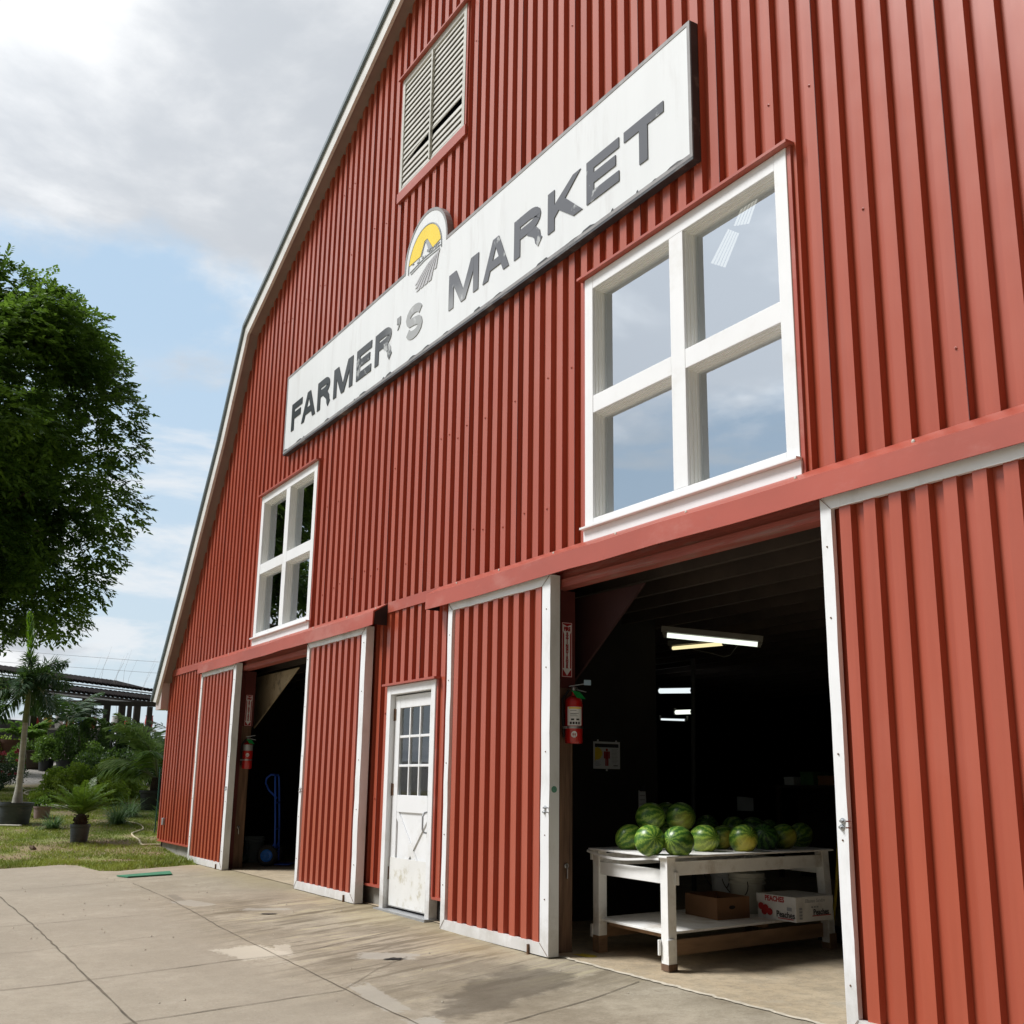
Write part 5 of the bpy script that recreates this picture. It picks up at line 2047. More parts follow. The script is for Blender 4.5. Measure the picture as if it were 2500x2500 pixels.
f3, s3 = (fx_.x, fx_.y, 0), (sx_.x, sx_.y, 0)
text('print', 'PEACHES', 0.052, M['redink'], pb, frame(on_front(.47, .147), f3, (0, 0, 1)), .0004, .0022)
text('print', 'Peaches', 0.062, M['ink'], pb, frame(on_front(.74, .044), f3, (0, 0, 1)), .0004, .0010)
text('print', 'Peaches', 0.058, M['ink'], pb, frame(on_side(.66, .062), s3, (0, 0, 1)), .0004, .0010)
text('print', 'Ellasnee Sandov', 0.038, M['greyink'], pb, frame(on_side(.50, .145), s3, (0, 0, 1)), .0003, 0.0, shear=.3)
mb = MB()
for u0, u1, z0 in ((.55, .93, .014),):
    mb.face([on_front(u0, z0), on_front(u1, z0), on_front(u1, z0 + .006), on_front(u0, z0 + .006)])
mb.face([on_side(.42, .035), on_side(.92, .035), on_side(.92, .041), on_side(.42, .041)])
for cx_, cz_ in ((.12, .085), (.24, .075), (.34, .052), (.20, .05)):
    mb.face([on_front(cx_ + .075 * math.cos(a), cz_ + .026 * math.sin(a), .0015 + cx_ * .002) for a in [2 * math.pi * k / 14 for k in range(14)]])
mb.build('fruit_print', M['redink'], pb)
mb = MB()
for k in range(4):
    mb.face([on_side(.08, .02 + k * .022), on_side(.16, .02 + k * .022), on_side(.16, .035 + k * .022), on_side(.08, .035 + k * .022)])
for k in range(3):
    mb.face([on_side(.40 + k * .07, .095), on_side(.45 + k * .07, .095), on_side(.45 + k * .07, .106), on_side(.40 + k * .07, .106)])
mb.face([on_front(.78, .075), on_front(.90, .075), on_front(.90, .10), on_front(.78, .10)])
mb.build('fine_print', M['greyink'], pb)


def bucket(loc, label, mt, r, h, group='buckets standing in the barn'):
    t = empty('bucket', loc, label, 'bucket', group)
    mb = MB()
    mb.lathe([(0, 0), (r * .86, 0), (r * .95, h * .72), (r * 1.03, h * .73), (r * 1.03, h * .76), (r * .97, h * .78), (r * .975, h * .84), (r * 1.05, h * .85), (r * 1.05, h * .88), (r * .99, h * .9), (r, h), (r * .95, h), (r * .9, h * .1), (0, h * .08)], 28)
    mb.build('pail', mt, t, auto=35)
    mb = MB()
    mb.tube([(r * 1.05 * math.cos(R(a)), r * 1.05 * math.sin(R(a)) * .25 - r * .9, h * .82 - h * .42 * math.sin(R(a))) for a in range(0, 181, 15)], 0.004, 5)
    mb.build('bail_handle', M['blackmetal'], t)
    return t


bucket((2.74, 1.66, SZ), 'dirty cream bucket with ribbed rim behind the brown box', M['bucket'], 0.142, 0.30)
bucket((2.36, 1.80, SZ), 'white bucket in shadow left of the cream bucket', M['foam'], 0.15, 0.33)

# right-hand counter, broom and back shelf
ct = empty('counter', (4.75, 3.6, 0.04), 'white counter edge just inside the right sliding panel', 'counter')
mb = MB()
mb.box(-.95, 1.0, -0.6, 0.5, 0.70, 0.76)
mb.build('worktop', M['oldwhite'], ct, bevel=.004)
mb = MB()
mb.box(-.85, -.75, -0.5, .4, 0, 0.70)
mb.box(-.75, .9, -.5, -.45, 0, .70)
mb.build('side_panel', M['greybucket'], ct)
o = mel0.copy()
COL.objects.link(o)
o.location = (4.05, 3.25, 0.895)
o.scale = (.105, .105, .11)
o.color = (.08, 0, 0, 1)
tag(o, 'dark melon lying alone on the counter behind the right panel', 'watermelon', 'watermelons heaped on the white table')
mb = MB()
mb.box(3.82, 3.97, 3.05, 3.30, 0.801, 0.93)
tag(mb.build('small_carton', mat('grey_card', (.3, .33, .34), .8)), 'small pale carton on the counter by the yellow broom', 'box')
br = empty('broom', (2.89, 2.42, 0.05), 'yellow broom pole leaning by the right end of the melon table', 'broom')
mb = MB()
mb.tube([(0.0, 0, 0.10), (0.065, 0, 0.42), (.148, 0, 1.02), (.165, 0, 1.14)], 0.013, 8)
mb.build('handle', M['broom'], br)
mb = MB()
mb.box(-.14, .14, -.03, .03, 0.0, 0.12)
mb.build('broom_head', M['black'], br)
bs = empty('back_shelf', (-1.0, 6.4, 0.05), 'dim long shelf with goods along the back of the store', 'shelf')
mb = MB()
mb.box(-1.0, 4.2, 0.0, .5, 1.20, 1.24)
mb.box(-1.0, 4.2, 0.45, .5, 0.0, 1.20)
for x in (-0.95, 1.2, 2.35, 4.1):
    mb.box(x, x + .06, 0.0, .05, 0, 1.2)
mb.build('shelf_board', M['joist'], bs)
cols = [(.55, .58, .56), (.08, .22, .07), (.35, .16, .06), (.7, .66, .5), (.30, .36, .40), (.6, .6, .57)]
gm = [mat('dim_carton_' + w, c, .8) for w, c in zip(('grey', 'green', 'brown', 'cream', 'slate', 'pale'), cols)]
labs = ['slate', 'pale', 'cream', 'dark', 'brown', 'grey']
x = -.85
for k in range(14):
    w2 = random.uniform(.14, .32)
    hh = random.uniform(.08, .26)
    mb = MB()
    mb.box(-w2 / 2, w2 / 2, -.15, .15, 0, hh)
    mb.box(-w2 / 2 - .004, w2 / 2 + .004, -.154, .154, hh - .03, hh + .002)
    o = mb.build('goods_carton', gm[k % 6], None, loc=(-1.0 + x + w2 / 2, 6.62, 1.291))
    tag(o, 'small dim carton in the row along the back shelf', 'box', 'cartons on the dark back shelf')
    x += w2 + random.uniform(.02, .14)
mb = MB()
mb.box(-.35, .35, -.2, .2, 0, .38)
mb.box(-.36, .36, -.21, -.195, .02, .36)
o = mb.build('cooler_box', mat('pale_blue_grey_panel', (.60, .68, .70), .6), None, loc=(2.45, 5.1, 1.27))
tag(o, 'pale blue grey cooler box high at the right of the dark store', 'cooler')
mb = MB()
mb.box(2.0, 2.9, 4.9, 5.4, 0.06, 1.268)
tag(mb.build('stand', M['dark']), 'dark stand carrying the pale cooler box', 'stand')
nn = MB()
nn.add([(0, 0, 0), (.22, .02, 0), (.22, .02, .13), (0, 0, .14)], [(0, 1, 2, 3)])
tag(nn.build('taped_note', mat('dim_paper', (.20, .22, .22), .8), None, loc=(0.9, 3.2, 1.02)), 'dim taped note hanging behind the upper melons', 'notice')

# ------------------------------------------------------------------ far opening: hand truck, bucket, bag
ht = empty('hand_truck', (-6.12, 0.80, 0.08), 'blue two wheeled hand truck standing in the far opening', 'hand truck', rz=math.atan2(-.503, .864))
wr = 0.145
for s in (-1, 1):
    mb = MB()
    prof = [(wr * .58, -.035), (wr * .80, -.042), (wr * .96, -.032), (wr, -.012), (wr, .012), (wr * .96, .032), (wr * .80, .042), (wr * .58, .035)]
    mb.lathe(prof, 30, (s * .20, -.10, wr), 'x')
    for k in range(26):
        a = 2 * math.pi * k / 26
        c_ = Vector((s * .20, -.10 + wr * 1.0 * math.cos(a), wr + wr * 1.0 * math.sin(a)))
        mb.bar(c_ - Vector((.034, 0, 0)), c_ + Vector((.034, 0, 0)), 0.014, 0.008, (0, math.cos(a), math.sin(a)))
    tr = mb.build('wheel', M['black'], ht)
    mb = MB()
    mb.lathe([(0, -.028), (.028, -.036), (.032, -.02), (wr * .45, -.014), (wr * .60, -.034), (wr * .60, .034), (wr * .45, .014), (.032, .02), (.028, .036), (0, .028)], 24, (s * .20, -.10, wr), 'x')
    mb.build('rim', M['bluerim'], tr)
    mb = MB()
    for k in range(5):
        a = 2 * math.pi * k / 5
        mb.lathe([(.008, -.026), (.008, .026)], 8, (s * .20, -.10 + .055 * math.cos(a), wr + .055 * math.sin(a)), 'x')
    mb.build('wheel_bolts', M['dullsteel'], tr)
mb = MB()
lean = 0.06
for s in (-1, 1):
    mb.tube([(s * .14, 0.0, 0.06), (s * .14, -lean * .4, 0.6), (s * .14, -lean, 1.14), (s * .13, -lean * 1.1, 1.22)], 0.014, 8)
    mb.tube([(s * .14, -.02, .30), (s * .17, -.10, wr)], 0.011, 6)
mb.tube([(.13, -lean * 1.1, 1.22), (.10, -.075, 1.25), (-.10, -.075, 1.25), (-.13, -lean * 1.1, 1.22)], 0.014, 8)
for z in (.24, .50, .86):
    mb.tube([(-.14, -lean * z * .8, z), (.14, -lean * z * .8, z)], 0.012, 6)
mb.tube([(0, -.075, 1.25), (0, -.16, 1.25), (0, -.215, 1.20), (0, -.225, 1.13), (0, -.17, 1.03), (0, -.05, .92)], 0.014, 8)
mb.tube([(-.20, -.10, wr), (.20, -.10, wr)], 0.011, 8)
mb.build('frame', M['blue'], ht, auto=50)
mb = MB()
mb.box(-.18, .18, 0.0, .22, 0.02, 0.03)
mb.build('toe_plate', M['blue'], ht)
bucket((-6.95, 0.72, 0.08), 'dim grey bucket behind the blue hand truck', M['greybucket'], 0.15, 0.36)
fo = MB()
fo.add([(-.17, -.13, 0), (.17, -.13, 0), (.17, .13, 0), (-.17, .13, 0), (-.19, -.15, .42), (.19, -.15, .42), (.19, .15, .42), (-.19, .15, .42), (-.16, -.12, .42), (.16, -.12, .42), (.16, .12, .42), (-.16, .12, .42), (-.15, -.11, .05), (.15, -.11, .05), (.15, .11, .05), (-.15, .11, .05)],
       [(0, 1, 5, 4), (1, 2, 6, 5), (2, 3, 7, 6), (3, 0, 4, 7), (4, 5, 9, 8), (5, 6, 10, 9), (6, 7, 11, 10), (7, 4, 8, 11), (8, 9, 13, 12), (9, 10, 14, 13), (10, 11, 15, 14), (11, 8, 12, 15), (12, 13, 14, 15)])
tag(fo.build('foam_box', M['foam'], None, loc=(-5.55, 1.28, 0.08), rot=(0, 0, .5)), 'white foam box standing right behind the hand truck', 'box')
# lumpy green plastic bags
def bag(loc, r, h, label, mt):
    mb = MB()
    rr = random.Random(int(loc[0] * 100))
    prof = []
    n_, m_ = 14, 18
    V = []
    for i in range(n_ + 1):
        t_ = i / n_
        for j in range(m_):
            a = 2 * math.pi * j / m_
            rad = r * (math.sin(math.pi * (0.12 + .86 * t_)) ** .55) * (1 + .10 * math.sin(5 * a + 3 * t_) + rr.uniform(-.05, .05))
            V.append((rad * math.cos(a), rad * math.sin(a), h * t_))
    F = [(i * m_ + j, i * m_ + (j + 1) % m_, (i + 1) * m_ + (j + 1) % m_, (i + 1) * m_ + j) for i in range(n_) for j in range(m_)]
    F += [tuple(range(m_ - 1, -1, -1)), tuple(n_ * m_ + j for j in range(m_))]
    mb.add(V, F)
    o = mb.build('rubbish_bag', mt, None, loc=loc)
    tag(o, label, 'bag', 'plastic bags on the dark barn floor')


bag((-5.75, 1.75, 0.08), .30, 1.0, 'tall dark green plastic sack behind the hand truck', M['greenbag'])
bag((-6.72, 0.42, 0.08), .16, .16, 'crumpled clear green plastic on the floor left of the hand truck', mat('crumpled_plastic', (.10, .17, .15), .3))
bag((1.62, 0.55, 0.07), .14, .14, 'crumpled pale plastic on the floor behind the table leg', mat('pale_plastic', (.22, .26, .28), .3))

# ------------------------------------------------------------------ garden: helpers for plants


def unit(a):
    return a / np.maximum(np.linalg.norm(a, axis=-1, keepdims=True), 1e-9)


def leaves(cent, dirs, norm, L, W, droop=0.0):
    """pointed quads: base, side, tip, side; returns (N*4,3)"""
    cent, dirs, norm = np.asarray(cent, float), unit(np.asarray(dirs, float)), np.asarray(norm, float)
    side = unit(np.cross(dirs, norm))
    L = np.broadcast_to(np.asarray(L, float).reshape(-1, 1), (len(cent), 1))
    W = np.broadcast_to(np.asarray(W, float).reshape(-1, 1), (len(cent), 1))
    a = cent
    m = cent + dirs * L * 0.45
    b = m + side * W * 0.5
    c = cent + dirs * L
    c[:, 2:3] -= droop * L
    d = m - side * W * 0.5
    return np.stack([a, b, c, d], 1).reshape(-1, 3)


def rdir(n, r=rng):
    v = r.normal(size=(n, 3))
    return unit(v)


def shrub_leaves(r, w, d, h, n, L, W, lift=0.0, clump=16, hollow=0.45):
    """leaf clumps over an uneven dome"""
    cd_ = rdir(clump, r)
    cd_[:, 2] = np.abs(cd_[:, 2]) * 0.9
    cc = cd_ * r.uniform(0.55, 0.95, (clump, 1)) * np.array([w / 2, d / 2, h * 0.78]) + np.array([0, 0, h * 0.10])
    k = r.integers(0, clump, n)
    off = rdir(n, r) * (r.uniform(hollow, 1.0, (n, 1)) ** 0.6) * np.array([w, d, h]).mean() * 0.20
    c = cc[k] + off
    c[:, 2] = np.abs(c[:, 2]) + 0.01 + lift
    dr = unit(off + rdir(n, r) * 0.25 + np.array([0, 0, .12]))
    nm = unit(off * 0.4 + np.array([0, 0, 1.0]) * 0.25 + rdir(n, r) * 0.35)
    return leaves(c, dr, nm, r.uniform(.7, 1.3, n) * L, r.uniform(.7, 1.3, n) * W, 0.15)


def stems(mb, w, d, h, n, r, rr=0.008, lift=0.0):
    for _ in range(n):
        a = r.uniform(0, 6.28)
        q = r.uniform(.2, .9)
        e = (math.cos(a) * w * .42 * q, math.sin(a) * d * .42 * q, h * r.uniform(.5, .85) + lift)
        mb.tube([(0, 0, lift), (e[0] * .4, e[1] * .4, (e[2] - lift) * .5 + lift), e], [rr, rr * .7, rr * .35], 5)


def pot(t, r, h, mt, name='pot', soil=True):
    mb = MB()
    mb.lathe([(0, 0), (r * .80, 0), (r * .82, .01), (r * .93, h * .82), (r * .985, h * .84), (r, h * .87), (r, h), (r * .95, h), (r * .92, h * .86), (0, h * .86)], 30)
    p = mb.build(name, mt, t, auto=40)
    if soil:
        mb = MB()
        V = [(0, 0, h * .93)] + [(r * .93 * math.cos(2 * math.pi * k / 20), r * .93 * math.sin(2 * math.pi * k / 20), h * .885 + random.uniform(-.004, .01)) for k in range(20)]
        mb.add(V, [(0, k + 1, (k + 1) % 20 + 1) for k in range(20)])
        mb.build('soil', M['soil'], t)
    return p


def gpos(x, y):
    return Vector((x, y, ground_z(x, y)))


def frond(r, base, az, up, L, arch, nl, lw, lL, plume=0.0, hang=0.3, t0=0.12):
    """feather leaf: returns rachis points and leaflet quads. up = start elevation, arch = how far it bends down"""
    N = 14
    pts = [np.array(base, float)]
    el = up
    for i in range(N):
        el_i = up - arch * (i / N) ** 1.4
        d = np.array([math.cos(az) * math.cos(el_i), math.sin(az) * math.cos(el_i), math.sin(el_i)])
        pts.append(pts[-1] + d * L / N)
    pts = np.array(pts)
    t = np.linspace(t0, 1.0, nl)
    idx = t * N
    i0 = np.minimum(idx.astype(int), N - 1)
    f = (idx - i0)[:, None]
    c = pts[i0] * (1 - f) + pts[i0 + 1] * f
    tan = unit(pts[i0 + 1] - pts[i0])
    hor = np.array([-math.sin(az), math.cos(az), 0.0])
    upv = unit(np.cross(tan, np.broadcast_to(hor, tan.shape)))
    upv = np.where(upv[:, 2:3] < 0, -upv, upv)
    Q = []
    prof = np.sin(np.pi * np.clip(t * 0.88 + 0.08, 0, 1)) ** 0.6
    for s in (-1, 1):
        roll = r.normal(0, 1, nl) * plume
        sd = np.cos(roll)[:, None] * hor * s + np.sin(roll)[:, None] * upv
        dr = unit(sd * 0.85 + tan * 0.55 + r.normal(0, .05, (nl, 3)) + np.array([0, 0, -hang]))
        nm = unit(upv + r.normal(0, .15, (nl, 3)))
        Q.append(leaves(c, dr, nm, lL * prof * r.uniform(.88, 1.1, nl), lw, 0.12 + hang * .2))
    return [tuple(p) for p in pts], np.concatenate(Q)


# ------------------------------------------------------------------ the big tree
r_ = np.random.default_rng(3)
TX, TY = -21.9, -3.6
tz = ground_z(TX, TY)
tree = empty('shade_tree', (TX, TY, tz), 'tall dense green shade tree rising at the left edge beyond the barn', 'tree')
mb = MB()
mb.tube([(0, 0, -0.2), (0.05, 0, .6), (.1, .05, 2.2), (0, .1, 4.2), (-.1, 0, 7), (0, 0, 10)], [.42, .34, .30, .27, .2, .08], 12)
tips = []
for k in range(34):
    a = r_.uniform(0, 6.28)
    z0_ = r_.uniform(3.2, 8.5)
    el = r_.uniform(.15, .9)
    L = r_.uniform(2.6, 4.4)
    p = Vector((0, 0, z0_))
    pts = [p]
    for i in range(5):
        e2 = el - i * .10
        p = p + Vector((math.cos(a) * math.cos(e2), math.sin(a) * math.cos(e2), math.sin(e2))) * L / 5
        a += r_.uniform(-.25, .25)
        pts.append(p)
    mb.tube(pts, [.10, .085, .07, .05, .035, .02], 6)
mb.build('trunk', M['bark'], tree, auto=60)
# crown: lumpy limbs of foliage, each with many twig sprays; c = centre from the trunk base
lumps = []
for k in range(180):
    d = rdir(1, r_)[0]
    R0 = np.array([4.7, 4.55, 5.3])
    th = math.atan2(d[1], d[0])
    lob = 0.84 + 0.17 * math.sin(4 * th + 1.0) * (1 - abs(d[2])) + 0.15 * math.sin(7 * d[2] + 1.2 + 2 * th)
    rad = r_.uniform(0.45, 1.0) ** 0.5 * lob
    lumps.append((d * R0 * rad + np.array([0, 0, 8.9]), r_.uniform(.45, 1.0), d))
for c in ((1.0, 3.7, 5.3), (.2, 3.0, 4.9), (-.8, 2.2, 4.6), (1.5, 3.0, 4.4), (.5, 1.5, 4.2), (1.2, 4.1, 6.2), (0, 4.2, 8.4), (.8, 4.3, 7.4), (1, 4.2, 9.2), (.5, 3.2, 11.6), (0, 2.2, 13.0), (.6, 3.8, 11.0), (.2, 2.8, 12.2), (1.2, 3.9, 10.0), (-.5, 3.6, 11.8), (1.4, 2.0, 12.6), (.4, 1.2, 13.4), (1.5, 1.2, 4.9), (2, 2.4, 5.4), (2.2, .5, 4.5), (2.4, -.8, 4.7), (1.0, 3.4, 10.4), (1.2, 2.6, 11.0)):
    lumps.append((np.array(c), r_.uniform(.6, .9), unit(np.array([c]) - np.array([0, 0, 8]))[0]))
Q = []
for c, rad, dout in lumps:
    n = int(120 * rad ** 1.5) + 20
    o = rdir(n, r_) * (r_.uniform(0.35, 1, (n, 1)) ** .45) * rad * np.array([1, 1, .72])
    sd = unit(o * .8 / rad + dout * .35 + rdir(n, r_) * .55 + np.array([0, 0, -.05]))
    nl = 8
    for j in range(nl):
        t = (j + .4) / nl
        p = c + o + sd * (t * 0.36) + np.array([0, 0, -.10]) * t * t
        s_ = 1 if j % 2 else -1
        side = unit(np.cross(sd, np.array([0, 0, 1.0]) + rdir(n, r_) * .2))
        dr = unit(side * s_ * .8 + sd * .6 + rdir(n, r_) * .25)
        nm = unit(np.array([0, 0, .8]) + o / rad * .5 + rdir(n, r_) * .45)
        Q.append(leaves(p, dr, nm, r_.uniform(.13, .22, n), r_.uniform(.075, .115, n), .2))
# single sprays sticking out of the outline
for k in range(60):
    d = rdir(1, r_)[0]
    base_ = d * np.array([4.6, 4.5, 5.2]) * .95 + np.array([0, 0, 8.9])
    L = r_.uniform(.4, 1.0)
    sd = unit(np.array([d + np.array([0, 0, -.15]) + rdir(1, r_)[0] * .3]))[0]
    nl = 16
    t = np.linspace(0, 1, nl)[:, None]
    p = base_ + sd * t * L + np.array([0, 0, -.25]) * t ** 2 * L
    s_ = np.where(np.arange(nl) % 2, 1.0, -1.0)[:, None]
    side = np.cross(sd, [0, 0, 1.0])
    dr = unit(side * s_ * .8 + sd * .6 + rdir(nl, r_) * .2)
    Q.append(leaves(p, dr, unit(np.array([0, 0, 1.0]) + rdir(nl, r_) * .4), .17, .085, .2))
fastmesh('crown', np.concatenate(Q), 4, M['tree'], tree)

# ------------------------------------------------------------------ potted palms in front
# tall ringed-trunk palm in a wide tub
t = empty('tall_palm', gpos(-13.51, -1.81), 'tall slender palm with pale ringed trunk in a wide black tub', 'palm')
pot(t, .33, .40, M['pot'])
mb = MB()
P_, rr_ = [], []
for k in range(40):
    z = .34 + k / 39 * 1.55
    P_.append((.02 * math.sin(k * .08), .03 - .02 * (k / 39) ** 1.3, z))
    rr_.append((.105 - .042 * min(1, k / 9) - .012 * k / 39) * (1.045 if k % 4 == 0 else 1))
mb.tube(P_, rr_, 14)
mb.build('trunk', M['trunkpale'], t, auto=60)
mb = MB()
mb.tube([(0, .01, 1.87), (0, .01, 2.3), (0, .01, 2.65)], [.062, .05, .03], 12)
mb.build('crownshaft', M['crownshaft'], t, auto=60)
rp = np.random.default_rng(11)
for k in range(17):
    az = k * 2.4 + rp.uniform(-.3, .3)
    el = (1.25, 1.0, .75, .55, .9, .35, .6, .2, .8, .1, .45, 1.15, -.2, .3, 0, .7, -.4)[k]
    pts, q = frond(rp, (0, .01, 2.42 + rp.uniform(-.1, .25)), az, el, rp.uniform(.80, 1.05), 1.45, 64, .030, .30, plume=1.1, hang=.25)
    fr_ = fastmesh('frond', q, 4, M['palm'], t)
    mb = MB()
    mb.tube(pts, [.013] * 5 + [.009] * 6 + [.005] * 4, 5)
    mb.build('stalk', M['crownshaft'], fr_)
pts, q = frond(rp, (0, .0, 2.65), 4.4, 1.5, 1.30, .10, 90, .06, .26, plume=.8, hang=-1.3)
fastmesh('spear_leaf', q, 4, M['spear'], t)

# sago palm in a small grey pot
t = empty('sago_palm', gpos(-10.59, -1.12), 'sago palm with stiff arching fronds in a small grey pot on the grass', 'palm')
pot(t, .165, .295, M['pot'])
mb = MB()
mb.lathe([(0, .24), (.085, .24), (.10, .30), (.105, .36), (.085, .43), (.04, .47), (0, .48)], 18)
for k in range(120):
    a, z = random.uniform(0, 6.28), random.uniform(.26, .44)
    rad = .098
    p = Vector((rad * math.cos(a), rad * math.sin(a), z))
    mb.bar(p, p + Vector((math.cos(a) * .03, math.sin(a) * .03, .02)), .012, .008)
mb.build('trunk', M['sagotrunk'], t)
for k in range(30):
    az = k * 2.399 + rp.uniform(-.15, .15)
    el = (1.42 - 1.0 * (k / 29) ** .9)
    pts, q = frond(rp, (.03 * math.cos(az), .03 * math.sin(az), .45), az, el, rp.uniform(.55, .70), .55 + .35 * rp.uniform(), 52, .013, .135, plume=.12, hang=-.10, t0=.10)
    fr_ = fastmesh('frond', q, 4, M['sago'], t)
    mb = MB()
    mb.tube(pts, [.006] * 8 + [.003] * 7, 4)
    mb.build('stalk', M['sago'], fr_)

# arching palm by the barn corner
t = empty('arching_palm', gpos(-15.6, 1.25), 'large arching feather palm in a black pot tight beside the barn corner', 'palm')
pot(t, .36, .42, M['potblack'])
mb = MB()
mb.tube([(0, 0, .35), (.02, -.02, .7)], [.16, .10], 12)
mb.build('trunk', M['sagotrunk'], t)
cfg = [(-1.9, 1.42, 2.0, 1.75), (-2.2, 1.30, 1.8, 1.6), (-1.5, 1.45, 2.0, 1.3), (-2.9, 1.38, 1.8, 1.3), (-1.2, 1.30, 1.8, 1.2), (2.2, 1.2, 1.8, 1.4), (.6, 1.2, 1.9, 1.5), (-2.1, .8, 1.5, 1.3), (-2.7, .55, 1.4, 1.2), (-1.75, .65, 1.4, 1.3), (1.4, .9, 1.6, 1.3), (3.1, .8, 1.6, 1.3), (-.4, .9, 1.6, 1.2)]
for k, (az, el, L, ar) in enumerate(cfg):
    pts, q = frond(rp, (0, 0, .62), az, el, L * .92, ar, 54, .046, .56, plume=.14, hang=(.10 if k < 5 else .35), t0=.25)
    fr_ = fastmesh('frond', q, 4, M['palmlight'] if k < 9 else M['shrubmid'], t)
    mb = MB()
    mb.tube(pts, [.014] * 7 + [.006] * 8, 5)
    mb.build('stalk', M['crownshaft'], fr_)
t = empty('background_palm', gpos(-19.2, 3.1), 'pale feathery palm showing just behind the barn corner', 'palm')
pot(t, .3, .35, M['potblack'])
for k in range(16):
    az = k * 2.4
    pts, q = frond(rp, (0, 0, .35), az, rp.uniform(.7, 1.35), rp.uniform(1.6, 2.2), 1.1, 48, .032, .42, plume=.25, hang=.2)
    fr_ = fastmesh('frond', q, 4, M['strap'], t)
    mb = MB()
    mb.tube(pts, [.012] * 7 + [.006] * 8, 4)
    mb.build('stalk', M['crownshaft'], fr_)


def areca(loc, label, h, n, mt, seed, lean=0.0, stems_n=5, potr=.25):
    r = np.random.default_rng(seed)
    t = empty('areca_palm', gpos(*loc), label, 'palm')
    pot(t, potr, potr * 1.05, M['potblack'])
    for s in range(stems_n):
        a = r.uniform(0, 6.28)
        b = (math.cos(a) * .10, math.sin(a) * .10, .2)
        e = (math.cos(a) * .22, math.sin(a) * .22 + lean, h * r.uniform(.40, .55))
        mb = MB()
        mb.tube([b, ((b[0] + e[0]) / 2, (b[1] + e[1]) / 2, (b[2] + e[2]) / 2), e], [.022, .02, .016], 7)
        mb.build('stem', M['crownshaft'], t)
        for k in range(n):
            pts, q = frond(r, e, r.uniform(0, 6.28), r.uniform(.7, 1.45), h * r.uniform(.42, .6), 1.2, 40, .045, h * .19, plume=.15, hang=.2)
            fr_ = fastmesh('frond', q, 4, mt, t)
            m2 = MB()
            m2.tube(pts, [.012] * 7 + [.006] * 8, 4)
            m2.build('stalk', M['crownshaft'], fr_)
    return t


areca((-28.3, 1.35), 'tall multi stemmed palm among the dark potted shrubs', 2.7, 3, M['palm'], 21)
areca((-26.5, -1.75), 'bright green bushy palm at the left picture edge behind the tall palm', 2.9, 4, M['brightleaf'], 22)
areca((-30.0, 0.4), 'bright leafy palm under the open beam of the pergola', 1.7, 3, M['brightleaf'], 23)


# shrubs
def shrub(loc, w, d, h, n, L, W, mt, label, seed, cat='shrub', group=None, potspec=None, clump=16, name='shrub'):
    r = np.random.default_rng(seed)
    t = empty(name, gpos(*loc), label, cat, group)
    lift = 0.0
    if potspec:
        pot(t, potspec[0], potspec[1], potspec[2])
        lift = potspec[1] * .8
    fastmesh('foliage', shrub_leaves(r, w, d, h, n, L, W, lift, clump), 4, mt, t)
    mb = MB()
    stems(mb, w, d, h, 9, r, .008, lift)
    mb.build('stems', M['bark'], t)
    return t


GS = 'shrubs in the nursery yard'
shrub((-19.4, .12), 1.6, 1.3, .80, 5600, .075, .042, M['shrub'], 'low light green shrub, left one of the pair behind the sago palm', 31, group=GS)
shrub((-19.1, 1.05), 1.6, 1.3, .95, 6000, .075, .042, M['shrub'], 'broader light green shrub left of the arching palm', 32, group=GS)
shrub((-16.9, .55), 1.0, .8, .55, 2600, .07, .038, M['shrub'], 'small light green shrub between the sago and the arching palm', 33, group=GS)
shrub((-17.6, -.75), 1.2, .7, .26, 1800, .06, .035, M['shrub'], 'flat light green creeper beside the tall palm tub', 34, group=GS)
shrub((-24.5, 1.5), 1.5, 1.1, .8, 2500, .09, .05, M['shrubdark'], 'dark green mound behind the light shrubs', 35, group=GS)
shrub((-25.5, 2.5), 1.5, 1.2, 1.0, 2500, .09, .05, M['shrubdark'], 'dark green mound nearer the barn corner', 36, group=GS)
shrub((-27.76, .67), 1.0, 1.0, 0.85, 2400, .085, .045, M['shrubmid'], 'mid green shrub in a black pot beside the brown planter', 37, group=GS, potspec=(.24, .36, M['potblack']))
shrub((-28.9, .15), .8, .8, 1.25, 2000, .09, .05, M['shrubmid'], 'taller loose shrub behind the brown planter', 38, group=GS)
shrub((-30.4, -.35), 1.0, 1.0, 1.3, 1600, .10, .055, M['shrub'], 'yellow green shrub left of the brown planter', 39, group=GS)
shrub((-26.6, 1.75), .9, .9, 1.15, 2400, .08, .045, M['shrubmid'], 'feathery mid green shrub right of the tallest dark pot', 40, group=GS)
shrub((-28.0, 3.0), 1.6, 1.2, .9, 2600, .09, .05, M['shrubdark'], 'dark shrub below the pergola posts', 41, group=GS)
shrub((-22.8, 2.7), 1.4, 1.2, 1.1, 2400, .085, .05, M['shrubdark'], 'dark shrub half behind the arching palm', 42, group=GS)
shrub((-32.4, -1.2), 2.4, 1.6, 1.7, 4200, .11, .06, M['shrubdark'], 'tall dark shrub mass at the left edge under the big tree', 43, group=GS)
shrub((-33.0, .9), 1.6, 1.4, 1.2, 2600, .11, .06, M['shrubmid'], 'tall shrub beneath the slanted pergola brace', 44, group=GS)
shrub((-31.5, 4.6), 2.0, 1.6, 1.2, 3000, .11, .06, M['shrubdark'], 'dark shrub at the right end of the pergola', 45, group=GS)
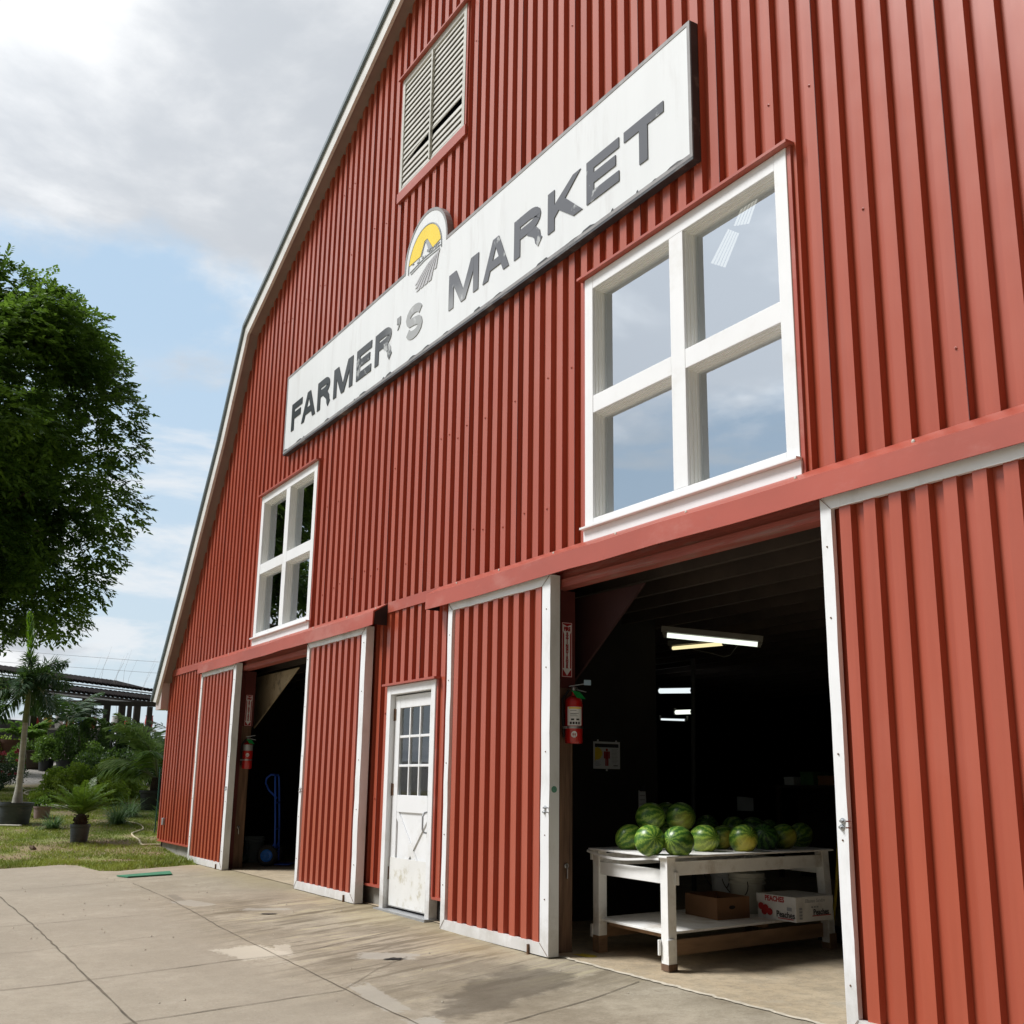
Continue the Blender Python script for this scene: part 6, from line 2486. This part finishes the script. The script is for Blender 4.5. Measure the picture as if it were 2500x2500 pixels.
# brown planter
t = empty('planter', gpos(-28.62, .42), 'square brown planter with a rim on the gravel', 'planter')
mb = MB()
for z0_, z1_, a, b in ((0, .50, .20, .26), (.50, .56, .30, .30)):
    p = [(-a, -a, z0_), (a, -a, z0_), (a, a, z0_), (-a, a, z0_), (-b, -b, z1_), (b, -b, z1_), (b, b, z1_), (-b, b, z1_)]
    mb.add(p, [(0, 3, 2, 1), (4, 5, 6, 7), (0, 1, 5, 4), (1, 2, 6, 5), (2, 3, 7, 6), (3, 0, 4, 7)])
mb.build('box', M['planter'], t, bevel=.01)


# upright clipped columns
def column(loc, w, h, label, seed, potspec=(.27, .38)):
    r = np.random.default_rng(seed)
    t = empty('columnar_shrub', gpos(*loc), label, 'shrub', 'dark clipped columns in pots')
    pot(t, potspec[0], potspec[1], M['potblack'])
    n = int(2600 * h)
    a, z = r.uniform(0, 6.28, n), r.uniform(0, 1, n)
    rad = w / 2 * (r.uniform(.5, 1, n) ** .5) * np.clip(1.25 - .55 * z ** 3, 0, 1) * (1 + .16 * np.sin(3 * a + 9 * z))
    c = np.stack([rad * np.cos(a), rad * np.sin(a), potspec[1] * .85 + z * h], 1)
    dr = np.stack([np.cos(a), np.sin(a), np.full(n, .9)], 1) + r.normal(0, .35, (n, 3))
    fastmesh('foliage', leaves(c, dr, rdir(n, r), r.uniform(.06, .11, n), r.uniform(.03, .05, n), .05), 4, M['shrubdark'], t)
    mb = MB()
    mb.tube([(0, 0, potspec[1] * .8), (0, 0, h * .9)], [.03, .012], 6)
    mb.build('stem', M['bark'], t)


column((-27.04, 1.10), .60, 1.05, 'dark clipped column in the pot nearest the gravel', 51)
column((-27.6, 1.95), .72, 1.30, 'tallest dark clipped column left of the pergola posts', 52)
column((-28.8, 2.75), .7, 1.15, 'dark clipped column under the middle pergola posts', 53)
column((-29.0, 3.45), .7, 1.15, 'dark clipped column under the right pergola posts', 54)

# rose bush with pink flowers
t = shrub((-21.3, -1.22), 1.3, 1.2, .85, 3000, .06, .036, M['rosegreen'], 'rose bush with pink flowers behind the tall palm trunk', 61, 'rose bush', name='rose_bush')
rr3 = np.random.default_rng(62)
for k in range(26):
    a, z = rr3.uniform(0, 6.28), rr3.uniform(.35, .98)
    rad = .62 * math.sqrt(max(.05, 1 - z * .75))
    c = np.array([rad * math.cos(a), rad * math.sin(a), z])
    n = 16
    d = rdir(n, rr3)
    q = leaves(np.tile(c, (n, 1)), d, rdir(n, rr3), .05, .045, 0)
    fastmesh('flower', q, 4, M['pink'], t)
t = empty('spiky_plant', gpos(-24.6, -1.95), 'lime yellow spiky plant above the pink roses at the left edge', 'plant')
n = 46
a, e = rp.uniform(0, 6.28, n), rp.uniform(.3, 1.4, n)
d = np.stack([np.cos(a) * np.cos(e), np.sin(a) * np.cos(e), np.sin(e)], 1)
fastmesh('foliage', leaves(np.tile([0, 0, .55], (n, 1)) + d * .05, d, unit(np.stack([-np.sin(a), np.cos(a), np.zeros(n)], 1) + .2) * 0 + np.array([0, 0, 1.0]), rp.uniform(.4, .75, n), .06, .25), 4, M['lime'], t)
pot(t, .22, .5, M['potblack'])


# strappy clumps on the lawn
def straps(loc, n, L, label, seed, mt=None, up=(.3, 1.35)):
    r = np.random.default_rng(seed)
    t = empty('strap_plant', gpos(*loc), label, 'plant', 'strappy clumps on the lawn')
    a, e = r.uniform(0, 6.28, n), r.uniform(up[0], up[1], n)
    d0 = np.stack([np.cos(a) * np.cos(e), np.sin(a) * np.cos(e), np.sin(e)], 1)
    base_ = np.stack([np.cos(a), np.sin(a), np.zeros(n)], 1) * r.uniform(0, .10, (n, 1))
    ll = L * r.uniform(.6, 1.1, n)
    side = unit(np.cross(d0, [0, 0, 1.0])) * .011
    Q = []
    p = base_
    dd = d0.copy()
    for k in range(4):
        p2 = p + dd * ll[:, None] / 4
        w0, w1 = (1 - k / 4.2), (1 - (k + 1) / 4.2)
        Q.append(np.stack([p - side * w0, p + side * w0, p2 + side * w1, p2 - side * w1], 1).reshape(-1, 3))
        p = p2
        dd = unit(dd + np.array([0, 0, -.42]))
    fastmesh('blades', np.concatenate(Q), 4, mt or M['strap'], t)
    mb = MB()
    mb.lathe([(0, -.02), (.07, -.02), (.06, .03), (0, .05)], 10)
    mb.build('crown_base', M['soil'], t)


straps((-12.95, -.05), 240, .62, 'grey green strappy clump right of the sago palm', 71)
straps((-12.6, -1.25), 170, .46, 'grey green strappy clump left behind the sago pot', 72)
straps((-14.3, .45), 180, .62, 'grey green strappy clump in front of the small light shrub', 73)
straps((-13.6, .95), 150, .55, 'dark strappy clump below the arching palm pot', 74, M['shrubmid'])
straps((-12.1, .75), 120, .40, 'dark strappy clump against the green stake', 75, M['shrubmid'])
t = empty('grey_pot', gpos(-14.28, -1.22), 'pale pinkish pot with a few leaves beside the tall palm tub', 'pot')
pot(t, .165, .24, M['terracotta'])
r5 = np.random.default_rng(5)
fastmesh('foliage', shrub_leaves(r5, .5, .4, .25, 260, .07, .04, .2), 4, M['shrubmid'], t)
t = empty('black_pot', gpos(-14.7, -1.52), 'small black pot squeezed between the tub and the pinkish pot', 'pot')
pot(t, .13, .2, M['potblack'])
t = empty('large_pot', gpos(-30.4, -1.1), 'large dark tub on the bench line at the far left', 'pot')
pot(t, .75, .85, M['potblack'])
t = empty('terracotta_tub', gpos(-30.2, -.05), 'reddish brown wide tub beside the large dark tub', 'pot')
pot(t, .5, .8, mat('red_brown_clay', (.12, .055, .035), .8, .2, 5.0))


# hoses, pipes, stake, mat, debris
def ground_tube(name, pts, r, m, lift=0.0):
    P = [Vector((x, y, ground_z(x, y) + r + lift)) for x, y in pts]
    S = []
    n = len(P)
    for i in range(n - 1):
        p0, p1, p2, p3 = P[max(i - 1, 0)], P[i], P[i + 1], P[min(i + 2, n - 1)]
        for k in range(6):
            t_ = k / 6
            S.append(.5 * ((2 * p1) + (p2 - p0) * t_ + (2 * p0 - 5 * p1 + 4 * p2 - p3) * t_ ** 2 + (3 * p1 - p0 - 3 * p2 + p3) * t_ ** 3))
    S.append(P[-1])
    mb = MB()
    mb.tube(S, r, 8)
    return mb.build(name, m, smooth=True)


h_ = ground_tube('garden_hose', [(-13.34, .10), (-13.1, .28), (-12.65, .33), (-12.0, .22), (-11.43, -.08), (-10.95, -.15), (-10.55, -.16), (-10.1, -.22), (-9.85, -.24), (-9.8, -.12), (-9.78, -.02), (-9.76, .03)], .015, M['hose'])
tag(h_, 'cream garden hose snaking over the grass to the barn corner', 'hose')
h_ = ground_tube('garden_hose', [(-21.2, -.75), (-20.6, -.72), (-20.7, -.45), (-20.88, -.30), (-20.0, -.42), (-19.3, -.50), (-19.1, -.62), (-19.4, -.85), (-20.0, -.85), (-20.4, -.65), (-19.6, -.5), (-18.9, -.45)], .017, M['hose'])
tag(h_, 'coiled yellowish hose on the grass behind the tall palm', 'hose')
for pts, lab, r in (([(-13.35, -2.35), (-13.2, -2.0), (-13.05, -1.72)], 'pale pipe lying in front of the palm tub', .022), ([(-16.5, -1.2), (-16.1, -.85), (-15.82, -.45)], 'pale pipe on the ground behind the pinkish pot', .05)):
    tag(ground_tube('pipe', pts, r, M['log']), lab, 'pipe')
st0 = gpos(-11.39, .30)
mb = MB()
mb.tube([(0, 0, 0), (-.05, .02, .55), (-.12, .03, 1.15)], .011, 7)
mb.tube([(-.12, .03, 1.15), (-.12, .03, 1.17)], .015, 7)
tag(mb.build('garden_stake', M['stake'], None, loc=st0), 'thin dark green stake leaning beside the barn corner', 'stake')
mb = MB()
P_ = [fa(p) for p in [(-5.90, -1.42), (-5.66, -1.33), (-5.93, -.70), (-6.42, -.61)]]
V = [(x, y, apron_z(x, y) + .006 + (.014 if z else 0)) for z in (0, 1) for x, y in P_]
mb.add(V, [(0, 3, 2, 1), (4, 5, 6, 7), (0, 1, 5, 4), (1, 2, 6, 5), (2, 3, 7, 6), (3, 0, 4, 7)])
tag(mb.build('rubber_mat', M['mat']), 'flat green mat lying at the edge of the concrete', 'mat')
lf = gpos(-9.95, -1.91)
mb = MB()
mb.add([(-.10, -.03, .02), (0, -.06, .05), (.11, -.02, .03), (.02, .05, .02), (0, 0, .07), (-.10, -.03, .01), (0, -.06, .03), (.11, -.02, .015), (.02, .05, 0)], [(0, 1, 4), (1, 2, 4), (2, 3, 4), (3, 0, 4), (0, 5, 6, 1), (1, 6, 7, 2), (2, 7, 8, 3), (3, 8, 5, 0)])
tag(mb.build('dead_leaf', M['deadleaf'], None, loc=lf), 'curled dark dead leaf on the grass near the concrete', 'leaf')

# grass
r6 = np.random.default_rng(9)
n = 250000
x = -6.5 - r6.uniform(0, 1, n) ** 1.2 * 15
y = np.where(r6.uniform(0, 1, n) < .72, r6.uniform(-3.6, 1.6, n), r6.uniform(-9, -3.6, n))
edge_x = np.interp(-y, [-2, 0.0, .3, 1.0, 1.3, 1.52, 1.6, 1.8, 2.4, 5], [-6.6, -6.6, -6.85, -6.62, -6.5, -6.8, -7.8, -8.05, -7.95, -7.9])
f = np.sin(x * 2.1 + np.sin(y * 3.0) * 1.3) * np.sin(y * 2.7 + x * .6) + .5 * np.sin(x * 5.3 - y * 4.1)
keep = (x < edge_x) & ((f + r6.normal(0, .45, n)) > -.45) & ~((y > .0) & (x > -9.8))
fringe = (np.abs(x - edge_x) < .45) & (x < edge_x) & ~((y > .0) & (x > -9.8))
keep |= fringe & (r6.uniform(0, 1, n) < .8)
x, y, fringe = x[keep], y[keep], fringe[keep]
n = len(x)
z = np.array([ground_z(a, b) for a, b in zip(x, y)]) - .004
hgt = r6.uniform(.018, .05, n) * np.where(fringe, 1.7, 1.0)
az = r6.uniform(0, 6.28, n)
w = r6.uniform(.004, .008, n)
lean = r6.uniform(.2, 1.1, n) * hgt
la = r6.uniform(0, 6.28, n)
b0 = np.stack([x - w * np.cos(az), y - w * np.sin(az), z], 1)
b1 = np.stack([x + w * np.cos(az), y + w * np.sin(az), z], 1)
tp_ = np.stack([x + lean * np.cos(la), y + lean * np.sin(la), z + hgt], 1)
o = fastmesh('grass', np.stack([b0, b1, tp_], 1).reshape(-1, 3), 3, M['grassb'])
tag(o, 'patchy short yellow green grass between the concrete and the pots', 'grass', kind='stuff')
# fallen leaves and crumbs on the soil
n = 900
x, y = r6.uniform(-15, -6.9, n), r6.uniform(-3.2, .2, n)
ok = x < np.interp(-y, [-2, 0.0, .3, 1.0, 1.3, 1.52, 1.6, 1.8, 2.4, 5], [-6.6, -6.6, -6.85, -6.62, -6.5, -6.8, -7.8, -8.05, -7.95, -7.9])
x, y = x[ok], y[ok]
n = len(x)
c = np.stack([x, y, np.array([ground_z(a, b) for a, b in zip(x, y)]) + .015], 1)
q = leaves(c, np.stack([np.cos(x * 99), np.sin(x * 99), r6.uniform(-.1, .5, n)], 1), unit(rdir(n, r6) * .5 + [0, 0, 1.0]), r6.uniform(.02, .06, n), r6.uniform(.012, .03, n), 0)
tag(fastmesh('leaf_litter', q, 4, M['deadleaf']), 'brown leaf litter scattered over the patchy lawn', 'leaf litter', kind='stuff')

# ------------------------------------------------------------------ pergola and nursery shelter behind
PB = gpos(-29.5, 2.6)
pg = empty('pergola', PB, 'dark timber pergola with short posts behind the potted shrubs', 'pergola')
zb_ = 3.66 - PB.z


def pl(x, y, z=0.0):
    return (x - PB.x, y - PB.y, z)


for a, b in (((-29.65, 1.78), (-29.15, 4.3)), ((-30.9, .42), (-29.6, 1.95))):
    mb = MB()
    mb.bar(pl(*a, zb_), pl(*b, zb_ + (.02 if a[1] > 1 else -.0)), .12, .15)
    mb.build('beam', M['greywood'], pg)
for (x, y) in ((-29.6, 2.05), (-29.45, 2.62), (-29.35, 3.08), (-29.25, 3.55), (-29.18, 3.95), (-30.8, .55)):
    mb = MB()
    wv = .2 if y < 3.9 else .16
    mb.box(x - PB.x - wv / 2, x - PB.x + wv / 2, y - PB.y - wv / 2, y - PB.y + wv / 2, 0, zb_ - .07)
    mb.build('post', M['greywood'], pg)
mb = MB()
mb.bar(pl(-30.7, .62, zb_ - .25), pl(-30.3, 1.25, .45), .10, .10)
mb.build('brace', M['greywood'], pg)

SB = Vector((-39.5, 4.0, ground_z(-39.5, 4)))
sh = empty('nursery_shelter', SB, 'long open shelter with dark tiled roof in two tiers and pale gutters', 'shelter')
A0, A1 = Vector((-32.8, -5.2)), Vector((-44.0, 8.3))
dv = (A1 - A0)
dl = dv.normalized()
nv = Vector((-dl.y, dl.x))
if nv.x > 0:
    nv = -nv    # away from the camera
LT = dv.length


def tier(z_e, z_r, off_e, off_r, name):
    """one roof slope from eave to ridge with rolls of tile"""
    n_ = int(LT / .30)
    rows = 14
    V = []
    m_ = n_ * 6 + 1
    for j in range(rows + 1):
        t_ = j / rows
        for i in range(m_):
            u = i / (m_ - 1)
            p = A0 + dv * u + nv * (off_e + (off_r - off_e) * t_)
            lift_ = .045 * abs(math.sin(math.pi * i / 6)) + (.03 * (1 - (j * 2 % 2)))
            V.append((p.x - SB.x, p.y - SB.y, z_e + (z_r - z_e) * t_ + lift_ - SB.z))
    F = [(j * m_ + i, j * m_ + i + 1, (j + 1) * m_ + i + 1, (j + 1) * m_ + i) for j in range(rows) for i in range(m_ - 1)]
    mb = MB()
    mb.add(V, F)
    mb.build(name, M['tile'], sh, smooth=False)
    mb = MB()
    for i in range(n_ + 1):
        p = A0 + dv * (i / n_) + nv * (off_e - .02)
        mb.tube([(p.x - SB.x, p.y - SB.y, z_e - SB.z + .02), (p.x - SB.x + nv.x * .2, p.y - SB.y + nv.y * .2, z_e - SB.z + .07)], .075, 7)
    mb.build('tile_ends', M['tile'], sh)


def along(u, off, z):
    p = A0 + dv * u + nv * off
    return (p.x - SB.x, p.y - SB.y, z - SB.z)


tier(4.70, 5.02, 0.0, 1.1, 'lower_roof')
tier(5.28, 5.75, 1.2, 3.4, 'upper_roof')
mb = MB()
for i in range(26):
    mb.bar(along(i / 26, -.02, 5.16 - .0), along((i + .86) / 26, -.02, 5.16), .06, .035)
g1 = [along(0, 1.0, 5.20), along(1, 1.0, 5.20)]
mb.build('ridge_caps', M['gutter'], sh) if False else None
mb = MB()
mb.bar(along(0, 1.02, 5.14), along(1, 1.02, 5.14), .05, .05)
mb.build('gutter', M['gutter'], sh)
mb = MB()
mb.bar(along(0, -.12, 4.52), along(.91, -.12, 4.52), .08, .06)
mb.bar(along(.91, -.12, 4.49), along(.91, -.12, 4.80), .06, .06)
mb.build('gutter', M['gutter'], sh)
mb = MB()
mb.bar(along(0, .05, 4.56), along(1, .05, 4.56), .12, .2)
mb.build('eave_beam', M['greywood'], sh)
for i in range(7):
    mb = MB()
    mb.bar(along(i / 6, .15, SB.z - .3), along(i / 6, .15, 4.5), .18, .18, (1, 0, 0))
    mb.build('post', M['greywood'], sh)
mb = MB()
mb.face([along(0, 3.3, SB.z), along(.30, 3.3, SB.z), along(.30, 3.3, 4.0), along(0, 3.3, 4.0)])
mb.face([along(.3, 3.3, SB.z), along(1, 3.3, SB.z), along(1, 3.3, 3.6), along(.3, 3.3, 3.6)])
mb.build('back_wall', M['greywall'], sh)
# bench with goods inside the shelter
gb = empty('display_bench', Vector((-37.0, 3.0, ground_z(-37, 3))), 'pale display bench with pots under the shelter roof', 'bench')
mb = MB()
mb.bar((-1.2, -2.0, 1.0), (1.4, 2.6, 1.0), .6, .06)
mb.build('bench_top', M['log'], gb)
for s in (-.9, 0, .95):
    mb = MB()
    mb.bar((.1 + s * 1.2, .3 + s * 2.1, 0), (.1 + s * 1.2, .3 + s * 2.1, .97), .08, .08, (1, 0, 0))
    mb.build('leg', M['greywood'], gb)
cl = [((.03, .12, .55), 'blue'), ((.5, .05, .04), 'red'), ((.45, .30, .04), 'yellow'), ((.7, .7, .7), 'white'), ((.55, .12, .05), 'orange')]
for k in range(12):
    c, nm = cl[k % 5]
    u = -1 + 2 * k / 11
    mb = MB()
    rr_ = random.uniform(.10, .2)
    hh = random.uniform(.25, .55)
    mb.lathe([(0, 0), (rr_ * .7, 0), (rr_, hh * .5), (rr_ * .8, hh * .9), (rr_ * .9, hh), (0, hh)], 14)
    o = mb.build('garden_ornament', mat('glazed_' + nm + '_' + str(k), c, .4), None, loc=(gb.location.x + .1 + u * 1.2, gb.location.y + .3 + u * 2.1, gb.location.z + 1.031))
    tag(o, 'small glazed pot on the bench under the shelter', 'ornament', 'glazed pots on the far bench')
for (x, y, z, c, lab) in ((-29.0, 2.75, 1.35, (.5, .05, .03), 'small red and blue whirligig among the dark columns'), (-28.9, 3.65, 1.3, (.55, .10, .04), 'small orange whirligig by the right pergola posts')):
    t = empty('whirligig', (x, y, ground_z(x, y)), lab, 'ornament')
    mb = MB()
    mb.tube([(0, 0, 0), (0, 0, z)], .01, 6)
    mb.build('rod', M['dullsteel'], t)
    for k in range(6):
        a = k * math.pi / 3
        mb = MB()
        mb.add([(.02, 0, z), (.03, math.cos(a - .25) * .16, z + math.sin(a - .25) * .16), (.05, math.cos(a + .25) * .16, z + math.sin(a + .25) * .16)], [(0, 1, 2)])
        mb.build('vane', mat('vane_paint_%d' % k, c if k % 2 or y > 3 else (.05, .15, .6), .5), t)
# overhead wires with their poles far beyond
for k, (dz, lab) in enumerate(((0, 'upper thin power line across the low sky'), (-.9, 'lower thin power line across the low sky'))):
    mb = MB()
    mb.tube([(-84, -25 + i * 8, 11.4 + dz - .9 * math.sin(math.pi * i / 12)) for i in range(13)], .013, 5)
    tag(mb.build('power_line', M['wire']), lab, 'power line')
# tall dry stalks rising behind the shelter roof
dg = np.random.default_rng(77)
for (x, y, lab) in ((-43.5, 4.9, 'thin dry stalks rising above the shelter roof, left clump'), (-43.8, 6.2, 'thin dry stalks rising above the shelter roof, right clump')):
    t = empty('dry_stalks', gpos(x, y), lab, 'plant')
    for k in range(5):
        mb = MB()
        a = dg.uniform(-.9, .9)
        l_ = dg.uniform(3.9, 5.0)
        mb.tube([(dg.uniform(-.3, .3), a * .3, 0), (0, a * .6, l_ * .5), (dg.uniform(-.2, .2), a * .9 + .2, l_ * .8), (0, a * 1.0 + .5, l_)], [.012, .007, .004, .002], 4)
        mb.build('stalk', M['twig'], t)
